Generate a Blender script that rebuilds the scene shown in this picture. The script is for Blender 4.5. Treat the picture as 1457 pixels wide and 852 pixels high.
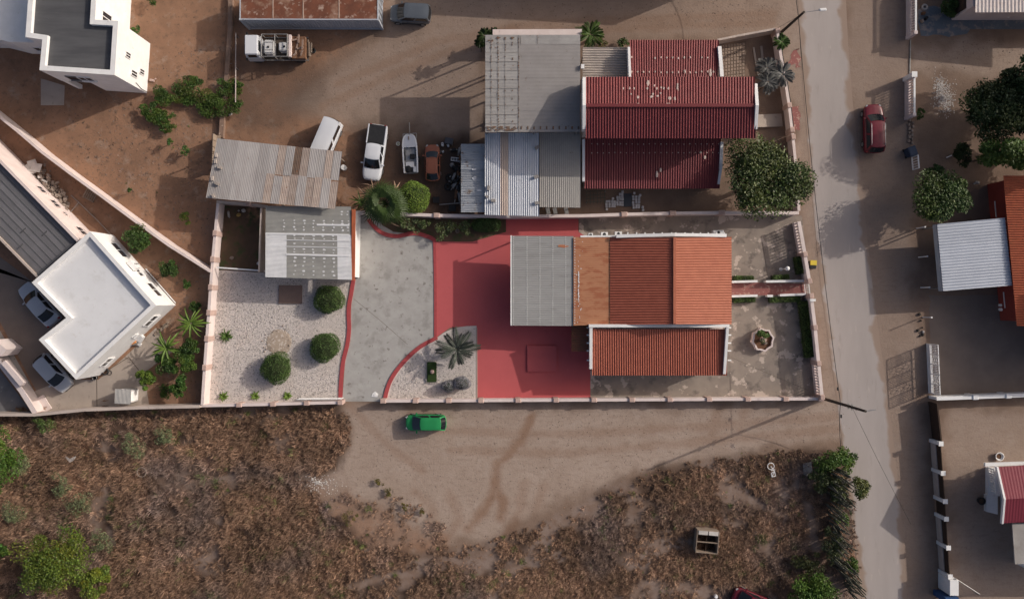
import bpy, bmesh, math, random
import numpy as np
from mathutils import Vector, Matrix
R = math.radians
random.seed(7); rng = np.random.default_rng(11)
for o in list(bpy.data.objects): bpy.data.objects.remove(o)
SC = bpy.context.scene; COL = SC.collection
# ------------------------------------------------------------------ camera, sky, sun, exposure
H = 73.6          # drone height in metres, looking straight down
S = 15.4          # survey scale: pixels of the photograph per metre on the ground
cam = bpy.data.cameras.new('camera'); cam.lens = 28.0; cam.sensor_width = 36.0; cam.clip_start = 1; cam.clip_end = 3000
co = bpy.data.objects.new('camera', cam); co.location = (0, 0, H); co.rotation_euler = (0, 0, 0); COL.objects.link(co); SC.camera = co
SUN_EL = R(26.3); SUN_AZ = math.atan2(.926, .378)
w = bpy.data.worlds.new('World'); SC.world = w; w.use_nodes = True
nt = w.node_tree; bg = nt.nodes['Background']; sk = nt.nodes.new('ShaderNodeTexSky'); sk.sky_type = 'NISHITA'
sk.sun_disc = False; sk.sun_elevation = SUN_EL; sk.sun_rotation = SUN_AZ; sk.dust_density = 6.0; sk.air_density = .65; sk.ozone_density = 1.0
nt.links.new(sk.outputs[0], bg.inputs[0]); bg.inputs[1].default_value = 0.115
sl = bpy.data.lights.new('sun', 'SUN'); sl.energy = 2.85; sl.angle = R(.5); sl.color = (1, .93, .84)
so = bpy.data.objects.new('sun', sl); COL.objects.link(so)
sdir = Vector((-math.sin(SUN_AZ) * math.cos(SUN_EL), -math.cos(SUN_AZ) * math.cos(SUN_EL), -math.sin(SUN_EL)))
so.rotation_euler = sdir.to_track_quat('-Z', 'Y').to_euler(); so.location = (40, 20, 40)
SC.view_settings.view_transform = 'Standard'; SC.view_settings.look = 'None'; SC.view_settings.exposure = 0.0; SC.view_settings.gamma = 1

def at(px, py, h=0.0):
    """surveyed point: where a photo pixel lies in the place, for something h metres above ground"""
    k = (1 - h / H) / S
    return Vector(((px - 728.5) * k, (426 - py) * k, h))
# ------------------------------------------------------------------ materials
MATS = {}
def M(name, c1, c2=None, scale=2.0, rough=.85, bump=.15, bscale=None, c3=None, s3=6.0, t3=.62, metal=0.0, rnd=0.0, tint=False, stretch=(1, 1, 1), spec=.3, w3=.06, dist=.02, c4=None, s4=.6, t4=.55):
    if name in MATS: return MATS[name]
    m = bpy.data.materials.new(name); m.use_nodes = True; MATS[name] = m
    N = m.node_tree.nodes; Lk = m.node_tree.links.new; b = N['Principled BSDF']
    b.inputs['Roughness'].default_value = rough; b.inputs['Metallic'].default_value = metal
    b.inputs['Specular IOR Level'].default_value = spec
    tc = N.new('ShaderNodeTexCoord'); mp = N.new('ShaderNodeMapping'); mp.inputs['Scale'].default_value = stretch
    Lk(tc.outputs['Object'], mp.inputs[0]); vec = mp.outputs[0]
    def noise(s, d=5):
        n = N.new('ShaderNodeTexNoise'); n.inputs['Scale'].default_value = s; n.inputs['Detail'].default_value = d; n.inputs['Roughness'].default_value = .62
        Lk(vec, n.inputs['Vector']); return n.outputs['Fac']
    def mix(f, a, bb, blend='MIX'):
        x = N.new('ShaderNodeMix'); x.data_type = 'RGBA'; x.blend_type = blend
        for sk_, v in ((x.inputs[0], f), (x.inputs[6], a), (x.inputs[7], bb)):
            if isinstance(v, (int, float)): sk_.default_value = v
            elif isinstance(v, tuple): sk_.default_value = (*v[:3], 1)
            else: Lk(v, sk_)
        return x.outputs[2]
    def ramp(f, lo, hi):
        r = N.new('ShaderNodeMapRange'); r.inputs[1].default_value = lo; r.inputs[2].default_value = hi; r.clamp = True; Lk(f, r.inputs[0]); return r.outputs[0]
    if c2 is None: c2 = tuple(v * .78 for v in c1)
    col = mix(ramp(noise(scale), .34, .66), c1, c2)
    if c4: col = mix(ramp(noise(s4, 6), t4, t4 + .12), col, c4)
    if c3: col = mix(ramp(noise(s3, 4), t3, t3 + w3), col, c3)
    if rnd:
        oi = N.new('ShaderNodeObjectInfo'); hs = N.new('ShaderNodeHueSaturation')
        Lk(ramp(oi.outputs['Random'], -1e-3, 1.0), hs.inputs['Value'])
        r = hs.inputs['Value'].links[0].from_node; r.inputs[3].default_value = 1 - rnd; r.inputs[4].default_value = 1 + rnd
        Lk(col, hs.inputs['Color']); col = hs.outputs[0]
    if tint:
        a = N.new('ShaderNodeAttribute'); a.attribute_name = 'tint'; col = mix(1.0, col, a.outputs['Color'], 'MULTIPLY')
    Lk(col, b.inputs['Base Color'])
    if bump:
        bp = N.new('ShaderNodeBump'); bp.inputs['Strength'].default_value = bump; bp.inputs['Distance'].default_value = dist
        Lk(noise(bscale or scale * 8, 4), bp.inputs['Height']); Lk(bp.outputs[0], b.inputs['Normal'])
    return m
white_paint = M('white_paint', (.78, .77, .76), (.70, .69, .68), 1.2, .7, .05, c3=(.55, .52, .49), s3=3, t3=.66)
white_roof = M('white_roof_coating', (.70, .70, .71), (.65, .65, .66), .5, .6, .05, c3=(.56, .55, .54), s3=.9, t3=.58, w3=.25, c4=(.60, .585, .57), s4=2.6, t4=.6)
pink_wall = M('pale_pink_wall_paint', (.70, .60, .57), (.62, .52, .49), 1.0, .8, .08, c3=(.45, .37, .33), s3=4, t3=.68)
pink_cap = M('pilaster_paint', (.50, .36, .31), (.42, .30, .26), 2, .85, .1)
beige_wall = M('beige_wall_paint', (.50, .42, .37), (.42, .35, .31), 1.0, .85, .1, c3=(.30, .24, .2), s3=3, t3=.64)
bitumen = M('bitumen', (.10, .10, .105), (.07, .07, .075), .8, .8, .2, c3=(.2, .19, .19), s3=9, t3=.7, stretch=(.3, 2, 1))
grey_sheet = M('weathered_grey_sheet', (.36, .345, .33), (.30, .29, .28), 1.2, .55, .06, c3=(.22, .15, .1), s3=5, t3=.68, rnd=.10, c4=(.26, .24, .225), s4=.5, t4=.56)
pale_sheet = M('pale_weathered_sheet', (.40, .375, .36), (.33, .30, .285), 1.0, .6, .06, c3=(.24, .15, .1), s3=4, t3=.66, rnd=.13, stretch=(2, .5, 1))
pink_sheet = M('pinkish_oxidised_sheet', (.42, .34, .29), (.33, .26, .22), 1.2, .6, .06, c3=(.25, .13, .075), s3=4, t3=.64, rnd=.14)
rust_sheet = M('rusty_sheet', (.17, .115, .085), (.12, .08, .06), 2, .8, .1, c3=(.22, .08, .03), s3=5, t3=.58)
silver_sheet = M('silver_sheet', (.56, .58, .62), (.48, .50, .54), .8, .42, .04, c3=(.36, .33, .31), s3=3, t3=.68, rnd=.06)
whitepaint_sheet = M('white_painted_sheet', (.68, .68, .69), (.60, .60, .61), 2, .5, .04, c3=(.42, .41, .4), s3=6, t3=.68, rnd=.04)
tank_roof = M('grey_green_sheet', (.30, .295, .275), (.255, .25, .235), 1.5, .55, .04, c3=(.5, .5, .49), s3=8, t3=.72, rnd=.06)
carport_grey = M('carport_grey_sheet', (.33, .325, .315), (.285, .28, .27), 1.0, .5, .04, rnd=.04, c3=(.25, .24, .225), s3=2.2, t3=.62, stretch=(.4, 2, 1))
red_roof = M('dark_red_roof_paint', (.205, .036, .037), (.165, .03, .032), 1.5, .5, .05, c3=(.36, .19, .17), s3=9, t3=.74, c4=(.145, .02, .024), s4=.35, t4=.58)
red_roof_b = M('maroon_roof_tone', (.17, .032, .036), (.14, .027, .031), 1.2, .5, .05, c3=(.10, .02, .02), s3=6, t3=.7)  # darker red, used on the south slopes and ridge cap
brown_shaded_roof = M('red_brown_shaded_roof', (.34, .10, .062), (.285, .08, .05), 2, .55, .05, c3=(.16, .05, .035), s3=5, t3=.66)  # red-brown front wing; on the west slope, orange with shade painted in
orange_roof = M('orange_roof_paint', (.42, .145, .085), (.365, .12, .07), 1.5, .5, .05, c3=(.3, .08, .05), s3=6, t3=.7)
orange_patio = M('worn_orange_roof_paint', (.46, .215, .115), (.415, .185, .098), .8, .6, .05, c3=(.36, .13, .065), s3=1.1, t3=.50, w3=.12, stretch=(.8, 2.2, 1))
tile_orange = M('terracotta_roof', (.46, .115, .05), (.36, .085, .04), 3, .7, .1, c3=(.2, .1, .05), s3=8, t3=.6)
orange_beam = M('orange_beam', (.44, .12, .05), (.30, .08, .04), 3, .7, .1, stretch=(1, .4, 1))
concrete = M('concrete', (.37, .345, .32), (.29, .265, .245), .7, .9, .15, bscale=18, c3=(.17, .145, .125), s3=2.6, t3=.66, c4=(.235, .21, .19), s4=.45, t4=.52, w3=.08)
drive_con = M('driveway_concrete', (.40, .385, .365), (.345, .33, .312), 1.1, .9, .12, bscale=20, c3=(.20, .18, .165), s3=1.7, t3=.60, c4=(.285, .27, .252), s4=.6, t4=.52, w3=.09)
yard_con = M('stained_yard_concrete', (.30, .25, .21), (.23, .19, .162), .6, .9, .15, bscale=18, c3=(.46, .38, .325), s3=.85, t3=.575, c4=(.155, .13, .115), s4=.8, t4=.53, w3=.04)
tan_con = M('tan_concrete', (.40, .335, .285), (.33, .275, .235), .6, .9, .12, bscale=16, c3=(.24, .2, .175), s3=1.4, t3=.6, w3=.12)
road_m = M('pale_road', (.385, .34, .32), (.345, .305, .285), .35, .9, .12, bscale=25, c3=(.31, .275, .255), s3=.9, t3=.6, w3=.15, stretch=(1.6, .35, 1), c4=(.46, .39, .35), s4=1.5, t4=.62)
red_floor = M('red_floor_paint', (.50, .105, .108), (.465, .096, .099), .5, .75, .05, bscale=30, c3=(.435, .092, .094), s3=1.2, t3=.6, w3=.15)
red_kerb = M('red_kerb_paint', (.40, .07, .075), (.33, .06, .062), 3, .8, .1)
gravel_m = M('white_gravel', (.64, .575, .54), (.52, .46, .43), 9, .95, .5, bscale=14, c3=(.33, .28, .245), s3=7, t3=.63, c4=(.585, .50, .455), s4=.35, t4=.55, dist=.05)
stone_m = M('white_stone', (.66, .60, .555), (.48, .43, .39), 4, .9, .1, tint=True)
soil_m = M('garden_soil', (.15, .075, .042), (.11, .058, .035), 1, .95, .3, c3=(.26, .14, .08), s3=1.2, t3=.6)
dark_soil = M('dark_garden_soil', (.12, .075, .05), (.08, .055, .035), .9, .95, .3, c3=(.06, .07, .03), s3=1.1, t3=.52, w3=.12, c4=(.3, .17, .095), s4=.45, t4=.57)  # dark brown soil with greenish and orange-brown patches
brick_path = M('brick_path', (.30, .12, .105), (.24, .095, .09), 6, .9, .2, c3=(.42, .27, .22), s3=3, t3=.56, bscale=12)
blue_floor = M('worn_blue_floor', (.14, .165, .195), (.11, .13, .155), .9, .8, .1, c3=(.28, .24, .22), s3=1.1, t3=.52, w3=.1)
dark_floor = M('asphalt_floor', (.17, .165, .17), (.13, .125, .13), .8, .9, .1, c3=(.3, .29, .28), s3=1.2, t3=.62)
dirt_dark = M('drive_dirt', (.215, .168, .142), (.175, .138, .117), .5, .95, .2, c3=(.2, .155, .13), s3=.8, t3=.58, w3=.15)  # mottled brown dirt for the car court and east drive
car_white = M('white_car_paint', (.62, .63, .66), (.60, .61, .64), 1, .25, 0, spec=.5, c3=(.5, .48, .46), s3=5, t3=.72)
car_silver = M('silver_car_paint', (.46, .47, .50), (.44, .45, .48), 1, .3, 0, metal=.3, spec=.5)
car_grey = M('grey_car_paint', (.13, .145, .165), (.11, .125, .145), 1, .35, 0, metal=.3, spec=.5, c3=(.25, .24, .23), s3=8, t3=.6, w3=.2)
car_green = M('green_car_paint', (.022, .23, .075), (.02, .21, .068), 1, .25, 0, spec=.5)
car_red = M('dark_red_car_paint', (.135, .014, .024), (.12, .012, .021), 1, .25, 0, spec=.5)
car_orange = M('faded_orange_car_paint', (.33, .115, .068), (.28, .10, .06), 2, .5, 0, c3=(.28, .1, .06), s3=4, t3=.65)
glass = M('car_glass', (.012, .014, .018), (.015, .017, .02), 1, .08, 0, spec=.6)
win_glass = M('window_glass', (.03, .033, .04), (.02, .022, .03), 1, .1, 0, spec=.6)
rubber = M('rubber', (.02, .02, .021), (.03, .03, .03), 4, .8, .1)
black_plastic = M('black_plastic', (.018, .018, .02), (.028, .028, .03), 4, .6, .05)
chrome = M('rim_metal', (.45, .45, .46), (.38, .38, .4), 4, .35, 0, metal=.7)
lamp_glass = M('lamp_lens', (.46, .46, .46), (.4, .4, .4), 2, .2, 0)
tail_red = M('tail_lens', (.35, .02, .02), (.3, .02, .02), 2, .3, 0)
steel = M('steel', (.30, .29, .28), (.22, .21, .2), 4, .5, .1, metal=.4, c3=(.2, .1, .05), s3=6, t3=.65)
rust_m = M('rusted_steel', (.20, .105, .06), (.14, .07, .04), 3, .85, .2, c3=(.32, .25, .2), s3=4, t3=.6)
cont_roof = M('rusty_container_roof', (.19, .07, .04), (.115, .045, .028), 1.2, .85, .15, c3=(.38, .27, .215), s3=2.2, t3=.56, w3=.12, c4=(.28, .16, .11), s4=.6, t4=.5)
cont_side = M('container_side', (.42, .44, .48), (.36, .38, .42), 1.5, .6, .05, c3=(.3, .2, .14), s3=3, t3=.72)
wood = M('weathered_wood', (.30, .235, .185), (.22, .17, .13), 3, .9, .2, stretch=(.5, 4, 1), rnd=.12)
dark_wood = M('dark_brown_panel', (.055, .032, .022), (.04, .025, .018), 3, .8, .15)
stone_grey = M('rubble_stone', (.30, .24, .20), (.22, .175, .145), 3, .95, .3, rnd=.25)
plaster_scrap = M('plaster_scrap', (.52, .48, .45), (.42, .39, .36), 3, .9, .2, rnd=.15)
block_m = M('white_concrete_block', (.56, .55, .56), (.48, .47, .48), 3, .9, .1, rnd=.08)
yellow_m = M('yellow_plastic', (.66, .50, .06), (.6, .45, .05), 3, .5, 0)
blue_plastic = M('dark_blue_plastic', (.022, .04, .075), (.03, .05, .09), 3, .5, .05)
bark = M('bark', (.16, .12, .09), (.10, .075, .055), 4, .95, .4)
leaf_m = M('leaf', (.075, .115, .03), (.055, .09, .022), 2, .55, 0, tint=True, spec=.3)
dry_m = M('dry_grass', (.35, .225, .15), (.28, .175, .115), 1.0, .9, 0, tint=True)
cactus_m = M('cactus_skin', (.10, .11, .075), (.13, .12, .10), 4, .8, .2, c3=(.3, .27, .24), s3=6, t3=.6)
orange_cloth = M('orange_fabric', (.6, .26, .09), (.5, .2, .07), 4, .9, .1)
# ------------------------------------------------------------------ objects
WL = {}
def tag(o, label=None, cat=None, group=None, kind=None):
    if label: o['label'] = label
    if cat: o['category'] = cat
    if group: o['group'] = group
    if kind: o['kind'] = kind
    return o
def thing(name, label, cat, loc=(0, 0, 0), rz=0, group=None):
    o = bpy.data.objects.new(name, None); COL.objects.link(o); o.empty_display_size = .3
    o.location = loc; o.rotation_euler = (0, 0, rz); WL[o] = Vector(loc)
    return tag(o, label, cat, group)
class MB:
    def __init__(s): s.v = []; s.f = []
    def add(s, vs, fs):
        n = len(s.v); s.v += [tuple(v) for v in vs]; s.f += [tuple(i + n for i in f) for f in fs]; return s
    def box(s, c, d, rz=0, taper=1.0, ry=0, rx=0):
        x, y, z = d[0] / 2, d[1] / 2, d[2] / 2
        vs = [(-x, -y, -z), (x, -y, -z), (x, y, -z), (-x, y, -z), (-x * taper, -y * taper, z), (x * taper, -y * taper, z), (x * taper, y * taper, z), (-x * taper, y * taper, z)]
        m = Matrix.Rotation(rz, 3, 'Z') @ Matrix.Rotation(ry, 3, 'Y') @ Matrix.Rotation(rx, 3, 'X')
        return s.add([m @ Vector(v) + Vector(c) for v in vs], [(0, 3, 2, 1), (4, 5, 6, 7), (0, 1, 5, 4), (1, 2, 6, 5), (2, 3, 7, 6), (3, 0, 4, 7)])
    def seg(s, A, B, t, z0, z1, off=0.0, z1b=None):
        """upright slab from A to B (plan), t thick, between z0 and z1 (z1b: its top at B)"""
        a = Vector((A[0], A[1], 0)); b = Vector((B[0], B[1], 0)); d = (b - a); d.normalize(); n = Vector((-d.y, d.x, 0))
        a += n * off; b += n * off; n = n * (t / 2); z1b = z1 if z1b is None else z1b
        vs = [a - n, b - n, b + n, a + n]
        q = [(v.x, v.y, z0) for v in vs] + [(v.x, v.y, z) for v, z in zip(vs, (z1, z1b, z1b, z1))]
        return s.add(q, [(0, 3, 2, 1), (4, 5, 6, 7), (0, 1, 5, 4), (1, 2, 6, 5), (2, 3, 7, 6), (3, 0, 4, 7)])
    def beam(s, P, Q, wd, ht):
        """beam whose top edge runs from P to Q"""
        P = Vector(P); Q = Vector(Q); d = Q - P; n = Vector((-d.y, d.x, 0)).normalized() * (wd / 2); u = Vector((0, 0, ht))
        q = [P - n - u, Q - n - u, Q + n - u, P + n - u, P - n, Q - n, Q + n, P + n]
        return s.add(q, [(0, 3, 2, 1), (4, 5, 6, 7), (0, 1, 5, 4), (1, 2, 6, 5), (2, 3, 7, 6), (3, 0, 4, 7)])
    def prism(s, poly, z0, z1):
        n = len(poly); a = sum(poly[i][0] * poly[(i + 1) % n][1] - poly[(i + 1) % n][0] * poly[i][1] for i in range(n))
        if a < 0: poly = poly[::-1]
        vs = [(p[0], p[1], z0) for p in poly] + [(p[0], p[1], z1) for p in poly]
        return s.add(vs, [tuple(range(n))[::-1], tuple(range(n, 2 * n))] + [(i, (i + 1) % n, n + (i + 1) % n, n + i) for i in range(n)])
    def tube(s, P, Q, r0, r1=None, n=8):
        r1 = r0 if r1 is None else r1; P = Vector(P); Q = Vector(Q); d = (Q - P).normalized()
        a = d.orthogonal().normalized(); b = d.cross(a); vs = []
        for c, r in ((P, r0), (Q, r1)):
            for i in range(n): t = 2 * math.pi * i / n; vs.append(c + (a * math.cos(t) + b * math.sin(t)) * r)
        return s.add(vs, [(i, (i + 1) % n, n + (i + 1) % n, n + i) for i in range(n)] + [tuple(range(n))[::-1], tuple(range(n, 2 * n))])
    def path(s, pts, r, n=6):
        for a, b in zip(pts[:-1], pts[1:]): s.tube(a, b, r, r, n)
        return s
    def torus(s, c, R0, r0, n=14, k=6, axis='Z'):
        vs = []; fs = []
        for i in range(n):
            t = 2 * math.pi * i / n
            for j in range(k):
                p = 2 * math.pi * j / k; q = Vector(((R0 + r0 * math.cos(p)) * math.cos(t), (R0 + r0 * math.cos(p)) * math.sin(t), r0 * math.sin(p)))
                if axis == 'Y': q = Vector((q.x, q.z, q.y))
                if axis == 'X': q = Vector((q.z, q.x, q.y))
                vs.append(q + Vector(c)); fs.append((i * k + j, ((i + 1) % n) * k + j, ((i + 1) % n) * k + (j + 1) % k, i * k + (j + 1) % k))
        return s.add(vs, fs)
    def lathe(s, c, prof, n=12):
        vs = []; fs = []; k = len(prof)
        for r, z in prof:
            for i in range(n): t = 2 * math.pi * i / n; vs.append((c[0] + r * math.cos(t), c[1] + r * math.sin(t), c[2] + z))
        for a in range(k - 1):
            for i in range(n): fs.append((a * n + i, a * n + (i + 1) % n, (a + 1) * n + (i + 1) % n, (a + 1) * n + i))
        fs += [tuple(range(n))[::-1], tuple(range((k - 1) * n, k * n))]
        return s.add(vs, fs)
    def corr(s, A, B, C, D, waves, amp, seg=6, nv=1, sharp=1.0, u0=0., u1=1., v0=0., v1=1., dz=0., wob=0.):
        """corrugated sheet on the quad ABCD: waves counted from A to B, ridges run A to D"""
        A, B, C, D = map(Vector, (A, B, C, D)); nm = (B - A).cross(D - A).normalized()
        if nm.z < 0: nm = -nm
        nu = max(2, int(round(waves * (u1 - u0) * seg))); vs = []; fs = []
        for j in range(nv + 1):
            v = v0 + (v1 - v0) * j / nv
            for i in range(nu + 1):
                u = u0 + (u1 - u0) * i / nu; p = A.lerp(B, u).lerp(D.lerp(C, u), v)
                c = math.cos(2 * math.pi * u * waves); c = math.copysign(abs(c) ** sharp, c)
                vs.append(p + nm * (amp * c + dz + (random.uniform(-wob, wob) if wob else 0)))
        for j in range(nv):
            for i in range(nu): a = j * (nu + 1) + i; fs.append((a, a + 1, a + nu + 2, a + nu + 1))
        return s.add(vs, fs)
    def build(s, name, mat, parent=None, label=None, cat=None, group=None, kind=None, local=False, smooth=False, bevel=0):
        me = bpy.data.meshes.new(name)
        off = WL.get(parent, Vector((0, 0, 0))) if parent is not None and not local else Vector((0, 0, 0))
        own = Vector((0, 0, 0))
        if parent is None and not kind and s.v:
            a = np.array(s.v); own = Vector((float(a[:, 0].mean()), float(a[:, 1].mean()), float(a[:, 2].min())))
        off = off + own
        me.from_pydata([(v[0] - off.x, v[1] - off.y, v[2] - off.z) for v in s.v], [], s.f)
        if bevel or True:
            bm = bmesh.new(); bm.from_mesh(me); bmesh.ops.recalc_face_normals(bm, faces=bm.faces) if len(bm.faces) < 4000 and not smooth else None
            if bevel: bmesh.ops.bevel(bm, geom=bm.edges[:], offset=bevel, segments=2, affect='EDGES', clamp_overlap=True)
            bm.to_mesh(me); bm.free()
        if smooth: me.polygons.foreach_set('use_smooth', [True] * len(me.polygons))
        me.materials.append(mat)
        return link(name, me, parent, own, label, cat, group, kind, WL.get(parent) if not local else None)
def link(name, me, parent=None, own=(0, 0, 0), label=None, cat=None, group=None, kind=None, wl=None):
    o = bpy.data.objects.new(name, me); COL.objects.link(o); o.parent = parent; o.location = own
    WL[o] = Vector(wl) if wl is not None else Vector(own)
    return tag(o, label, cat, group, kind)
def np_mesh(name, V, F, mat, tint=None, smooth=False):
    me = bpy.data.meshes.new(name); V = np.asarray(V, np.float32); F = np.asarray(F, np.int32); n, k = F.shape
    me.vertices.add(len(V)); me.vertices.foreach_set('co', V.ravel()); me.loops.add(n * k); me.loops.foreach_set('vertex_index', F.ravel())
    me.polygons.add(n); me.polygons.foreach_set('loop_start', np.arange(0, n * k, k, dtype=np.int32)); me.polygons.foreach_set('loop_total', np.full(n, k, np.int32))
    if smooth: me.polygons.foreach_set('use_smooth', np.ones(n, bool))
    if tint is not None:
        a = me.attributes.new('tint', 'FLOAT_COLOR', 'POINT'); t = np.ones((len(V), 4), np.float32); t[:, :3] = tint; a.data.foreach_set('color', t.ravel())
    me.materials.append(mat); me.update(); me.validate(); return me
def copy_tree(o, parent=None):
    c = o.copy(); COL.objects.link(c); c.parent = parent
    for ch in list(o.children): copy_tree(ch, c)
    return c
def sheet(name, pts, z, mat, kind='structure', jag=0, step=.6, parent=None):
    """flat ground sheet; jag gives its edge a natural unevenness"""
    P = [at(*p) for p in pts]; out = []
    for a, b in zip(P, P[1:] + P[:1]):
        n = max(1, int((b - a).length / step)) if jag else 1
        for i in range(n):
            q = a.lerp(b, i / n)
            if jag: q = q + Vector((random.gauss(0, jag), random.gauss(0, jag), 0))
            out.append((q.x, q.y, z))
    bm = bmesh.new(); bm.faces.new([bm.verts.new(v) for v in out]); bm.normal_update()
    if bm.faces[:][0].normal.z < 0: bmesh.ops.reverse_faces(bm, faces=bm.faces[:])
    bmesh.ops.triangulate(bm, faces=bm.faces[:])
    me = bpy.data.meshes.new(name); bm.to_mesh(me); bm.free(); me.materials.append(mat)
    return link(name, me, parent, (0, 0, 0), kind=kind)
# ------------------------------------------------------------------ numpy fields for ground and brush
def vnoise(x, y, s, seed=0):
    r = np.random.default_rng(seed).random((256, 256)); x = x / s + 1000; y = y / s + 1000
    xi = np.floor(x).astype(int); yi = np.floor(y).astype(int); fx = x - xi; fy = y - yi; fx = fx * fx * (3 - 2 * fx); fy = fy * fy * (3 - 2 * fy)
    g = lambda a, b: r[a % 256, b % 256]
    return (g(xi, yi) * (1 - fx) + g(xi + 1, yi) * fx) * (1 - fy) + (g(xi, yi + 1) * (1 - fx) + g(xi + 1, yi + 1) * fx) * fy
def fbm(x, y, s, seed=0): return (vnoise(x, y, s, seed) + .5 * vnoise(x, y, s / 2.1, seed + 1) + .25 * vnoise(x, y, s / 4.3, seed + 2)) / 1.75
def sdist(x, y, pts):
    """signed distance (inside positive) to a polygon of photo pixels"""
    P = np.array([at(*p)[:2] for p in pts]); d = np.full(x.shape, 1e9); ins = np.zeros(x.shape, bool)
    for (ax, ay), (bx, by) in zip(P, np.roll(P, -1, 0)):
        ex, ey = bx - ax, by - ay; t = np.clip(((x - ax) * ex + (y - ay) * ey) / (ex * ex + ey * ey + 1e-9), 0, 1)
        d = np.minimum(d, np.hypot(x - ax - t * ex, y - ay - t * ey))
        c = ((ay > y) != (by > y)) & (x < (bx - ax) * (y - ay) / (by - ay + 1e-12) + ax); ins ^= c
    return np.where(ins, d, -d)
def ldist(x, y, pts):
    P = np.array([at(*p)[:2] for p in pts]); d = np.full(x.shape, 1e9)
    for (ax, ay), (bx, by) in zip(P[:-1], P[1:]):
        ex, ey = bx - ax, by - ay; t = np.clip(((x - ax) * ex + (y - ay) * ey) / (ex * ex + ey * ey + 1e-9), 0, 1)
        d = np.minimum(d, np.hypot(x - ax - t * ex, y - ay - t * ey))
    return d
sm = lambda v, a, b: (lambda t: t * t * (3 - 2 * t))(np.clip((v - a) / (b - a), 0, 1))
SAND_S = [(486, 578), (498, 606), (494, 638), (474, 668), (440, 690), (470, 735), (540, 778), (620, 778), (700, 766), (765, 732), (830, 708), (880, 680), (960, 660), (1060, 645), (1150, 633), (1200, 626), (1240, 560), (1170, 572)]
SAND_N = [(560, -200), (1150, -200), (1135, 50), (1020, 56), (830, 50), (690, 50), (688, 190), (640, 205), (560, 200), (470, 168), (400, 150), (470, 100), (548, 42)]
SAND_E = [(1195, -200), (1300, -200), (1300, 400), (1316, 480), (1330, 900), (1340, 1100), (1200, 1100), (1215, 500)]
SAND_E2 = [(1290, 58), (1700, 58), (1700, 110), (1290, 108)]
SAND_E3 = [(1336, 580), (1700, 575), (1700, 1000), (1370, 1000)]
SAND_P = [(1104, 35), (1150, -200), (1170, -200), (1150, 100), (1175, 300), (1205, 620), (1160, 570), (1142, 300)]
SOIL = [(-300, -300), (560, -300), (545, 30), (470, 95), (400, 150), (470, 175), (560, 205), (690, 200), (690, 305), (300, 310), (288, 585), (-300, 585)]
BRUSH = [(-400, 588), (484, 577), (496, 606), (493, 636), (474, 666), (440, 692), (470, 735), (530, 782), (620, 786), (700, 776), (770, 742), (830, 716), (885, 684), (960, 664), (1060, 650), (1150, 640), (1196, 640), (1212, 760), (1222, 1150), (-400, 1150)]
BARE = [([(270, 683), (330, 681), (390, 675), (440, 674)], .45), ([(1105, 690), (1118, 712)], .9), ([(1050, 700), (1120, 735), (1090, 780)], .6), ([(905, 800), (960, 770), (985, 770)], 1.0), ([(760, 800), (790, 740), (840, 718)], .9), ([(620, 800), (700, 800), (690, 790)], .7), ([(1002, 765), (1003, 766)], 1.1), ([(1070, 850), (1090, 858)], 1.5), ([(150, 635), (160, 645)], .7), ([(700, 852), (740, 800), (800, 790)], .8), ([(300, 800), (270, 790)], 1.2), ([(880, 850), (930, 830), (1000, 840)], .8), ([(480, 850), (520, 830), (620, 800)], .6), ([(150, 700), (130, 740)], .8), ([(1030, 690), (1040, 700)], 1.0), ([(1150, 720), (1165, 790)], .6)]
OILY = [[(330, 92), (470, 92), (455, 150), (400, 190), (330, 195)], [(505, 168), (690, 190), (692, 304), (570, 300), (500, 262)], [(616, 195), (692, 195), (692, 304), (620, 304)]]
ORANGE = [(440, 685), (500, 690), (560, 735), (640, 765), (630, 800), (540, 790), (470, 745)]
TRACKS = [[(757, 592), (745, 620), (722, 650), (708, 662), (704, 695), (690, 725), (665, 752)], [(704, 690), (716, 715), (712, 735)], 
          [(745, 690), (738, 735), (720, 760)], [(590, 700), (612, 720), (618, 760)], [(775, 690), (765, 720)], [(640, 700), (655, 740), (640, 762)], [(1020, 590), (1012, 620)], [(1060, 585), (1052, 612)]]
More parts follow.
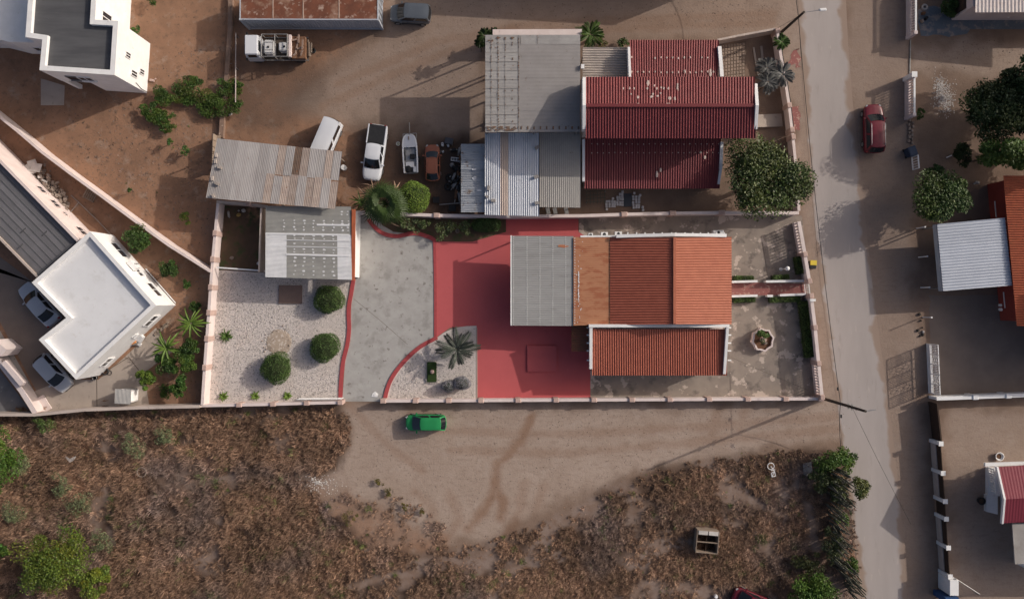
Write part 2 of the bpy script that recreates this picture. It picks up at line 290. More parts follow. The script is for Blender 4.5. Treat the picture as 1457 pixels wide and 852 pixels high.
def ground():
    def axis(lo, hi, st, far):
        a = list(np.arange(lo, hi + 1e-6, st)); d = st
        while a[-1] < far: d *= 1.5; a.append(a[-1] + d)
        d = st
        while a[0] > -far: d *= 1.5; a.insert(0, a[0] - d)
        return np.array(a)
    xs = axis(-52, 52, .25, 900); ys = axis(-33, 33, .25, 900); X, Y = np.meshgrid(xs, ys); x, y = X.ravel(), Y.ravel(); nx, ny = len(xs), len(ys)
    n1 = (fbm(x, y, 2.2, 3) - .5) * 2.2; n2 = (fbm(x, y, .8, 9) - .5) * .8
    sand = np.zeros(len(x))
    for p, wgt in ((SAND_S, 1.0), (SAND_N, .48), (SAND_E, .55), (SAND_E2, .8), (SAND_E3, .75), (SAND_P, .7)):
        sand = np.maximum(sand, wgt * sm(sdist(x, y, p) + n1 + n2, -.5, .9))
    soil = sm(sdist(x, y, SOIL) + n1 + n2, -1.2, 1.2)
    dry = sm(sdist(x, y, BRUSH) + n1 * .8 + n2, -.6, .6)
    tr = np.zeros(len(x))
    for i, t in enumerate(TRACKS): tr = np.maximum(tr, (1 - sm(ldist(x, y, t) + n2 * .9 + n1 * .12, .0, .8)) * (.62 if i < 2 else .30))
    # faint tyre ruts along the dirt road and the yard to the north
    for t in ([(480, 120), (620, 60), (760, 34), (1100, 20)], [(460, 150), (640, 72), (780, 44), (1100, 32)], [(620, 612), (800, 618), (1000, 606), (1190, 592)], [(640, 640), (800, 645), (980, 630), (1190, 610)], [(480, 560), (560, 640), (600, 668)]):
        tr = np.maximum(tr, (1 - sm(np.abs(ldist(x, y, t) - .1) + n2 * .5, .05, .5)) * .28)
    oily = np.zeros(len(x))
    for p, wgt in zip(OILY, (.55, .6, .55)): oily = np.minimum(1, oily + wgt * sm(sdist(x, y, p) + n1 + n2 * 1.5, -1.0, 1.2))
    og = sm(sdist(x, y, ORANGE) + n1 * 1.4 + n2, -.8, 1.0); sand = sand * (1 - .75 * og); soil = np.maximum(soil, og * .9)
    bare = np.zeros(len(x))
    for gp, gr in BARE: bare = np.maximum(bare, 1 - sm(ldist(x, y, gp) + n1 * .5 + n2 * .8, gr * .4, gr * 1.7))
    bare = np.maximum(bare, .8 * sm(fbm(x, y, 3.4, 91), .56, .68))
    V = np.stack([x, y, np.zeros(len(x))], 1); i = np.arange(nx * ny).reshape(ny, nx)
    F = np.stack([i[:-1, :-1], i[:-1, 1:], i[1:, 1:], i[1:, :-1]], -1).reshape(-1, 4)
    m = bpy.data.materials.new('ground'); m.use_nodes = True; N = m.node_tree.nodes; Lk = m.node_tree.links.new; b = N['Principled BSDF']; b.inputs['Roughness'].default_value = .95; b.inputs['Specular IOR Level'].default_value = .1
    tc = N.new('ShaderNodeTexCoord')
    def noise(s, d=6, st=None):
        n = N.new('ShaderNodeTexNoise'); n.inputs['Scale'].default_value = s; n.inputs['Detail'].default_value = d; n.inputs['Roughness'].default_value = .65
        v = tc.outputs['Object']
        if st: mp = N.new('ShaderNodeMapping'); mp.inputs['Scale'].default_value = st; Lk(v, mp.inputs[0]); v = mp.outputs[0]
        Lk(v, n.inputs['Vector']); return n.outputs['Fac']
    def rmp(f, lo, hi, o0=0., o1=1.):
        r = N.new('ShaderNodeMapRange'); r.inputs[1].default_value = lo; r.inputs[2].default_value = hi; r.inputs[3].default_value = o0; r.inputs[4].default_value = o1; Lk(f, r.inputs[0]); return r.outputs[0]
    def mix(f, a, bb, bl='MIX'):
        z = N.new('ShaderNodeMix'); z.data_type = 'RGBA'; z.blend_type = bl
        for sk_, v in ((z.inputs[0], f), (z.inputs[6], a), (z.inputs[7], bb)):
            if isinstance(v, (int, float)): sk_.default_value = v
            elif isinstance(v, tuple): sk_.default_value = (*v, 1)
            else: Lk(v, sk_)
        return z.outputs[2]
    def attr(n): a = N.new('ShaderNodeAttribute'); a.attribute_name = n; return a.outputs['Fac']
    base = mix(rmp(noise(.5), .35, .65), (.235, .165, .125), (.18, .125, .095))
    soilc = mix(rmp(noise(.35), .35, .65), (.30, .17, .108), (.215, .125, .082)); soilc = mix(rmp(noise(1.7), .55, .72), soilc, (.14, .092, .066)); soilc = mix(rmp(noise(.75, 7), .55, .70), soilc, (.30, .215, .165)); soilc = mix(rmp(noise(4.2, 5), .60, .68), soilc, (.115, .078, .056))
    sandc = mix(rmp(noise(.3), .35, .65), (.365, .287, .237), (.315, .24, .193)); sandc = mix(rmp(noise(1.2, 7, (1, 2.5, 1)), .5, .75), sandc, (.27, .20, .158)); sandc = mix(rmp(noise(2.6, 8, (1.6, .8, 1)), .56, .72), sandc, (.25, .185, .148)); sandc = mix(rmp(noise(.55, 6), .58, .75), sandc, (.37, .30, .255))
    dryc = mix(rmp(noise(.45), .35, .65), (.105, .066, .048), (.075, .05, .038)); dryc = mix(rmp(noise(.28, 4), .55, .7), dryc, (.215, .165, .142))  # brown litter base, darkened to stand for shade between the tufts
    c = mix(attr('soil'), base, soilc); c = mix(attr('sand'), c, sandc); c = mix(attr('oily'), c, (.085, .06, .048)); dryc = mix(attr('bare'), dryc, mix(rmp(noise(.8, 6), .4, .62), (.245, .185, .155), (.20, .135, .102))); c = mix(attr('dry'), c, dryc); c = mix(attr('track'), c, (.20, .105, .06))
    c = mix(rmp(noise(9, 4), .66, .74), c, (.10, .068, .05)); c = mix(rmp(noise(13, 3), .70, .76), c, (.42, .35, .30))
    g = N.new('ShaderNodeMath'); g.operation = 'MULTIPLY_ADD'; Lk(noise(24, 3), g.inputs[0]); g.inputs[1].default_value = .9; g.inputs[2].default_value = .55
    c = mix(1.0, c, g.outputs[0], 'MULTIPLY'); Lk(c, b.inputs['Base Color'])
    bp = N.new('ShaderNodeBump'); bp.inputs['Strength'].default_value = .55; bp.inputs['Distance'].default_value = .055; Lk(noise(5, 9), bp.inputs['Height']); Lk(bp.outputs[0], b.inputs['Normal'])
    me = np_mesh('ground', V, F, m)
    for nme, v in (('soil', soil), ('sand', sand), ('dry', dry), ('track', tr), ('oily', oily), ('bare', bare)):
        a = me.attributes.new(nme, 'FLOAT', 'POINT'); a.data.foreach_set('value', v.astype(np.float32))
    link('ground', me, kind='structure')
ground()
# ------------------------------------------------------------------ paved surfaces
road_l = [(1140, -250), (1140, 0), (1147, 120), (1158, 250), (1172, 400), (1186, 500), (1200, 600), (1212, 700), (1224, 800), (1232, 860), (1262, 1150)]
road_r = [(1320, 1150), (1287, 860), (1280, 760), (1270, 660), (1258, 560), (1246, 480), (1236, 400), (1228, 330), (1218, 230), (1208, 140), (1202, 60), (1199, 0), (1190, -250)]
def road():
    lp = [at(*p).xy for p in road_l]; rp_ = [at(*p).xy for p in road_r[::-1]]
    def samp(P, ts):
        d = [0]
        for i in range(1, len(P)): d.append(d[-1] + (P[i] - P[i - 1]).length)
        out = []
        for t in ts:
            x = t * d[-1]; i = max(j for j in range(len(d)) if d[j] <= x + 1e-9); i = min(i, len(P) - 2); out.append(P[i].lerp(P[i + 1], (x - d[i]) / (d[i + 1] - d[i])))
        return out
    n = 260; k = 13; L_ = samp(lp, np.linspace(0, 1, n)); R_ = samp(rp_, np.linspace(0, 1, n)); V = []; E = []
    for i in range(n):
        for j in range(k):
            u = j / (k - 1) * 1.16 - .08; p = L_[i].lerp(R_[i], u); V.append((p.x, p.y, .012)); E.append(min(u, 1 - u) * (L_[i] - R_[i]).length)
    V = np.array(V); ix = np.arange(n * k).reshape(n, k); F = np.stack([ix[:-1, :-1], ix[1:, :-1], ix[1:, 1:], ix[:-1, 1:]], -1).reshape(-1, 4)
    E = np.array(E) + .30 + (fbm(V[:, 0], V[:, 1], 3.0, 61) - .5) * 1.0 + (fbm(V[:, 0], V[:, 1], .7, 62) - .5) * .9
    N = road_m.node_tree.nodes; Lk = road_m.node_tree.links.new; bs = N['Principled BSDF']; src = bs.inputs['Base Color'].links[0].from_socket
    at_ = N.new('ShaderNodeAttribute'); at_.attribute_name = 'edge'; mr = N.new('ShaderNodeMapRange'); mr.inputs[1].default_value = .15; mr.inputs[2].default_value = .6; mr.inputs[3].default_value = 1; mr.inputs[4].default_value = 0; mr.interpolation_type = 'SMOOTHSTEP'; Lk(at_.outputs['Fac'], mr.inputs[0])
    mx = N.new('ShaderNodeMix'); mx.data_type = 'RGBA'; Lk(mr.outputs[0], mx.inputs[0]); Lk(src, mx.inputs[6]); mx.inputs[7].default_value = (.29, .215, .17, 1); Lk(mx.outputs[2], bs.inputs['Base Color'])
    me = np_mesh('road', V, F, road_m); a_ = me.attributes.new('edge', 'FLOAT', 'POINT'); a_.data.foreach_set('value', E.astype(np.float32)); link('road', me, kind='structure')
road()
sheet('driveway', [(507, 306), (560, 308), (575, 320), (620, 338), (621, 480), (600, 492), (575, 512), (556, 540), (546, 571), (487, 571), (492, 500), (499, 462), (500, 430), (505, 398)], .012, drive_con)
sheet('courtyard', [(690, 308), (823, 308), (823, 330), (840, 340), (840, 568), (678, 568), (678, 463), (640, 466), (621, 480), (620, 342), (680, 342)], .016, red_floor)
sheet('side_yard', [(824, 307), (1141, 307), (1172, 567), (840, 567), (840, 345), (824, 335)], .008, yard_con)
sheet('gravel_yard', [(308, 384), (503, 396), (498, 430), (497, 464), (490, 500), (486, 571), (290, 576)], .008, gravel_m)
sheet('gravel_bed', [(549, 570), (556, 542), (575, 514), (602, 492), (622, 480), (632, 473), (642, 468.5), (652, 465.5), (664, 463.8), (678, 463.5), (678, 570)], .020, gravel_m)
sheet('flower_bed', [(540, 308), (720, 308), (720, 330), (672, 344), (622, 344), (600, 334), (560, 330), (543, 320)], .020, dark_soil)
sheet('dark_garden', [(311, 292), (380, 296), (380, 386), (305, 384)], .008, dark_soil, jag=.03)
sheet('brick_path', [(1040, 401), (1146, 404), (1148, 420), (1040, 420)], .014, brick_path)
sheet('house_yard', [(140, 540), (175, 510), (222, 466), (246, 500), (205, 530), (212, 575), (70, 585), (40, 560), (90, 540)], .010, tan_con)
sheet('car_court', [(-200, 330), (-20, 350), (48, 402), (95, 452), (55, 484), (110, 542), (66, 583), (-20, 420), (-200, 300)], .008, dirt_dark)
sheet('neighbour_floor', [(-200, 480), (-20, 500), (48, 590), (-200, 590)], .012, dark_floor)
sheet('drive_strip', [(0, 470), (52, 562), (75, 580), (55, 585), (-10, 490)], .014, concrete)
sheet('blue_yard', [(1304, 12), (1340, 8), (1385, 30), (1378, 50), (1310, 52)], .008, blue_floor, jag=.08)
sheet('blue_porch', [(1378, 18), (1700, 18), (1700, 42), (1378, 42)], .012, blue_floor)
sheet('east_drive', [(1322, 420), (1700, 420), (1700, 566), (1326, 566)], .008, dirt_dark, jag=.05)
sheet('pavement', [(1122, 75), (1138, 70), (1139, 96), (1121, 92)], .012, brick_path, jag=.15, step=.3)
sheet('yard_slab', [(58, 112), (92, 122), (91, 150), (58, 150)], .008, tan_con)
sheet('tile_yard', [(1024, 66), (1062, 58), (1060, 112), (1020, 112)], .008, M('tile_bed', (.17, .125, .095), (.14, .10, .078), 2, .95, .2))
sheet('pavement', [(1126, 150), (1137, 152), (1139, 186), (1128, 184)], .012, brick_path, jag=.15, step=.3)
# ------------------------------------------------------------------ walls and fences
def wall(name, label, pts, h, t, mat, cap=None, pil=(), pilw=.42, cat='wall', group=None, capmat=None, skip=(), pil_mat=None, pil_h=.06):
    """free-standing wall along photo pixels of its top; panels between pilasters are parts"""
    P = [at(px, py, h).xy for px, py in pts]; root = thing(name, label, cat, (P[0].x, P[0].y, 0), group=group)
    for i, (a, b) in enumerate(zip(P[:-1], P[1:])):
        if i in skip: continue
        mb = MB(); mb.seg(a, b, t, 0, h - (.06 if cap else 0))
        if cap: mb.seg(a, b, t + cap, h - .057, h)
        mb.build('wall_panel', mat, root)
    for px, py in pil:
        q = at(px, py, h); best = min(zip(P[:-1], P[1:]), key=lambda s_: abs((s_[1] - s_[0]).normalized().cross(q.xy - s_[0])) + 10 * max(0, (q.xy - s_[0]).length - (s_[1] - s_[0]).length))
        d = (best[1] - best[0]).normalized(); ang = math.atan2(d.y, d.x); q2 = best[0] + d * (q.xy - best[0]).dot(d)
        mb = MB(); mb.box((q2.x, q2.y, (h + pil_h) / 2), (pilw, t + .14, h + pil_h), ang); mb.box((q2.x, q2.y, h + pil_h + .033), (pilw + .08, t + .22, .06), ang, .8); mb.build('pilaster', pil_mat or pink_cap, root)
    return root, P
def balusters(root, a, b, n, z0, z1, w_, mat, name='baluster'):
    a = Vector(a); b = Vector(b); d = (b - a).normalized(); ang = math.atan2(d.y, d.x)
    me = None
    for i in range(n):
        p = a.lerp(b, (i + .5) / n)
        if me is None:
            mb = MB(); mb.box((0, 0, (z0 + z1) / 2), (w_, w_, z1 - z0), ang); mb.box((0, 0, z0 + (z1 - z0) * .5), (w_ * 1.5, w_ * 1.5, (z1 - z0) * .25), ang)
            o = mb.build(name, mat, root, local=True); me = o.data
        else: o = link(name, me, root)
        L = WL[root]; o.location = (p.x - L.x, p.y - L.y, 0)
wall('boundary_wall', 'pale pink garden wall with brown pilasters along the west edge of the white gravel yard', [(310, 289), (306, 332), (302.5, 369), (299.5, 409), (297, 445), (294, 482), (291, 523), (287.5, 576)], 1.45, .2, pink_wall, .06, [(306, 332), (302.5, 369), (299.5, 409), (297, 445), (294, 482), (291, 523)], .45)
wall('boundary_wall', 'pale pink street wall below the white gravel yard, ending at the open driveway gate', [(284, 577), (340, 576), (388, 575), (436, 573.5), (486, 572.5)], 1.15, .2, pink_wall, .06, [(340, 576), (388, 575), (436, 573.5), (484, 572.5)], .45)
sp = [545, 591, 638, 684, 737, 791, 845, 899, 953, 1009, 1064, 1118, 1168]
wall('boundary_wall', 'long pale pink street wall with pilasters behind the green car and red courtyard', [(x, 570.5 - (x - 545) * .0052) for x in sp], 1.15, .2, pink_wall, .06, [(x, 570.5 - (x - 545) * .0052) for x in sp], .45)
# sliding gate parked behind the street wall
g = thing('sliding_gate', 'white sliding driveway gate pushed open behind the street wall', 'gate', at(455, 569, 0))
mb = MB(); A, B = at(422, 568.2, 1.1), at(486, 567.6, 1.1)
mb.seg(A, B, .06, 1.02, 1.1); mb.seg(A, B, .06, .15, .23); mb.build('gate_frame', white_paint, g)
balusters(g, A.xy, B.xy, 26, .23, 1.02, .035, white_paint, 'gate_bar')
# east wall with two balustraded stretches
r, P = wall('boundary_wall', 'pale pink front wall with balustrades along the street pavement', [(1137, 315), (1145.5, 362), (1152, 400), (1154.5, 421), (1160, 466), (1165, 517), (1170, 565)], 1.55, .2, pink_wall, .1, [(1145.5, 362), (1152, 400), (1154.5, 421), (1160, 466), (1165, 517), (1170, 565)], .4, skip=(0, 2, 5))
for i, n in ((0, 11), (5, 12)):
    mb = MB(); mb.seg(P[i], P[i + 1], .2, 0, .5); mb.seg(P[i], P[i + 1], .3, 1.45, 1.55); mb.build('wall_panel', pink_wall, r); balusters(r, P[i], P[i + 1], n, .5, 1.45, .11, pink_wall)
mb = MB(); mb.seg(P[2], P[3], .06, .1, .18); mb.seg(P[2], P[3], .06, 1.2, 1.28); mb.build('gate_rail', white_paint, r); balusters(r, P[2], P[3], 9, .18, 1.2, .035, white_paint, 'gate_bar')
mb = MB(); c = at(1155, 427, 1.62); mb.box((c.x + .05, c.y, 1.68), (.5, .22, .24)); mb.build('mailbox', white_paint, None, 'small white letter box fixed on top of the front wall', 'letter box')
wall('boundary_wall', 'white rendered wall between the two plots, running from the fan palm to the big street tree', [(508, 302), (621, 306.5), (720, 308), (830, 307), (888, 305), (957, 303.5), (1027, 302.5), (1137, 303)], 1.5, .22, pink_wall, .06, [(621, 306.5), (888, 305), (957, 303.5), (1027, 302.5)], .5)
wall('garden_wall', 'low wall under the edge of the rusty shed roof at the dark garden', [(308, 287), (354, 290), (380, 294)], 1.5, .2, beige_wall, .05, [(354, 290)])
g = thing('garden_fence', 'thin white rail fence between the dark garden and the white gravel', 'fence', at(342, 385, 0))
A, B = at(308, 380.5, 1.2), at(378, 385.5, 1.2); mb = MB(); mb.seg(A, B, .12, 1.1, 1.2); mb.build('top_rail', white_paint, g)
balusters(g, A.lerp(B, .4).xy, B.xy, 11, 0, 1.1, .07, steel, 'fence_bar')
wall('divider_wall', 'thin white wall along the right side of the patched grey shed roof', [(505.5, 300), (503.5, 394)], 2.3, .1, white_paint)
# low walls beside the brick path
for pts, lab in (([(1042, 401), (1078, 400)], 'short white path wall by the house, on the upper side of the brick path'), ([(1090, 400.5), (1146, 399.5)], 'longer white path wall on the upper side of the brick path'), ([(1042, 421.5), (1078, 420.5)], 'short white path wall by the house, on the lower side of the brick path'), ([(1092, 421), (1100, 421)], 'stub of white path wall between two gaps, lower side of the brick path'), ([(1110, 420), (1147, 418.5)], 'white path wall by the street gate, lower side of the brick path')):
    wall('path_wall', lab, pts, .7, .16, white_paint, .05)
# kerbs painted red
def kerb(pts, wd, z, mat, label=None):
    P = [at(*p, z) for p in pts]; mb = MB(); L = []; Rr = []
    for i, p in enumerate(P):
        d = (P[min(i + 1, len(P) - 1)] - P[max(i - 1, 0)]).normalized(); n = Vector((-d.y, d.x, 0)) * wd / 2; L.append(p + n); Rr.append(p - n)
    n = len(P); vs = [(v.x, v.y, zz) for zz in (0, z) for v in L + Rr]; fs = []
    for i in range(n - 1): fs += [(2 * n + i, 2 * n + i + 1, 3 * n + i + 1, 3 * n + i), (i, i + 1, 2 * n + i + 1, 2 * n + i), (n + i + 1, n + i, 3 * n + i, 3 * n + i + 1)]
    fs += [(0, n, 3 * n, 2 * n), (n - 1, 2 * n - 1, 4 * n - 1, 3 * n - 1)]
    mb.add(vs, fs); mb.build('kerb', mat, kind='structure')
def smooth_path(p, k=6):
    out = []
    for i in range(len(p) - 1):
        p0, p1, p2, p3 = [Vector(p[max(0, min(len(p) - 1, j))]) for j in (i - 1, i, i + 1, i + 2)]
        for s_ in range(k): t = s_ / k; out.append(tuple(.5 * ((2 * p1) + (p2 - p0) * t + (2 * p0 - 5 * p1 + 4 * p2 - p3) * t * t + (3 * p1 - p0 - 3 * p2 + p3) * t ** 3)))
    return out + [tuple(p[-1])]
kerb(smooth_path([(503, 396), (500, 415), (496, 440), (496.5, 468), (494, 490), (488, 515), (485, 545), (484, 570)]), .36, .10, red_kerb)
kerb(smooth_path([(547, 571), (551, 553), (559, 535), (575, 514), (597, 494), (622, 480)]), .36, .10, red_kerb)
kerb(smooth_path([(619.5, 480), (619.5, 430), (619, 380), (618, 342)]), .26, .06, red_kerb)
kerb(smooth_path([(524, 312), (532, 322), (545, 332), (565, 336), (590, 332), (612, 338), (619, 343)]), .36, .10, red_kerb)
kerb([(678, 466), (678.4, 520), (678.6, 566)], .12, .05, tan_con)
mb = MB(); a_ = at(750, 491.5); b_ = at(792, 528.5); mb.box(((a_.x + b_.x) / 2, (a_.y + b_.y) / 2, .10), (b_.x - a_.x, a_.y - b_.y, .2)); mb.build('raised_slab', red_floor, kind='structure', bevel=.02)
mb = MB(); a_ = at(397, 406); b_ = at(430, 432); mb.box(((a_.x + b_.x) / 2, (a_.y + b_.y) / 2, .08), (b_.x - a_.x, a_.y - b_.y, .16), R(-1)); mb.build('cistern_cover', M('brown_slab', (.22, .15, .125), (.19, .13, .11), 2, .9, .2), None, 'square brown concrete cistern cover lying on the white gravel', 'cover slab', bevel=.02)
# north-west walls
wall('boundary_wall', 'long diagonal pink wall between the soil plot and the white house garden', [(-30, 143), (25, 187), (60, 217), (100, 247), (140, 276), (190, 313), (240, 349), (299, 386)], 1.75, .2, pink_wall, .04, ())
wall('boundary_wall', 'rendered wall between the white house garden and the brush lot', [(-60, 590), (50, 590), (120, 583), (200, 580), (284, 578)], 1.5, .22, beige_wall, .05, ())
wall('boundary_wall', 'stepped pink wall beside the white hatchback court and grey neighbour floor', [(-30, 470), (2, 520), (30, 556), (50, 588)], 1.4, .35, pink_wall, .1, ())
mb = MB(); mb.seg(at(4, 515, 2.0), at(31, 547, 2.0), .45, 1.4, 2.0); mb.build('wall_block', pink_wall, None, 'raised pale block on the stepped pink wall beside the white hatchback', 'wall top')
mb = MB(); mb.seg(at(-12, 488, 2.4), at(5, 502, 2.4), .8, 0, 2.4); mb.build('gate_pier', pink_wall, None, 'pale gate pier at the left edge above the stepped pink wall', 'pier')
wall('low_wall', 'crumbling low brown wall below the container, dividing the two soil yards', [(328, -60), (327, 40), (322, 110), (317, 150), (314, 196)], .45, .4, M('mud_wall', (.25, .165, .125), (.18, .12, .09), 1.5, .95, .3, c3=(.34, .26, .21), s3=2.5, t3=.62))
g = thing('pipe_rail', 'long white pipe rail standing left of the flatbed truck', 'rail', at(335, 96))
mb = MB(); mb.tube(at(335.5, 47, .8), at(335, 146, .8), .05); mb.build('rail', M('rail_paint', (.5, .42, .38)), g)
for y in (50, 96, 143):
    mb = MB(); q = at(335.3, y, .8); mb.tube((q.x, q.y, 0), q, .04); mb.build('post', steel, g)
# walls of the red-roofed house plot
r, P = wall('front_wall', 'patchy pink front wall beside the pavement, in front of the red-roofed house', [(1106, 42), (1111, 78), (1117, 112), (1123, 150), (1127, 185)], 1.3, .2, pink_wall, .05, [(1106, 44), (1117, 112), (1123, 150), (1127, 185)], .4)
for a, b in zip(P[:-1], P[1:]):
    d = (b - a).normalized(); n = Vector((-d.y, d.x)) * .22; mb = MB()
    for z in (.75, 1.15): mb.seg(a + n, b + n, .05, z, z + .05)
    mb.build('fence_rail', black_plastic, r); balusters(r, a + n, b + n, 12, .2, 1.15, .03, black_plastic, 'fence_bar')
wall('front_wall', 'lower pink front wall running down behind the big street tree', [(1128, 190), (1133, 240), (1137, 300)], 1.3, .2, pink_wall, .05, [(1129, 195), (1133, 240)], .4)
wall('side_wall', 'bare north wall of the red-roofed house yard, its inner face in shade', [(1021, 57), (1050, 51), (1104, 41)], 1.3, .18, beige_wall)
wall('north_wall', 'pale north wall showing past the tall grey workshop roof', [(701, 46.5), (828, 46)], 2.2, .55, pink_wall)
mb = MB(); A, B, C, D = at(1078, 163, .5), at(1112, 162, .15), at(1114, 180, .15), at(1078, 181, .5)
mb.add([A, B, C, D] + [(v.x, v.y, 0) for v in (A, B, C, D)], [(0, 1, 2, 3), (0, 4, 5, 1), (1, 5, 6, 2), (2, 6, 7, 3), (3, 7, 4, 0)]); mb.build('entrance_ramp', tan_con, kind='structure')
# east side of the street
def street_balustrade(name, label, y0, y1, hb=.75, ht=1.65, n=14, x0=1303.5):
    a, b = at(x0, y0, ht), at(x0, y1, ht); r = thing(name, label, 'wall', (a.x, a.y, 0)); a, b = a.xy, b.xy
    mb = MB(); mb.seg(a, b, .2, 0, hb); mb.build('wall_base', pink_wall, r)
    mb = MB(); mb.seg(a, b, .17, ht - .1, ht); mb.build('top_rail', white_paint, r)
    balusters(r, a, b, n, hb, ht - .1, .085, pink_wall)
    for q in (a, b):
        mb = MB(); mb.box((q.x, q.y, ht / 2), (.3, .3, ht + .04)); mb.build('end_post', pink_wall, r)
street_balustrade('balustrade_wall', 'pink wall with balusters beside the worn blue yard, top right', -50, 46, n=26)
street_balustrade('balustrade_wall', 'pink wall with balusters beside the dark red car', 109, 163, x0=1301.5)
mb = MB(); mb.seg(at(1296, 56, .1), at(1295, 107, .1), .08, 0, .08); mb.build('gate_track', steel, kind='structure')
mb = MB(); q = at(1301, 106, 1.75); mb.box((q.x, q.y, .88), (.4, .4, 1.75)); mb.box((q.x, q.y, 1.78), (.5, .5, .07)); mb.build('gate_pier', white_paint, None, 'square white pier at the upper end of the balusters by the dark red car', 'pier', bevel=.01)
for i, (x, y) in enumerate([(1304, 325), (1307, 366), (1310, 409), (1313, 451)]):
    nm = ['topmost', 'second', 'third', 'lowest'][i]
    mb = MB(); q = at(x, y, 0); mb.tube((q.x, q.y, 0), (q.x, q.y, 1.55), .05); mb.box((q.x, q.y, 1.57), (.13, .13, .04))
    mb.build('fence_post', white_paint, None, nm + ' of the four thin white fence posts left of the white carport', 'post', 'white fence posts left of the carport')
# ornate white gate
g = thing('ornate_gate', 'tall white ornamental steel gate panel standing at the shaded drive', 'gate', at(1319, 528))
A, B = at(1335, 491, 2.0), at(1338, 562, 2.0); mb = MB()
for z0, z1 in ((.0, .6), (.74, .80), (1.95, 2.0)): mb.seg(A, B, .07, z0, z1)
for t in (0, .2, .4, .6, .8, 1): q = A.lerp(B, t); mb.box((q.x, q.y, 1.0), (.09, .09, 2.0))
mb.build('gate_frame', white_paint, g)
for k in range(5):
    a, b = A.lerp(B, k / 5), A.lerp(B, (k + 1) / 5)
    if k % 2 == 0: balusters(g, a.lerp(b, .08).xy, a.lerp(b, .92).xy, 5, .8, 1.95, .05, white_paint, 'gate_bar')
    else:
        c = a.lerp(b, .5); mb = MB()
        for z in (1.05, 1.38, 1.7): mb.torus((c.x, c.y, z), .16, .025, 10, 5, 'X'); mb.torus((c.x, c.y + .3, z + .1), .1, .02, 10, 5, 'X'); mb.torus((c.x, c.y - .3, z - .1), .1, .02, 10, 5, 'X')
        mb.build('scroll_panel', white_paint, g)
wall('drive_wall', 'white topped wall with pilasters below the shaded drive', [(1333, 567), (1388, 565), (1435, 563), (1600, 557)], 1.4, .25, white_paint, .08, [(1388, 565), (1435, 563)], .45, pil_mat=white_paint, pil_h=.02)
mb = MB(); mb.seg(at(1334, 574, 1.5), at(1340, 629, 1.5), .12, 0, 1.5); mb.build('sliding_gate', dark_wood, None, 'dark brown sliding gate between the drive wall and the white fence posts', 'gate')
yp = [(1339, 631), (1342, 673), (1345, 713), (1346.5, 738), (1349.5, 779), (1352, 820)]
g = thing('panel_fence', 'pale low wall with dark brown panels between white posts along the street', 'fence', at(1335, 720))
for i, (a, b) in enumerate(zip(yp[:-1], yp[1:])):
    a, b = at(*a, 1.7).xy, at(*b, 1.7).xy
    if i != 2: mb = MB(); mb.seg(a, b, .18, 0, .85); mb.build('wall_base', beige_wall, g)
    mb = MB(); mb.seg(a, b, .06, .86 if i != 2 else .1, 1.6, .02); mb.build('panel', dark_wood, g)
for x, y in yp:
    q = at(x, y, 1.75); mb = MB(); mb.box((q.x, q.y, .87), (.32, .32, 1.74)); mb.box((q.x, q.y, 1.77), (.42, .42, .06)); mb.build('post', white_paint, g)
g = thing('gate_house', 'white gate pillar with small blue top panel at the lower right street corner', 'gate pillar', at(1352, 838))
mb = MB(); q = at(1358, 836, 2.0); mb.box((q.x, q.y, 1.0), (.8, 1.4, 2.0)); mb.build('pillar', white_paint, g, bevel=.02)
mb = MB(); q = at(1355, 854, 2.1); mb.box((q.x, q.y, 1.05), (1.2, .5, 2.1)); mb.build('sign_panel', M('blue_panel', (.03, .08, .2), (.03, .07, .17)), g)
mb = MB(); mb.tube(at(1360, 823, 1.9), at(1394, 845, 1.9), .05); mb.tube(at(1393, 844.5, 1.9), at(1393, 844.5, 0), .05); mb.tube(at(1360, 823, 1.9), at(1360, 823, 0), .05); mb.build('barrier_pole', steel, None, 'thin dark barrier pole reaching from the white gate pillar into the drive', 'pole')
# ------------------------------------------------------------------ buildings
def poly_h(pts, h): return [at(x, y, h).xy for x, y in pts]
def inset(P, d):
    n = len(P); a = sum(P[i].x * P[(i + 1) % n].y - P[(i + 1) % n].x * P[i].y for i in range(n)); sgn = 1 if a > 0 else -1; out = []
    for i in range(n):
        p, q, r_ = P[i - 1], P[i], P[(i + 1) % n]; d1 = (q - p).normalized(); d2 = (r_ - q).normalized(); n1 = Vector((-d1.y, d1.x)) * sgn; n2 = Vector((-d2.y, d2.x)) * sgn
        m = (n1 + n2); m = m / max(.2, m.dot(n1)); out.append(q + m * d)
    return out
def parapet_ring(P, t, z0, z1):
    Q = inset(P, t); n = len(P); mb = MB(); vs = [(v.x, v.y, z) for z in (z0, z1) for v in list(P) + Q]
    fs = []
    for i in range(n):
        j = (i + 1) % n
        fs += [(2 * n + i, 2 * n + j, 3 * n + j, 3 * n + i), (i, j, 2 * n + j, 2 * n + i), (n + j, n + i, 3 * n + i, 3 * n + j), (j, i, n + i, n + j)]
    return mb.add(vs, fs)
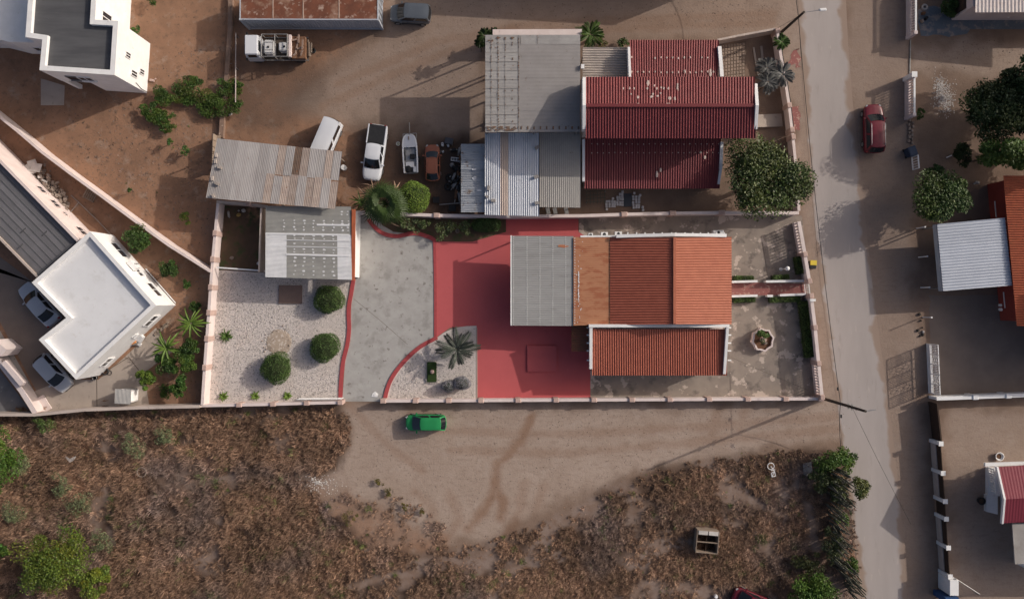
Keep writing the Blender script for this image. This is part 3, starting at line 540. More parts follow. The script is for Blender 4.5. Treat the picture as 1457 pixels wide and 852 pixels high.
def window(root, A, B, z0, z1, n=2, frame=white_paint, out=.05, sill=True, parent=None):
    """window in a wall whose face runs A to B (xy); outward is to the right of A->B"""
    A = Vector((A[0], A[1])); B = Vector((B[0], B[1])); d = (B - A).normalized(); nn = Vector((d.y, -d.x)) * out; c0 = A + nn; c1 = B + nn
    f = MB(); f.seg(c0, c1, .08, z0, z0 + .06); f.seg(c0, c1, .08, z1 - .06, z1)
    for i in range(n + 1):
        q = c0.lerp(c1, i / n); f.seg(q - d * .03, q + d * .03, .076, z0 + .062, z1 - .062)
    if sill: f.seg(c0 - d * .1, c1 + d * .1, .22, z0 - .09, z0 - .003, 0)
    w_ = f.build('window', frame, root)
    for i in range(n):
        g_ = MB(); g_.seg(c0.lerp(c1, i / n) + d * .033, c0.lerp(c1, (i + 1) / n) - d * .033, .05, z0 + .063, z1 - .063); o = g_.build('pane', win_glass, root); o.parent = w_
    return w_
# --- two-storey white house
hs = thing('white_house', 'tall two-storey white house with black flat roof and bright sunlit east wall', 'house', at(110, 60))
P = poly_h([(44, -60), (36, 53), (60, 56.5), (56, 100), (163, 107), (168, 30), (135, 28), (140, -60)], 6.0)
d_ = (P[4] - P[3]).normalized(); n_ = Vector((-d_.y, d_.x)); c1_ = P[3] + d_ * 2.6; mb = MB(); mb.prism([*P[:3], P[3] + n_ * 1.6, c1_ + n_ * 1.6, c1_, *P[4:]], 0, 2.7); mb.build('wall', white_paint, hs)
mb = MB(); mb.prism(P, 2.703, 5.55); mb.build('wall', white_paint, hs)
parapet_ring(P, .42, 5.55, 6.0).build('parapet', white_paint, hs)
mb = MB(); mb.prism(inset(P, .425), 5.552, 5.62); mb.build('roof', bitumen, hs)
E0, E1 = P[4], P[5]; mb = MB()
for t, z0, z1, wd in ((.17, 2.2, 3.3, .5), (.45, 3.6, 4.5, .45), (.30, .9, 1.8, .45)):
    a = E0.lerp(E1, t); d = (E1 - E0).normalized(); window(hs, a, a + d * wd, z0, z1, 1 if wd < .4 else 2, sill=False)
a, b = P[6].lerp(P[7], .12), P[6].lerp(P[7], .32); window(hs, P[6].lerp(P[7], .05), P[6].lerp(P[7], .22), 3.4, 5.0, 2)
S0, S1 = P[3], P[4]; window(hs, S0.lerp(S1, .22), S0.lerp(S1, .36), 3.5, 4.7, 1, steel); window(hs, S0.lerp(S1, .38), S0.lerp(S1, .56), 3.6, 4.7, 2)
mb = MB(); a = S0 + d_ * .22 + n_ * .2; mb.box((a.x, a.y, 1.349), (.36, .36, 2.69)); mb.build('porch_pier', white_paint, hs)
mb = MB(); q0 = E0.lerp(E1, .08); nn = Vector(((E1 - E0).y, -(E1 - E0).x)).normalized() * .05; mb.path([(*(q0 + nn), 2.3), (*(E0.lerp(E1, .02) + nn), 1.2), (*(E0.lerp(E1, .02) + nn), .1)], .03, 5); mb.build('pipe', steel, hs)
wg = thing('house_wing', 'low white flat-roofed wing at the left edge beside the tall white house', 'house wing', at(10, 50))
Pw = poly_h([(-120, 50), (-20, 52), (14, 60.5), (62, 62), (62, -80), (-120, -80)], 3.3); mb = MB(); mb.prism(Pw, 0, 3.3); mb.build('wall', white_paint, wg); parapet_ring(Pw, .3, 3.305, 3.45).build('parapet', white_paint, wg)
window(wg, Pw[2].lerp(Pw[3], .42), Pw[2].lerp(Pw[3], .85), 1.2, 2.2, 2)
# --- white-roofed house with grey-roofed wing
h2 = thing('white_house', 'single-storey house with bright white flat roof, L-shaped and turned at an angle', 'house', at(140, 440))
P = poly_h([(128, 329), (222, 434.5), (108, 540), (55, 483), (94, 452), (45, 402)], 4.1)
mb = MB(); mb.prism(P, 0, 3.6); mb.build('wall', white_paint, h2); parapet_ring(P, .34, 3.6, 4.1).build('parapet', white_paint, h2)
mb = MB(); mb.prism(inset(P, .345), 3.602, 3.68); mb.build('roof', white_roof, h2)
n0, n1 = P[1], P[0]
for t0, t1, z0, z1 in ((.12, .30, 1.3, 2.3), (.40, .50, 1.4, 2.2), (.66, .86, 1.3, 2.4)): window(h2, n0.lerp(n1, t0), n0.lerp(n1, t1), z0, z1)
s0, s1 = P[2], P[1]
for t0, t1, z0, z1 in ((.16, .27, 1.4, 2.3), (.56, .6, 1.7, 2.1), (.72, .86, 1.4, 2.4)): window(h2, s0.lerp(s1, t0), s0.lerp(s1, t1), z0, z1)
mb = MB(); d = (n1 - n0).normalized(); nn = Vector((d.y, -d.x)); a = n0.lerp(n1, .52) + nn * .3; ang = math.atan2(d.y, d.x); mb.box((a.x, a.y, 2.4), (.9, .45, .7), ang); ac = mb.build('ac_unit', white_paint, None, 'white air conditioner hung on the garden side of the white-roofed house', 'air conditioner', bevel=.02)
mb = MB(); mb.torus((a.x + nn.x * .235, a.y + nn.y * .235, 2.4), .24, .03, 12, 5, 'Y'); o = mb.build('fan_grille', black_plastic, ac); o.matrix_parent_inverse = Matrix()
mb = MB(); q = s0.lerp(s1, .04); dd = (s1 - s0).normalized(); nn = Vector((dd.y, -dd.x)) * .06
mb.path([(*(n0.lerp(n1, .02) + Vector((.12, .06))), .1), (*(n0.lerp(n1, .5) + Vector((.14, .1))), .1)], .05, 6); mb.build('drain_pipe', white_paint, h2)
gw = thing('house_wing', 'long low wing with dark grey sheet roof and pink wall with four openings', 'house wing', at(40, 310))
A, B = at(-60, 165, 3.8).xy, at(118, 338, 3.8).xy
Pg = [at(-60, 165, 3.8).xy, at(112, 341, 3.8).xy, at(50, 396, 3.8).xy, at(-120, 222, 3.8).xy]
mb = MB(); mb.prism(Pg, 0, 3.2); mb.build('wall', pink_wall, gw)
mb = MB(); mb.seg(Pg[0], Pg[1], .25, 3.2, 3.8, -.127); mb.build('parapet', pink_wall, gw)
mb = MB(); mb.seg(Pg[2], Pg[3], .2, 3.2, 3.5, -.1); mb.build('parapet', beige_wall, gw)
dk = M('dark_grey_roof_sheet', (.165, .158, .165), (.14, .134, .14), 1, .6, .06, rnd=.12, c3=(.05, .05, .05), s3=2, t3=.68, stretch=(1, 1, 1))
inn = inset(Pg, .26); a0, a1, b1, b0 = inn[0], inn[1], inn[2], inn[3]
for i in range(8):
    for j in range(1):
        u0, u1 = 0, 1; mb = MB()
        mb.corr((*a0, 3.42), (*b0, 3.34), (*b1, 3.34), (*a1, 3.42), 32, .005, 4, 1, u0=i / 8, u1=(i + 1) / 8, v0=u0, v1=u1, dz=.006 * ((i + j) % 2)); mb.build('roof_sheet', dk, gw)
for t0, t1, z0, z1 in ((.545, .60, 1.3, 2.2), (.66, .72, 1.3, 2.2), (.76, .79, 1.5, 2.0), (.885, .95, 1.3, 2.3)): window(gw, Pg[1].lerp(Pg[0], 1 - t1), Pg[1].lerp(Pg[0], 1 - t0), z0, z1, 2, pink_wall)
mb = MB(); ax = (a1 - a0).normalized()
for u, t0 in ((.30, .84), (.55, .74), (.80, .80)): p = a0.lerp(a1, t0).lerp(b0.lerp(b1, t0), u); q_ = p + (b0 - a0).normalized() * .6; mb.seg(p, q_, .08, 3.40, 3.455)
for u in (.125, .25, .375, .5, .625, .75, .875): mb.seg(a0.lerp(b0, u), a1.lerp(b1, u), .05, 3.38 - .08 * u, 3.452 - .08 * u)
mb.build('roof_seam', bitumen, gw)
mb = MB(); mb.seg(inn[1], inn[2], .22, 3.3, 3.5, .05); mb.build('flashing', bitumen, gw)
# --- helper for sheet roofs built sheet by sheet
def posts(root, pts, h, mat=steel, r_=.06, name='post'):
    for x, y in pts: q = at(x, y, h); mb = MB(); mb.tube((q.x, q.y, 0), (q.x, q.y, h - .05), r_); mb.build(name, mat, root)
def sheets(root, Q, waves, amp, nu, nv, mats, seg=5, lift=.007, jit=.0, nvs=1, wob=0., u0=0., u1=1., v0=0., v1=1.):
    A, B, C, D = Q; k = 0
    for j in range(nv):
        for i in range(nu):
            m = mats(i, j) if callable(mats) else mats
            a0 = u0 + (u1 - u0) * i / nu; a1 = u0 + (u1 - u0) * (i + 1) / nu; b0 = v0 + (v1 - v0) * j / nv; b1 = v0 + (v1 - v0) * (j + 1) / nv
            e = random.uniform(-jit, jit); mb = MB(); mb.corr(A, B, C, D, waves, amp, seg, nvs, u0=a0, u1=min(1, a1 + .004), v0=b0 + e * (j > 0), v1=min(1.01, b1 + .006), dz=lift * ((i + j) % 3) + random.uniform(0, .003), wob=wob)
            mb.build('roof_sheet', m, root)
def blob(mb, c, rx, ry, z=.012, n=7):
    vs = []; a0 = random.random() * 6
    for k in range(n): t = a0 + 2 * math.pi * k / n; f = random.uniform(.7, 1.2); vs.append((c[0] + rx * f * math.cos(t), c[1] + ry * f * math.sin(t), c[2] + z * .6))
    mb.add(vs + [(c[0], c[1], c[2] + z)], [(k, (k + 1) % n, n) for k in range(n)])
# --- patched grey-green shed (white gravel yard)
sh = thing('patched_shed', 'open shed with grey sheet roof patched in white paint, orange beam on its right', 'shed', at(440, 345))
Q = [at(378, 293, 2.6), at(377.5, 394, 2.9), at(500.5, 398, 2.9), at(499, 294, 2.6)]  # ridges run west-east
bz = [(0, .14), (.14, .255), (.255, .39), (.39, .475), (.475, .565), (.565, .675), (.675, .80), (.80, 1)]
A, B, C, D = Q
for i, (a, b) in enumerate(bz):
    segs = [(0, 1, tank_roof)] if i < 3 else [(0, .245, whitepaint_sheet), (.245, .835, tank_roof), (.835, 1, whitepaint_sheet)]
    for c0, c1, m in segs:
        mb = MB(); mb.corr(A, B, C, D, 56, .016, 4, u0=a, u1=min(1, b + .004), v0=c0, v1=c1 + .002, dz=.008 * (i % 2)); mb.build('roof_sheet', m, sh)
    if i in (2, 3, 4, 5, 6):
        v0 = .6 if i == 2 else .0 if i == 3 else .24; mb = MB(); p0 = A.lerp(B, a).lerp(D.lerp(C, a), v0); p1 = A.lerp(B, a).lerp(D.lerp(C, a), .98); mb.beam(p0 + Vector((0, 0, .045)), p1 + Vector((0, 0, .045)), .16 if i in (2, 3, 6) else .07, .02); mb.build('painted_seam', whitepaint_sheet, sh)
mb = MB()
for i, u in enumerate((.07, .11, .2, .24, .29, .33, .41, .45, .52, .6, .64, .72, .77, .83, .9, .95)):
    for v in (.22, .34, .45, .56, .68, .79, .9, .97) if u < .4 else (.34, .45, .56, .68, .79):
        if u < .13 and v < .8: continue
        p = A.lerp(B, u).lerp(D.lerp(C, u), v + random.uniform(-.01, .01)); f = random.uniform(.6, 1.3); blob(mb, (p.x, p.y, p.z + .025), .11 * f, .075 * f)
mb.build('sealed_screws', whitepaint_sheet, sh, kind='stuff')
mb = MB(); mb.beam(at(503, 298, 2.75), at(502, 399, 2.85), .30, .22); mb.build('beam', orange_beam, sh)
posts(sh, [(380, 300), (380, 390), (440, 393), (497, 394), (496, 300)], 2.6)
mb = MB(); mb.seg(at(383, 300).xy, at(380, 388).xy, .14, 0, 2.4); mb.build('wall', beige_wall, sh)
# --- rusty shed roof with loose sheets
sh = thing('rusty_shed', 'open shed roofed with old grey and rusty corrugated sheets, turned slightly', 'shed', at(390, 245))
Q = [at(309, 197, 3.5), at(487, 216, 3.6), at(477, 297, 3.35), at(293, 281, 3.25)]
sheets(sh, Q, 76, .007, 5, 1, pale_sheet, 5, jit=.0, u1=.435, wob=.002)
def pick(i, j):
    if (i, j) == (3, 0): return rust_sheet
    return pink_sheet if (i + 2 * j) % 3 == 1 or (j == 1 and i in (0, 3, 6)) else pale_sheet
sheets(sh, Q, 76, .008, 9, 2, pick, 5, lift=.018, jit=.03, u0=.435, wob=.003)
posts(sh, [(312, 203), (400, 213), (480, 222), (300, 277), (390, 286), (470, 293)], 3.2, wood, .07)
for i, (x, y, a) in enumerate([(307.5, 221, .2), (306.5, 229.5, .1), (312.5, 238.5, 1.4), (301.5, 254, .2), (308, 261.5, 1.2), (302.5, 279, .5)]):
    nm = ['first', 'second', 'third', 'fourth', 'fifth', 'sixth'][i]; q = at(x, y, 3.5); u_ = (y - 197) / 84; z = 3.5 - .25 * u_ + .03
    mb = MB(); mb.box((q.x, q.y, z + .09), (.38, .2, .18), a + 1.5); mb.build('roof_weight', M('loose_brick', (.42, .36, .32), (.34, .29, .26), 4, .9, .2, rnd=.25), None, nm + ' block from the top weighing down the left edge of the rusty shed roof', 'block', 'blocks on the rusty shed roof')
g = thing('plank_fence', 'short upright grey plank fence at the left end of the rusty shed', 'fence', at(301, 214))
A, B = at(303, 190, 1.5), at(301.5, 238, 1.5)
for k in range(5):
    mb = MB(); mb.seg(A.lerp(B, k / 5).xy, A.lerp(B, k / 5 + .185).xy, .05, .05, 1.5); mb.build('plank', wood, g)
mb = MB(); mb.seg(A.xy, B.xy, .5, .6, .68, .1); mb.build('rail', wood, g)
# --- tall workshop and lean-to roofs
ws = thing('workshop_roof', 'tall open workshop with weathered grey flat sheet roof beside the red-roofed house', 'workshop', at(757, 130))
h = 5.3; X0, X1, Y0, Y1 = 690.5, 825, 50, 188
def rowsheets(root, x0, x1, y0, y1, n, h, mat, waves, amp=.006, c=1, hx=0):
    A, B, C, D = at(x0, y0, h), at(x0, y1, h), at(x1, y1, h + hx), at(x1, y0, h + hx)
    sheets(root, (A, B, C, D), waves, amp, n, c, mat, 4, .006)
dents = M('pale_workshop_sheet', (.345, .33, .315), (.29, .275, .265), 1.5, .55, .05, c3=(.2, .13, .1), s3=3.5, t3=.66, rnd=.06)
rowsheets(ws, 690.5, 738, 50, 188, 11, 5.3, dents, 66, .009, 1, .02)
rowsheets(ws, 738, 825, 50, 63, 1, 5.34, dents, 7, .008, 3)
ws_g = M('grey_workshop_sheet', (.285, .265, .255), (.25, .232, .222), .9, .55, .04, c3=(.2, .17, .155), s3=2.2, t3=.66, rnd=.03)
rowsheets(ws, 738.5, 825, 63, 188, 8, 5.33, ws_g, 64)
mb = MB()
for x in (699, 709, 719, 729, 738):
    for k in range(34):
        y = 52 + k * 4.05 + random.uniform(-1, 1)
        if random.random() < (.75 if x in (709, 738) else .45): p = at(x + random.uniform(-.5, .5), y, 5.36); blob(mb, p, random.uniform(.03, .07), random.uniform(.05, .13), .008, 5)
for x in list(range(742, 825, 9)):
    for y in (181, 183): p = at(x, y, 5.37); blob(mb, p, .08, .1, .008, 5)
for k in range(26): p = at(random.uniform(694, 735), random.choice((181, 183, 185, 54, 58)), 5.36); blob(mb, p, random.uniform(.08, .3), random.uniform(.05, .12), .008, 6)
mb.build('rusty_screws', rust_sheet, ws, kind='stuff')
mb = MB()
for x in (699.5, 709, 719, 738.2): mb.beam(at(x, 52, 5.362), at(x, 187, 5.362), .03 if x < 730 else .06, .006)
for k in range(1, 11): y = 50 + 138 * k / 11; mb.beam(at(691, y, 5.368), at(737.5, y, 5.368), .024, .006)
for x in (741, 765): mb.beam(at(x, 51, 5.372), at(x, 63, 5.372), .05, .006)
mb.build('sheet_seam', M('dirty_seam', (.23, .195, .175), (.29, .27, .255), 2, .8, .1), ws, kind='stuff')
posts(ws, [(692, 54), (692, 88), (692, 122), (692, 155), (692, 184), (760, 54), (760, 184), (822, 54), (822, 184)], 5.2, steel, .09)
mb = MB(); mb.beam(at(694, 51, 5.27), at(694, 187, 5.27), .1, .16); mb.beam(at(822, 51, 5.27), at(822, 187, 5.27), .1, .16); mb.beam(at(694, 53, 5.25), at(822, 53, 5.25), .1, .16); mb.beam(at(694, 186, 5.25), at(822, 186, 5.25), .1, .16); mb.build('roof_frame', steel, ws)
mb = MB(); q = at(829, 95, 5.5); mb.box((q.x, q.y, 5.5), (.28, .36, .2)); mb.build('floodlight', white_paint, None, 'small square white floodlight at the right edge of the tall workshop roof', 'lamp')
lt = thing('lean_to', 'lean-to with bright silver corrugated roof, one pinkish sheet, between two grey roofs', 'shed', at(728, 247))
Q = [at(690, 189, 3.35), at(767, 189, 3.35), at(767, 307, 2.95), at(690, 305, 2.95)]
sheets(lt, Q, 25, .032, 7, 1, lambda i, j: M('peach_sheet', (.50, .40, .34), (.43, .345, .295), 1, .45, .04) if i in (2,) else silver_sheet, 6)
posts(lt, [(693, 193), (693, 300), (763, 300), (763, 193)], 2.9)
for i, (x, y, a) in enumerate([(695, 268, 1.5), (693, 280, 1.5), (702, 285.5, 0), (764, 211, .6), (763, 252, .3), (764, 289, .1)]):
    nm = ['upper left', 'small left', 'lower left', 'upper right', 'middle right', 'lower right'][i]; q = at(x, y, 3.1); zz = 3.35 - .4 * (y - 189) / 117 + .03; s_ = (.4, .25, .22) if i != 1 else (.22, .2, .16)
    mb = MB(); mb.box((q.x, q.y, zz + s_[2] / 2), s_, a); mb.build('roof_weight', M('grey_block', (.30, .28, .265), (.24, .22, .21), 4, .9, .2), None, nm + ' grey block weighing down the bright silver roof', 'block', 'blocks on the silver roof')
lt = thing('lean_to', 'grey lean-to roof under the gable, right of the bright silver roof', 'shed', at(797, 240))
Q = [at(768, 188.5, 3.2), at(826, 188.5, 3.2), at(826, 295, 2.9), at(768, 294, 2.9)]
sheets(lt, Q, 20, .012, 4, 2, M('beige_grey_sheet', (.33, .31, .285), (.29, .272, .25), .8, .55, .04, c3=(.22, .18, .15), s3=2, t3=.67, rnd=.03), 5)
posts(lt, [(771, 192), (771, 290), (822, 290)], 2.8)
for x in (780, 790, 806): mb = MB(); q = at(x, 300, 1.2); mb.box((q.x, q.y, .9), (.35, .6, .5), .2); mb.build('scrap_box', steel, None, {780: 'left', 790: 'middle', 806: 'right'}[x] + ' dark metal box sticking out under the lower edge of the grey lean-to', 'box')
lt = thing('lean_to', 'small low lean-to with dented rust-stained grey sheets beside the scrap', 'shed', at(673, 253))
Q = [at(656, 205, 2.4), at(656, 302, 2.4), at(691, 302, 2.75), at(691, 205, 2.75)]
sheets(lt, Q, 40, .02, 8, 1, M('dented_sheet', (.40, .415, .44), (.32, .335, .355), .9, .5, .12, c3=(.22, .17, .14), s3=1.6, t3=.6, w3=.08, rnd=.09, bscale=3), 4, .016, .02, 6, wob=.012)
posts(lt, [(658, 208), (658, 299)], 2.3)
mb = MB(); p = at(675, 254, 2.60); blob(mb, p, .2, .26, .03, 9); p = at(675, 241, 2.65); blob(mb, p, .25, .1, .03); p = at(683, 271, 2.7); blob(mb, p, .3, .12, .03); mb.build('sealant_patch', whitepaint_sheet, lt)
# --- red-roofed house
rh = thing('red_house', 'two-storey house with dark red corrugated gable roofs and white parapets', 'house', at(930, 155))
def rp(x, y, h): return at(x, y, h)
hr, hn, hs_ = 7.5, 6.75, 6.55
w0, w1 = at(833.5, 150, 7), at(1073, 150, 7)
mb = MB(); yN, yS = at(0, 112, 6.7).y, at(0, 184, 6.6).y; mb.prism([Vector((w0.x, yS)), Vector((w1.x - .2, yS)), Vector((w1.x - .2, yN)), Vector((w0.x, yN))], 0, 6.3); mb.build('wall', beige_wall, rh)
def roof(nm, Q, waves, amp, mat, nv=3, seg=6, dz=0, parent=None): mb = MB(); mb.corr(*Q, waves, amp, seg, nv, .8, dz=dz, wob=.002); return mb.build(nm, mat, parent or rh)
roof('roof_slope', [rp(833.5, 150, hr), rp(1074, 150, hr), rp(1074, 109.5, hn), rp(833.5, 109.5, hn)], 61, .035, red_roof)
roof('roof_slope', [rp(833.5, 150, hr), rp(1076, 150, hr), rp(1075, 197, hs_), rp(833.5, 197, hs_)], 61, .035, red_roof_b)
mb = MB(); mb.beam(rp(834, 150, hr + .1), rp(1074, 150, hr + .1), .3, .1); mb.build('ridge_cap', red_roof_b, rh, bevel=.03)
for x, lab in ((831.3, 'W'), (1075.6, 'E')):
    p = [rp(x, 119 if x > 900 else 110, 6.8), rp(x + (2 if x > 900 else 0), 150, hr + .25), rp(x, 184, 6.8)]; mb = MB()
    for a, b in zip(p[:-1], p[1:]): mb.beam(a, b, .27, 1.0)
    mb.build('parapet', white_paint, rh)
# lower wing
mb = MB(); mb.prism([Vector((at(834, 0, 2.8).x, at(0, 262, 2.5).y)), Vector((at(1020, 0, 2.8).x, at(0, 262, 2.5).y)), Vector((at(1020, 0, 2.8).x, yS - .003)), Vector((at(834, 0, 2.8).x, yS - .003))], 0, 2.35); mb.build('wall', beige_wall, rh)
hl0, hl1 = 3.15, 2.6
roof('roof_slope', [rp(832, 192, hl0), rp(1026, 192, hl0), rp(1024, 268.5, hl1), rp(832, 268.5, hl1)], 55, .032, red_roof_b)
mb = MB(); mb.beam(rp(1027.5, 202, 3.3), rp(1026, 240, 3.05), .25, .5); mb.beam(rp(1026, 240, 3.05), rp(1022.5, 262, 2.75), .2, .4); mb.build('parapet', white_paint, rh)
mb = MB(); mb.beam(rp(830.5, 198, 3.4), rp(830.5, 258, 2.95), .22, .5); mb.build('parapet', white_paint, rh)
# upper wing
roof('roof_slope', [rp(897, 111, 6.1), rp(1021, 111, 6.1), rp(1023, 57, 5.3), rp(896, 57, 5.3)], 36, .035, red_roof)
mb = MB(); mb.prism([Vector((at(900, 0, 5).x, yN + .003)), Vector((at(1016, 0, 5).x, yN + .003)), Vector((at(1016, 0, 5).x, at(0, 64, 5.2).y)), Vector((at(900, 0, 5).x, at(0, 64, 5.2).y))], 0, 5.0); mb.build('wall', beige_wall, rh)
mb = MB(); mb.beam(rp(895, 67, 5.7), rp(896.5, 110, 6.3), .2, .7); mb.build('parapet', white_paint, rh)
mb = MB(); mb.beam(rp(1024, 66, 5.7), rp(1027.5, 109, 6.3), .3, .7); mb.build('parapet', white_paint, rh)
mb = MB()
def onroof(x, y, Z): return at(x, y, Z)
for k in range(15):
    for y, Z in ((82, 5.72), (102.5, 6.02)):
        if random.random() < .85: blob(mb, at(899 + k * 8.3, y + random.uniform(-1, 1), Z + .03), .07, .1, .02, 6)
for x, y, rx, ry in [(922, 119, .2, .4), (964, 126, .13, .7), (931, 122, .1, .15), (908, 139, .14, .2), (953, 140, .22, .2), (960, 141, .12, .25), (927, 138, .2, .12), (936, 137, .15, .1), (1011, 104, .12, .4), (975, 102, .08, .2), (878, 148.5, .15, .08), (892, 148.5, .2, .08), (908, 148, .15, .1), (952, 148, .3, .08), (941, 125, .1, .1), (898, 134, .1, .1), (940, 133, .12, .1)]:
    Z = 7.5 - .75 * abs(150 - y) / 40 if y > 111 else 6.05; blob(mb, at(x, y, Z + .04), rx * .8, ry * .95, .02, 5)
for k in range(9): blob(mb, at(888 + k * 8 + random.uniform(-2, 2), random.choice((126, 134, 141)), 7.15 + random.uniform(0, .15)), .08, .12, .02, 6)
for k in range(23):
    for y, Z in ((205, 3.13), (217.5, 3.03)): blob(mb, at(842 + k * 8.2, y + random.uniform(-.4, .4), Z), .055, .06, .015, 5)
for x, y, rx, ry in [(935, 248, .12, .35), (940, 242, .1, .2), (1003, 224, .1, .15), (997, 217, .1, .1)]: blob(mb, at(x, y, 3.15 - .55 * (y - 199) / 69 + .03), rx, ry, .02, 8)
mb.build('worn_paint_patches', M('bare_roof_patch', (.62, .50, .45), (.5, .38, .33), 4, .7, 0), rh, kind='stuff')
st = thing('lean_to', 'striped grey corrugated roof between the workshop and the upper red roof', 'shed', at(862, 90))
mb = MB(); mb.corr(at(829, 68, 4.6), at(829, 110, 4.8), at(894, 110, 4.8), at(893, 68, 4.6), 12, .075, 8, 2); mb.build('roof', M('ribbed_grey_sheet', (.56, .50, .45), (.47, .42, .38), 1.2, .6, .05), st)
posts(st, [(832, 72), (889, 72)], 4.4)
# --- main house
mh = thing('orange_house', 'house with orange corrugated gable roof, red-brown front wing and white parapets', 'house', at(935, 430))
roof('roof_slope', [at(960, 338, 4.7), at(960, 461, 4.7), at(868, 462, 3.5), at(868, 338, 3.5)], 33, .03, brown_shaded_roof, 3, 6, 0, mh)  # west slope: shade of facing away from the sun put into the colour
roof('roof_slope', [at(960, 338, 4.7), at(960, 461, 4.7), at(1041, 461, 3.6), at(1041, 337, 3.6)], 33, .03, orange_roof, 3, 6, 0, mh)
mb = MB(); mb.beam(at(960, 337.5, 4.8), at(960, 461, 4.8), .28, .1); mb.build('ridge_cap', orange_roof, mh, bevel=.03)
x0, x1 = at(870, 0, 3.4).x, at(1034, 0, 3.5).x; yt, yb = at(0, 339, 3.4).y, at(0, 460, 3.4).y
xr = at(960, 0, 4.7).x
mb = MB(); mb.prism([Vector((x0, yb)), Vector((x1, yb)), Vector((x1, yt)), Vector((x0, yt))], 0, 3.3); mb.build('wall', pink_wall, mh)
# front wing (lower right)
roof('roof_slope', [at(842, 468, 3.35), at(1034, 468, 3.35), at(1034.5, 534, 2.75), at(842.5, 534, 2.75)], 58, .03, brown_shaded_roof, 3, 6, 0, mh)
xa, xb = at(846, 0, 3).x, at(1030, 0, 3).x; mb = MB(); mb.prism([Vector((xa, at(0, 526, 2.8).y)), Vector((xb, at(0, 526, 2.8).y)), Vector((xb, yb - .003)), Vector((xa, yb - .003))], 0, 2.6); mb.build('wall', pink_wall, mh)
mb = MB(); mb.beam(at(838, 463.5, 3.75), at(960, 463.5, 3.95), .26, .5); mb.beam(at(960, 463.5, 3.95), at(1038, 463.5, 3.75), .26, .5); mb.build('parapet', white_paint, mh)
mb = MB(); mb.beam(at(841, 466, 3.7), at(841, 525, 3.2), .26, .6); mb.build('parapet', white_paint, mh)
mb = MB(); mb.beam(at(1035.5, 466, 3.7), at(1031, 532, 3.0), .24, .6); mb.build('parapet', white_paint, mh)
for y in (466, 476.5, 488, 499, 512.5):
    mb = MB(); mb.beam(at(835, y, 3.0), at(839, y, 3.0), .12, .14); mb.build('rafter_end', white_paint, mh)
    mb = MB(); mb.beam(at(1036, y, 3.0), at(1040.5, y, 3.0), .12, .14); mb.build('rafter_end', white_paint, mh)
# north parapet with rafter ends
mb = MB(); mb.beam(at(877, 336, 3.9), at(960, 333.8, 4.35), .28, .5); mb.beam(at(960, 333.8, 4.35), at(1034, 335, 3.9), .28, .5); mb.build('parapet', white_paint, mh)
mb = MB(); mb.beam(at(826, 336.3, 3.3), at(880, 335.9, 3.3), .16, .4); mb.build('parapet', white_paint, mh)
for x in (893.5, 906, 918, 930.5, 942.5, 956, 962, 975, 986, 997, 1008, 1020, 1030.5):
    mb = MB(); mb.beam(at(x, 330.5, 3.3), at(x, 335.3, 3.3), .11, .16); mb.build('rafter_end', white_paint, mh)
def acunit(x, y, z, dims, lab, rz=0):
    q = at(x, y, z); mb = MB(); mb.box((q.x, q.y, z - dims[2] / 2), dims, rz); o = mb.build('ac_unit', white_paint, None, lab, 'air conditioner', bevel=.02)
    mb = MB(); mb.lathe((q.x, q.y, z + .002), [(min(dims[0], dims[1]) * .38, 0), (min(dims[0], dims[1]) * .34, .02), (.05, .02)], 12); mb.build('fan_grille', black_plastic, o)
acunit(1022.5, 330.5, 2.6, (.95, .36, .6), 'white air conditioner at the right end of the rafter ends on the orange house')
acunit(860, 333.5, 2.9, (.62, .4, .55), 'white air conditioner behind the worn orange flat roof, middle of three')
acunit(840.5, 334.5, 2.9, (.4, .35, .5), 'white air conditioner behind the worn orange flat roof, leftmost of three')
acunit(880, 332.5, 3.0, (.62, .36, .5), 'white air conditioner behind the worn orange flat roof, nearest the rafter ends')
# patio roof and carport
roof('patio_roof', [at(816, 337, 3.2), at(816, 463, 3.2), at(869, 462, 3.45), at(869, 338, 3.45)], 46, .006, orange_patio, 2, 4, 0, mh)
mb = MB()
for k in range(32): blob(mb, at(817.8, 339 + k * 3.9, 3.225), .05, .05, .012, 5)
for k in range(24):
    if random.random() < .9: blob(mb, at(823.3 + random.uniform(-.3, .3), 387 + k * 2.1, 3.25), .06, random.uniform(.04, .12), .015, 6)
for k in range(20): blob(mb, at(random.uniform(820, 830), random.uniform(338, 460), 3.25), .05, .04, .012, 5)
mb.build('screw_caps', whitepaint_sheet, mh, kind='stuff')
cp = thing('carport', 'carport with large grey sheet roof over the red courtyard', 'carport', at(771, 400))
Q = [at(728, 335.5, 2.85), at(728, 463, 2.85), at(815.5, 463.5, 3.1), at(815.5, 336, 3.1)]
sheets(cp, Q, 40, .006, 8, 1, carport_grey, 5, .004)
mb = MB(); A, B, C, D = Q
for v in (.03, .25, .46, .67, .88):
    for k in range(42): u = (k + .5) / 42; p = A.lerp(B, u).lerp(D.lerp(C, u), v); blob(mb, (p.x, p.y, p.z + .018), .055, .05, .012, 5)
mb.build('screw_caps', M('screw_cap', (.62, .61, .6)), cp, kind='stuff')
mb = MB()
for k in range(4): p = at(798 + k * 5, 350 + k * .4, 3.07); blob(mb, p, .26, .13, .012, 9)
mb.build('orange_overspray', orange_patio, cp)
mb = MB(); mb.beam(at(727.2, 335, 2.86), at(727.2, 463, 2.86), .1, .2); mb.build('gutter', white_paint, cp)
posts(cp, [(731, 340), (731, 400), (731, 459), (790, 459)], 2.75, white_paint, .07)
mb = MB(); mb.corr(at(813, 462, 2.45), at(813, 500, 2.45), at(839, 500, 2.6), at(839, 462, 2.6), 11, .02, 5); mb.build('awning', M('brown_awning_sheet', (.17, .055, .035), (.14, .06, .03), 2, .6, .05), mh)
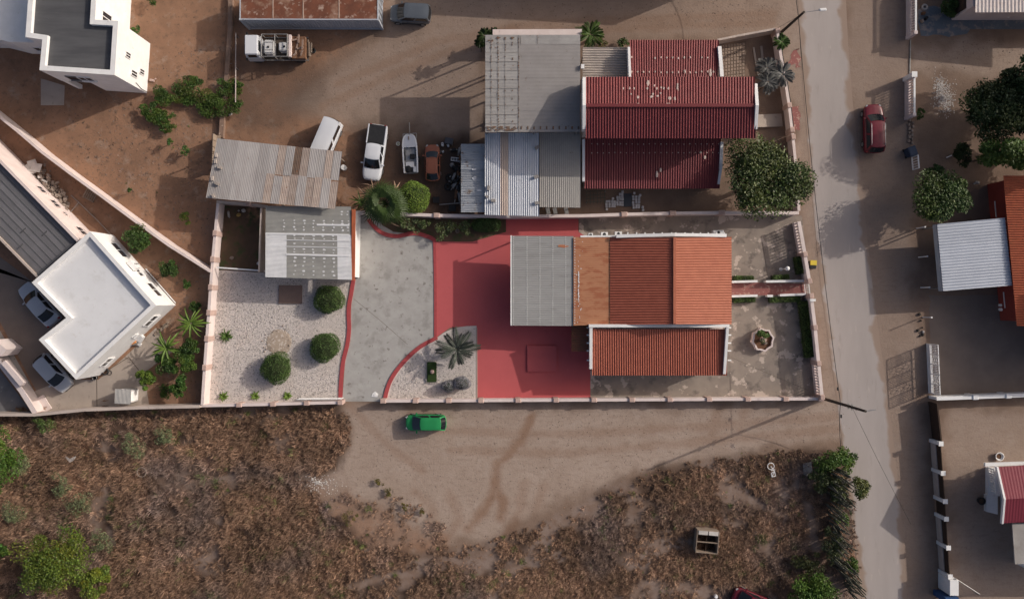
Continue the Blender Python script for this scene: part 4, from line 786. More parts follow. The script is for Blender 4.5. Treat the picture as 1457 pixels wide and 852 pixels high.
# --- east side houses
oh = thing('orange_house', 'house at the right edge with terracotta sheet roof and dark red wall', 'house', at(1450, 350))
xe = at(1430, 0, 3.3).x; A, B = at(1427.5, 250, 3.3), at(1447, 463.5, 3.3); C, D = at(1600, 463.5, 5.2), at(1580, 250, 5.2)
mb = MB(); mb.corr(A, B, C, D, 62, .025, 5, 12, wob=.004); mb.build('roof_slope', tile_orange, oh)
Wd = [A.xy + Vector((.55, -.3)), B.xy + Vector((.55, .4)), C.xy, D.xy]; mb = MB(); mb.prism(Wd, 0, 3.2); mb.build('wall', M('dark_red_wall', (.22, .04, .03), (.18, .034, .026), 1, .85, .05), oh)
a, b = Wd[0].lerp(Wd[1], .24), Wd[0].lerp(Wd[1], .14); window(oh, a, b, 1.0, 2.3, 2); a, b = Wd[0].lerp(Wd[1], .90), Wd[0].lerp(Wd[1], .80); window(oh, a, b, 1.0, 2.3, 2)
cp = thing('carport', 'carport with pale blue-white ribbed roof in front of the terracotta roof', 'carport', at(1385, 362))
Q = [at(1333.5, 319, 2.8), at(1342, 414, 2.8), at(1439.5, 406, 3.05), at(1429.5, 310, 3.05)]
sheets(cp, Q, 23, .03, 6, 1, M('pale_blue_white_sheet', (.46, .49, .55), (.42, .45, .51), 1, .5, .03, c3=(.4, .4, .4), s3=6, t3=.72, rnd=.03), 6)
mb = MB(); mb.seg(Q[0].xy, Q[1].xy, .05, 2.1, 2.74, -.02); mb.build('fascia', M('bluish_fascia', (.36, .40, .44), (.32, .36, .4)), cp)
posts(cp, [(1337, 322), (1345, 410)], 2.7)
th = thing('white_house', 'house corner with white tiled roof in the top right corner', 'house', at(1420, 0))
mb = MB(); mb.corr(at(1388, -60, 3.6), at(1600, -60, 4.6), at(1600, 17, 4.6), at(1388, 18, 3.6), 40, .02, 4, 10, wob=.003); mb.build('roof_slope', M('white_roof_tile', (.62, .55, .52), (.54, .47, .44), 3, .8, .1), th)
mb = MB(); mb.prism([at(1376, 15, 2.5).xy, at(1600, 15, 2.5).xy, at(1600, -80, 2.5).xy, at(1376, -80, 2.5).xy], 0, 3.4); mb.build('wall', pink_wall, th)
mb = MB(); mb.prism([at(1372, 12, 2.4).xy, at(1384, 12, 2.4).xy, at(1384, -80, 2.4).xy, at(1372, -80, 2.4).xy], 0, 2.4); mb.build('porch_side', dark_wood, th)
rr = thing('red_house', 'house at the right edge with red gable roof, white verge and small porch', 'house', at(1450, 705))
roof('roof_slope', [at(1421, 664, 3.6), at(1600, 650, 3.6), at(1600, 700, 4.5), at(1431, 710, 4.5)], 40, .006, M('plain_red_roof', (.19, .024, .04), (.17, .022, .036), 1, .6, .05), 2, 4, 0, rr)
roof('roof_slope', [at(1431, 710, 4.5), at(1600, 700, 4.5), at(1600, 735, 3.6), at(1428, 744, 3.6)], 40, .006, M('plain_red_roof', (.3, .03, .05)), 2, 4, 0, rr)
mb = MB(); mb.beam(at(1419.5, 664, 3.7), at(1430, 710, 4.62), .16, .3); mb.beam(at(1430, 710, 4.62), at(1427, 745, 3.7), .16, .3); mb.build('verge', white_paint, rr)
mb = MB(); mb.prism([at(1421, 664).xy, at(1424, 728).xy, at(1600, 725).xy, at(1600, 655).xy], 0, 3.3); mb.build('wall', white_paint, rr)
mb = MB(); mb.beam(at(1402, 661, 3.3), at(1600, 655, 3.3), .3, .25); mb.build('eaves_beam', white_paint, rr)
mb = MB(); mb.prism([at(1400, 702).xy, at(1400, 726).xy, at(1416, 730).xy, at(1416, 702).xy], 0, .4); mb.build('step', white_paint, rr)
mb = MB(); mb.prism([at(1402, 664).xy, at(1402, 704).xy, at(1420, 704).xy, at(1420, 664).xy], 0, .38); mb.build('porch_floor', white_paint, rr)
A, B = at(1416, 667, 1.4), at(1419, 703, 1.4); mb = MB(); mb.seg(A, B, .2, 1.28, 1.4); mb.seg(A, B, .16, .38, .5); mb.build('porch_rail', white_paint, rr); balusters(rr, A.xy, B.xy, 11, .5, 1.28, .1, white_paint)
mb = MB(); mb.prism([at(1440, 746).xy, at(1443, 800).xy, at(1600, 800).xy, at(1600, 740).xy], 0, 3.0); mb.build('annex_wall', white_paint, rr)
a, b = at(1440.7, 756).xy, at(1441.5, 772).xy; window(rr, b, a, .9, 2.0, 2)
mb = MB(); mb.prism([at(1440, 744.5, 3.06).xy, at(1444, 802, 3.06).xy, at(1610, 802, 3.06).xy, at(1610, 738, 3.06).xy], 3.003, 3.1); mb.build('annex_roof', concrete, rr)
# --- neighbours just outside the frame, whose shade falls into it
for pts, hh, lab, m in (([(735, -90), (1045, -90), (1045, -34), (735, -52)], 6.0, 'flat-roofed house beyond the top edge of the photo', white_paint), ([(1480, 395), (1640, 395), (1640, 512), (1480, 512)], 5.6, 'two-storey house beyond the right edge beside the shaded drive', pink_wall), ([(1490, 655), (1600, 655), (1600, 790), (1490, 790)], 5.0, 'house block beyond the right edge behind the red gable roof', white_paint)):
    c = at(*[sum(v) / len(pts) for v in zip(*pts)]); t = thing('neighbour_house', lab, 'house', c); P = [at(x, y).xy for x, y in pts]
    mb = MB(); mb.prism(P, 0, hh - .4); mb.build('wall', m, t); parapet_ring(P, .25, hh - .4, hh).build('parapet', m, t); mb = MB(); mb.prism(inset(P, .255), hh - .398, hh - .35); mb.build('roof', bitumen, t)
    for i in range(4):
        a, b = P[i], P[(i + 1) % 4]
        for t0 in (.2, .6): window(t, b.lerp(a, t0), b.lerp(a, t0 + .12), 1.0, 2.2)
# ------------------------------------------------------------------ vehicles
def loft(mb, sts, sec):
    """sts: (x, half width, top z); sec(w, zt) gives the half outline from bottom centre to top centre"""
    rows = []
    for x, w_, zt in sts:
        hp = sec(w_, zt); rows.append([(x, -y, z) for y, z in hp] + [(x, y, z) for y, z in hp[::-1]])
    n = len(rows[0]); vs = [v for r_ in rows for v in r_]; fs = []
    for i in range(len(rows) - 1):
        for j in range(n): fs.append((i * n + j, i * n + (j + 1) % n, (i + 1) * n + (j + 1) % n, (i + 1) * n + j))
    fs += [tuple(range(n))[::-1], tuple(range((len(rows) - 1) * n, len(rows) * n))]
    return mb.add(vs, fs)
def subsurf_smooth(o, lv=1):
    md = o.modifiers.new('sub', 'SUBSURF'); md.levels = lv; md.render_levels = lv; o.data.polygons.foreach_set('use_smooth', [True] * len(o.data.polygons))
def quad_in(mb, q, s_, off, cut=None):
    c = sum(q, Vector()) / 4; n = (q[1] - q[0]).cross(q[3] - q[0]).normalized()
    mb.add([c + (p - c) * s_ + n * off for p in q], [(0, 1, 2, 3)])
def vehicle(name, label, cat, px, py, face, L, W, Hh, paint, hood=.24, cab=(.24, .97), roofx=(.42, .88), belt=.95, nose=.72, tail=.72, hoodz=.82, rails=False, bed=False, group=None, tailz=None, h=0.8, roofw=.74, roof_paint=None):
    """face: direction of the front in photo degrees, 0 = right, 90 = up"""
    c = at(px, py, h); root = thing(name, label, cat, (c.x, c.y, 0), R(face), group)
    w_ = W / 2; hx = L / 2; X = lambda t: hx - L * t; tz = tailz or belt
    sts = [(hx, w_ * (nose - .34), hoodz * .74), (hx - .03 * L / 4, w_ * (nose - .14), hoodz * .84), (hx - .10 * L / 4, w_ * (nose + .02), hoodz * .91), (hx - .26 * L / 4, w_ * .89, hoodz * .97), (hx - .5 * L / 4, w_ * .97, hoodz), (X(hood), w_, belt * .97), (X(.5), w_, belt), (X(.78), w_, belt), (-hx + .35 * L / 4, w_ * .97, tz), (-hx + .14 * L / 4, w_ * .92, tz * .98), (-hx + .04 * L / 4, w_ * (tail + .06), tz * .92), (-hx, w_ * (tail - .1), tz * .80)]
    sec = lambda a, z: [(0, .2), (a * .86, .2), (a * .99, .34), (a, .58), (a * .985, z - .13), (a * .90, z - .02), (a * .5, z + .012), (0, z + .025)]
    mb = MB(); loft(mb, sts, sec); body = mb.build('body', paint, root, local=True); subsurf_smooth(body)
    # cabin
    b0, b1 = X(cab[0]), X(cab[1]); r0, r1 = X(roofx[0]), X(roofx[1]); wb = w_ * .90; wr = w_ * roofw; zb = belt - .03; zr = Hh
    B_ = [Vector((b1, -wb, zb)), Vector((b0, -wb, zb)), Vector((b0, wb, zb)), Vector((b1, wb, zb))]; T_ = [Vector((r1, -wr, zr - .05)), Vector((r0, -wr, zr - .04)), Vector((r0, wr, zr - .04)), Vector((r1, wr, zr - .05))]
    NB = 8; bow = lambda v, k: k * (1 - abs(2 * v - 1) ** 2.4)
    def strip(i0, i1, sgn, va, vb, ta, tb, off):
        """bowed front or rear pane between B_ and T_ rows; v runs across, t runs up"""
        vs = []; fs = []
        for i in range(NB + 1):
            v = va + (vb - va) * i / NB; lo = B_[i0].lerp(B_[i1], v) + Vector((sgn * bow(v, .17), 0, 0)); hi = T_[i0].lerp(T_[i1], v) + Vector((sgn * bow(v, .10), 0, 0))
            n_ = Vector((sgn * (hi.z - lo.z), 0, abs(hi.x - lo.x))).normalized() * off; vs += [lo.lerp(hi, ta) + n_, lo.lerp(hi, tb) + n_]
        for i in range(NB): fs.append((2 * i, 2 * i + 2, 2 * i + 3, 2 * i + 1))
        return vs, fs
    mb = MB(); mb.add(B_ + T_, [(0, 1, 5, 4), (2, 3, 7, 6)]); mb.add(*strip(1, 2, 1, 0, 1, 0, 1, 0)); mb.add(*strip(3, 0, -1, 0, 1, 0, 1, 0)); mb.build('cabin_frame', paint, root, local=True)
    mb = MB(); nx, ny = 9, 9; vs = []
    for i in range(nx):
        for j in range(ny):
            u = i / (nx - 1); v = j / (ny - 1); e = (1 - abs(2 * v - 1) ** 3.5) * (1 - abs(2 * u - 1) ** 5)
            vs.append((r1 + (r0 - r1) * u + (bow(v, .11) * (2 * u - 1)), (2 * v - 1) * wr * 1.015 * (1 - .03 * (abs(2 * u - 1) ** 4)), zr - .055 + .06 * e))
    mb.add(vs, [(i * ny + j, (i + 1) * ny + j, (i + 1) * ny + j + 1, i * ny + j + 1) for i in range(nx - 1) for j in range(ny - 1)])
    mb.build('roof', roof_paint or paint, root, local=True, smooth=True)
    mb = MB(); mb.add(*strip(1, 2, 1, .05, .95, .05, .95, .014)); mb.build('windshield', glass, root, local=True, smooth=True)
    mb = MB(); mb.add(*strip(3, 0, -1, .08, .92, .12, .9, .014)); mb.build('rear_window', glass, root, local=True, smooth=True)
    for i0, i1 in ((0, 1), (2, 3)):
        q = [B_[i0], B_[i1], T_[i1], T_[i0]]
        for a, b in ((.03, .5), (.52, .96)):
            qq = [q[0].lerp(q[1], a), q[0].lerp(q[1], b), q[3].lerp(q[2], b), q[3].lerp(q[2], a)]; m2 = MB(); quad_in(m2, qq, .88, .012); m2.build('side_window', glass, root, local=True)
    mb = MB(); [mb.box((X(cab[0]) + .03, y, belt + .035), (.03, W * .3, .02), .12) for y in (-.3, .25)]; mb.build('wiper', black_plastic, root, local=True)
    for s_ in (-1, 1): mb = MB(); mb.box((X(.5), s_ * (w_ - .005), .42), (L * .46, .03, .12)); mb.box((X(.45), s_ * (w_ + .004), belt - .12), (.16, .02, .03)); mb.build('side_trim', black_plastic, root, local=True)
    mb = MB(); mb.box((hx - .03, 0, .40), (.08, W * .55, .2)); mb.build('grille', black_plastic, root, local=True, bevel=.02)
    if bed:
        xb0 = X(cab[1]) - .05; xb1 = -hx + .09; mb = MB(); mb.box(((xb0 + xb1) / 2, 0, belt + .015), (xb0 - xb1, W * .84, .07)); mb.build('bed_cover', black_plastic, root, local=True, bevel=.02)
        for s_ in (-1, 1): mb = MB(); mb.box(((xb0 + xb1) / 2, s_ * w_ * .9, belt + .03), (xb0 - xb1, .12, .1)); mb.build('bed_rail', paint, root, local=True, bevel=.03)
    for sx in (X(.19), X(.81)):
        for s_ in (-1, 1):
            mb = MB(); mb.tube((sx, s_ * (w_ - .19), .31), (sx, s_ * (w_ + .005), .31), .31, .31, 16); t_ = mb.build('wheel', rubber, root, local=True)
            mb = MB(); mb.tube((sx, s_ * (w_ - .01), .31), (sx, s_ * (w_ + .018), .31), .19, .19, 12); r_ = mb.build('rim', chrome, root, local=True); r_.parent = t_
    for s_ in (-1, 1):
        mb = MB(); mb.box((hx - .17 * L / 4, s_ * w_ * .66, hoodz * .84), (.30, .20, .10), -s_ * .55, .8); mb.build('headlight', lamp_glass, root, local=True, bevel=.03)
        mb = MB(); mb.box((-hx + .10, s_ * w_ * .72, tz * .86), (.16, .24, .18), s_ * .3, .8); mb.build('taillight', tail_red, root, local=True, bevel=.03)
        mb = MB(); mb.box((X(cab[0]) - .28, s_ * (w_ * .98 + .05), belt + .03), (.13, .3, .13)); mb.build('mirror', paint, root, local=True, bevel=.03)
        if rails: mb = MB(); mb.path([(r0 - .1, s_ * wr * .93, zr - .02), (r0 - .2, s_ * wr * .93, zr + .05), (r1 + .2, s_ * wr * .93, zr + .05), (r1 + .1, s_ * wr * .93, zr - .02)], .022, 5); mb.build('roof_rail', chrome, root, local=True)
    return root
vehicle('parked_car', 'bright green hatchback parked on the sandy road by the pink wall', 'car', 605, 601.5, 180, 3.66, 1.52, 1.48, car_green, .22, (.215, .99), (.42, .87), .93)
vehicle('parked_car', 'dark red family car with silver roof rails parked by the street', 'car', 1244, 182.5, 91, 4.45, 1.80, 1.62, car_red, .27, (.25, .985), (.41, .90), 1.0, rails=True)
vehicle('parked_car', 'silver four-door saloon beside the white-roofed house, nearest the grey wing', 'car', 54, 432.5, 130.5, 4.55, 1.72, 1.46, car_silver, .27, (.26, .87), (.41, .70), .93, tailz=.96)
vehicle('parked_car', 'silver hatchback facing the brush lot at the corner of the white-roofed house', 'car', 75, 531, -48, 3.85, 1.68, 1.5, car_silver, .24, (.235, .985), (.42, .90), .95)
vehicle('pickup_truck', 'silvery white double-cab pickup with black covered load bed', 'pickup', 533, 217, 262, 5.15, 1.80, 1.72, car_white, .25, (.23, .63), (.37, .61), 1.05, nose=.8, tail=.86, hoodz=.98, bed=True)
vehicle('parked_car', 'faded orange small coupe in the scrap yard', 'car', 615, 230.5, 91, 3.25, 1.42, 1.3, car_orange, .30, (.24, .99), (.43, .80), .86, nose=.74, hoodz=.75)
vehicle('parked_car', 'dusty grey estate car parked right of the rusty container', 'car', 583.5, 19.5, 177, 3.7, 1.66, 1.66, car_grey, .22, (.22, .985), (.40, .95), 1.0, roofw=.82, nose=.82)
vehicle('passenger_van', 'white van half hidden under the rusty shed roof', 'van', 463, 203, 247, 4.3, 1.74, 1.92, car_white, .12, (.07, .995), (.20, .972), 1.12, nose=.84, tail=.92, hoodz=.95, roofw=.86)
vehicle('parked_car', 'red car in the brush, only its front half showing at the bottom edge', 'car', 1074, 858, 158, 4.2, 1.7, 1.45, car_red, .26, (.14, .95), (.36, .86), .93)
# flatbed truck
c = at(397, 71, .8); tr = thing('flatbed_truck', 'old white-cab flatbed truck loaded with water tanks and scrap by the container', 'truck', (c.x, c.y, 0), R(180))
def tp(nm, fn, mat, parent=tr, **k): mb = MB(); fn(mb); return mb.build(nm, mat, parent, local=True, **k)
cabp = tp('cab', lambda m: (m.box((2.1, 0, 1.0), (1.35, 1.98, 1.1)), m.box((2.08, 0, 1.92), (1.28, 1.94, .76), 0, .88)), car_white, bevel=.05)
o = tp('windshield', lambda m: m.add([(2.735, -.85, 1.62), (2.735, .85, 1.62), (2.665, .78, 2.2), (2.665, -.78, 2.2)], [(0, 1, 2, 3)]), glass)
for s_ in (-1, 1):
    tp('side_window', lambda m: m.add([(1.65, s_ * .968, 1.62), (2.5, s_ * .968, 1.62), (2.4, s_ * .90, 2.15), (1.7, s_ * .90, 2.15)], [(0, 1, 2, 3)]), glass)
    tp('mirror', lambda m: m.box((2.62, s_ * 1.14, 1.7), (.12, .2, .3)), black_plastic, bevel=.02)
tp('rear_window', lambda m: m.add([(1.435, -.5, 1.66), (1.435, .5, 1.66), (1.49, .45, 2.1), (1.49, -.45, 2.1)], [(0, 1, 2, 3)]), glass)
tp('exhaust_stack', lambda m: m.tube((1.3, .75, .7), (1.3, .75, 2.1), .06), steel)
tp('chassis', lambda m: m.box((-.3, 0, .62), (5.0, .8, .22)), steel)
tp('deck', lambda m: m.box((-.75, 0, .86), (4.0, 2.05, .12)), M('deck_boards', (.10, .075, .06), (.07, .055, .045), 3, .9, .2))
for (x0, y0), (x1, y1) in (((1.2, -1.0), (-1.1, -1.0)), ((1.2, 1.0), (-1.1, 1.0)), ((1.22, -1.0), (1.22, 1.0)), ((.03, -1.0), (.03, 1.0)), ((-1.1, -1), (-1.1, 1))):
    tp('rack_bar', lambda m: (m.tube((x0, y0, 2.05), (x1, y1, 2.05), .045), m.tube((x0, y0, .9), (x0, y0, 2.05), .045), m.tube((x1, y1, .9), (x1, y1, 2.05), .045)), steel)
for s_ in (-1, 1):
    tp('side_rail', lambda m: m.box((-.75, s_ * 1.03, 1.0), (4.0, .06, .12)), steel)
for x in (2.05, -1.9):
    for s_ in (-1, 1):
        tp('wheel', lambda m: m.tube((x, s_ * .68, .42), (x, s_ * .98, .42), .42, .42, 16), rubber)
tp('tail_box', lambda m: (m.box((-1.95, 0, 1.2), (1.25, 2.0, .6)),), rust_m, bevel=.03)
tp('cross_beam', lambda m: m.box((-1.28, -.02, 1.75), (.24, 2.0, .3)), pink_wall, bevel=.02)
def onbed(nm, lab, cat, fn, mat, group=None, **k):
    t = thing(nm, lab, cat, (c.x, c.y, 0), R(180), group); mb = MB(); fn(mb); mb.build('body', mat, t, local=True, **k); return t
tank_m = M('tank_plastic', (.58, .57, .56), (.5, .49, .48), 5, .5, .1, c3=(.4, .33, .28), s3=8, t3=.66)
t = onbed('water_tank', 'pale water tank with dark cap, next to the truck cab', 'tank', lambda m: m.box((.62, .08, 1.45), (.86, 1.25, 1.05)), tank_m, 'water tanks on the truck', bevel=.1)
mb = MB(); mb.lathe((.62, .12, 1.975), [(.1, 0), (.1, .06), (.07, .08)], 10); mb.build('cap', black_plastic, t, local=True)
mb = MB(); [mb.box((.62, y, 1.985), (.84, .05, .03)) for y in (-.3, .38)]; mb.build('strap', steel, t, local=True)
t = onbed('water_tank', 'smaller pale water tank with dark cap, next to the rusty tail box', 'tank', lambda m: m.box((-.62, 0, 1.35), (.78, .78, .85)), tank_m, 'water tanks on the truck', bevel=.08)
mb = MB(); mb.lathe((-.75, .03, 1.775), [(.1, 0), (.1, .06), (.07, .08)], 10); mb.build('cap', black_plastic, t, local=True)
for i, (x, y, l, a, m_) in enumerate([(-1.75, .35, .7, 1.5, steel), (-1.9, -.3, .9, 1.4, wood), (-2.15, .1, .6, .3, rust_m), (-2.3, .55, .5, 1.2, steel), (-1.6, -.6, .5, .2, pink_wall), (-2.05, -.7, .8, 1.55, wood), (-2.4, -.15, .9, 1.5, wood), (-1.7, .75, .3, .6, tail_red)]):
    pass
onbed('scrap_load', 'heap of scrap metal and boards lying on the rusty tail box of the truck', 'scrap', lambda m: [m.box((x, y, 1.55 + .04 * i), (l, .14, .07), a, 1, random.uniform(-.15, .15)) for i, (x, y, l, a) in enumerate([(-1.75, .35, .7, 1.5), (-1.9, -.3, .9, 1.4), (-2.15, .1, .6, .3), (-2.3, .55, .5, 1.2), (-1.6, -.6, .5, .2), (-2.05, -.7, .8, 1.55), (-2.4, -.15, .9, 1.5), (-1.7, .75, .3, .6)])], M('pale_scrap', (.34, .25, .2), (.2, .13, .1), 4, .7, .2))
onbed('timber_bundle', 'bundle of old boards hanging off the tail of the flatbed truck', 'boards', lambda m: [m.box((-2.72 - .1 * i, -.1 + .12 * (i % 3), 1.0 + .05 * (i % 2)), (.1, 1.5 - .2 * i, .1), random.uniform(-.06, .06)) for i in range(4)], wood)
def tyre(px, py, lab, r_=.29, tilt=0, grp=None, z=0.0):
    q = at(px, py); t = thing('tyre', lab, 'tyre', (q.x, q.y, z), 0, grp); mb = MB(); mb.torus((0, 0, .11), r_ * .68, r_ * .34, 16, 8); o = mb.build('tread', rubber, t, local=True, smooth=True); return t
tyre(446, 73, 'single worn tyre lying on the ground behind the flatbed truck', .26)
# container
c = at(439, 8, 0); ct = thing('shipping_container', 'long shipping container with rust-covered roof along the top edge', 'container', c)
A, B, C, D = at(341.5, 27.5, 2.6).xy, at(537.5, 28, 2.6).xy, at(537.5, -12, 2.6).xy, at(341.5, -12.5, 2.6).xy
def ribs(a, b, n, z0, z1, amp):
    mb = MB(); d = (b - a); L_ = d.length; d = d.normalized(); nn = Vector((d.y, -d.x)); pts = []
    for i in range(n):
        for f, o_ in ((.05, 0), (.3, amp), (.55, amp), (.8, 0)): q = a + d * (L_ * (i + f) / n) + nn * (o_ - amp); pts.append(q)
    pts = [a] + pts + [b]; m = len(pts); mb.add([(*p, z) for z in (z0, z1) for p in pts], [(i, i + 1, m + i + 1, m + i) for i in range(m - 1)]); return mb
for a, b, n in ((A, B, 44), (B, C, 9), (C, D, 44), (D, A, 9)): ribs(a, b, n, .16, 2.5, .05).build('side_wall', cont_side, ct)
mb = MB(); cc = (A + C) / 2; mb.prism([A, B, C, D], 2.5, 2.56); mb.build('roof', cont_roof, ct)
for a, b in ((A, B), (B, C), (C, D), (D, A)):
    mb = MB(); mb.seg(a, b, .1, 2.42, 2.6); mb.seg(a, b, .1, .05, .18); mb.build('edge_rail', cont_side, ct)
for q in (A, B, C, D): mb = MB(); mb.box((q.x, q.y, 1.31), (.17, .17, 2.62)); mb.build('corner_post', cont_side, ct)
for x in (388.5, 431.5, 482.5): mb = MB(); mb.box((at(x, 0, 2.56).x, cc.y, 2.57), (.09, 2.3, .03)); mb.build('roof_seam', M('pale_seam', (.45, .34, .28), (.36, .24, .18), 3), ct)
for k in range(4): mb = MB(); y = B.y + (C.y - B.y) * (k + .7) / 4.4; mb.tube((B.x + .05, y, .3), (B.x + .05, y, 2.4), .03); mb.build('lock_bar', steel, ct)
# boat on its trailer
c = at(584, 220, .7); bt = thing('motor_boat', 'small open white motor boat on a trailer, bow up, between pickup and orange coupe', 'boat', (c.x, c.y, 0), R(93))
def bp(nm, fn, mat, **k): mb = MB(); fn(mb); return mb.build(nm, mat, bt, local=True, **k)
prof = [(-1.72, .64), (-1.2, .66), (-.4, .68), (.4, .68), (.95, .66), (1.35, .60), (1.60, .50), (1.76, .34), (1.83, .16)]
def hull(m):
    vs = []; n = len(prof)
    for x, y in prof: vs += [(x, -y, .95), (x, -y * .8, .5), (x, 0, .4 + max(0, x - 1) * .4), (x, y * .8, .5), (x, y, .95)]
    m.add(vs, [(i * 5 + j, i * 5 + j + 1, i * 5 + j + 6, i * 5 + j + 5) for i in range(n - 1) for j in range(4)] + [(0, 1, 2, 3, 4)])
bp('hull', hull, car_white)
def gun(m):
    n = len(prof); vs = []
    for x, y in prof: vs += [(x, -y - .02, .95), (x, -y - .02, 1.0), (x, -max(y - .11, 0), 1.0), (x, -max(y - .11, 0), .8)]
    for s0 in (1, -1): m.add([(v[0], v[1] * s0, v[2]) for v in vs], [(i * 4 + j, i * 4 + j + 1, i * 4 + j + 5, i * 4 + j + 4) for i in range(n - 1) for j in range(3)])
bp('gunwale', gun, white_paint)
bp('foredeck', lambda m: m.prism([(.62, -.57), (.95, -.56), (1.35, -.5), (1.58, -.4), (1.72, -.26), (1.77, -.1), (1.77, .1), (1.72, .26), (1.58, .4), (1.35, .5), (.95, .56), (.62, .57)], .93, .99), car_white)
bp('floor', lambda m: m.box((-.55, 0, .62), (2.3, 1.08, .06)), M('boat_floor', (.46, .46, .46), (.36, .35, .35), 2, .6, 0, c3=(.16, .15, .14), s3=3, t3=.62))
bp('thwart', lambda m: m.box((-.95, .08, .84), (.5, .75, .12)), white_paint, bevel=.03)
bp('console', lambda m: m.box((-.22, -.18, .86), (.42, .42, .4)), black_plastic, bevel=.03)
bp('stern_seat', lambda m: m.box((-1.4, -.36, .86), (.5, .3, .16)), white_paint, bevel=.03)
bp('motor_cover', lambda m: m.lathe((-1.32, .25, .66), [(.33, 0), (.34, .18), (.25, .3), (.08, .34)], 12), black_plastic)
bp('dark_panel', lambda m: (m.box((-.1, .5, .72), (.9, .08, .3)), m.box((.1, -.53, .72), (.5, .07, .3)), m.box((-1.2, -.05, .72), (.8, .16, .2))), black_plastic)
bp('bow_cleat', lambda m: m.box((1.45, .05, 1.03), (.3, .1, .06)), wood)
tl = thing('boat_trailer', 'steel trailer under the white motor boat with a bar across its front', 'trailer', (c.x, c.y, 0), R(93))
for nm, fn, mt in (('frame', lambda m: (m.tube((-1.6, .45, .36), (1.5, .45, .36), .05), m.tube((-1.6, -.45, .36), (1.5, -.45, .36), .05), m.tube((1.3, -.55, .42), (1.3, .55, .42), .05), m.tube((1.95, -.62, .5), (1.95, .62, .5), .05), m.tube((1.95, .62, .5), (1.5, .6, .4), .04), m.tube((1.95, -.62, .5), (1.5, -.6, .4), .04)), steel), ('drawbar', lambda m: m.tube((1.3, 0, .4), (3.0, 0, .35), .045), steel)):
    mb = MB(); fn(mb); mb.build(nm, mt, tl, local=True)
for s_ in (-1, 1): mb = MB(); mb.tube((-.4, s_ * .62, .28), (-.4, s_ * .78, .28), .28, .28, 14); mb.build('wheel', rubber, tl, local=True)
# ------------------------------------------------------------------ yard clutter
def solid(name, label, cat, px, py, parts, rz=0, h=0, group=None, z=0):
    """small thing: parts = [(name, material, builder)] in local metres; a single part becomes the thing itself"""
    q = at(px, py, h); t = thing(name, label, cat, (q.x, q.y, z), rz, group)
    for p in parts:
        mb = MB(); p[2](mb); mb.build(p[0], p[1], t, local=True, bevel=p[3] if len(p) > 3 else 0)
    return t
solid('bucket', 'white bucket standing between the pickup and the boat', 'bucket', 567, 205.5, [('shell', white_paint, lambda m: m.lathe((0, 0, 0), [(.14, 0), (.17, .3), (.19, .31), (.17, .28), (.13, .06)], 14)), ('lid', M('bucket_content', (.4, .38, .2), (.5, .5, .45), 8), lambda m: m.lathe((.01, 0, .2), [(.155, 0), (.1, .03)], 12))])
solid('flood_lamp', 'round white drum by the right end of the rusty shed', 'drum', 490, 239.5, [('drum', white_paint, lambda m: m.lathe((0, 0, 0), [(.24, 0), (.26, .05), (.25, .5), (.22, .53), (.05, .54)], 14)), ('handle', steel, lambda m: m.torus((0, 0, .5), .2, .015, 12, 4))])
solid('garden_cart', 'dark cart with sloping lid at the top of the scrap heap', 'cart', 638, 202, [('tray', M('grey_tray', (.09, .09, .1), (.07, .07, .08)), lambda m: m.box((.1, 0, .55), (.8, .6, .12), 0, .9), .02), ('leg', steel, lambda m: m.box((-.25, 0, .28), (.06, .5, .5))), ('leg', steel, lambda m: m.box((.4, 0, .28), (.06, .5, .5)))], R(-12))
for i, (x, y, lab) in enumerate([(630, 206.5, 'taller white canister beside the dark cart'), (638, 208, 'small pale canister under the dark cart'), (630.5, 216.5, 'white canister standing alone below the dark cart')]):
    solid('canister', lab, 'canister', x, y, [('body', white_paint, lambda m: m.box((0, 0, .22), (.2, .34 - .08 * i, .44)), .04), ('cap', black_plastic, lambda m: m.lathe((0, .05, .44), [(.04, 0), (.04, .05)], 8))], R(8 + 9 * i))
solid('crate', 'pale divided crate among the scrap', 'crate', 648, 227.5, [('frame', white_paint, lambda m: [m.box((x, 0, .14), (.04, .3, .28)) for x in (-.38, -.13, .13, .38)] + [m.box((0, y, .14), (.8, .04, .28)) for y in (-.15, .15)]), ('floor', steel, lambda m: m.box((0, 0, .03), (.74, .28, .04)))], R(-6))
solid('scrap_disc', 'pale half-round hub leaning in the scrap', 'hub', 643.5, 235, [('disc', steel, lambda m: m.lathe((0, 0, 0), [(.2, 0), (.24, .06), (.2, .2), (.08, .24)], 12))])
solid('black_cover', 'black sheet bundled over parts beside the dented lean-to', 'cover', 650, 241, [('sheet', rubber, lambda m: [m.box((random.uniform(-.3, .3), random.uniform(-.15, .15), .2 + .05 * k), (.5, .35, .25), random.uniform(0, 3), .6) for k in range(5)])])
tyre(639.5, 253, 'upper of the two tyres in the scrap, with a pale rag in it', .36, grp='tyres in the scrap'); tyre(637.5, 266, 'lower of the two tyres in the scrap', .35, grp='tyres in the scrap')
solid('rag', 'pale rag lying in the upper scrap tyre', 'rag', 641, 251.5, [('cloth', M('rag_cloth', (.42, .38, .34)), lambda m: m.box((0, 0, .2), (.24, .14, .1), .6, .6), .03)])
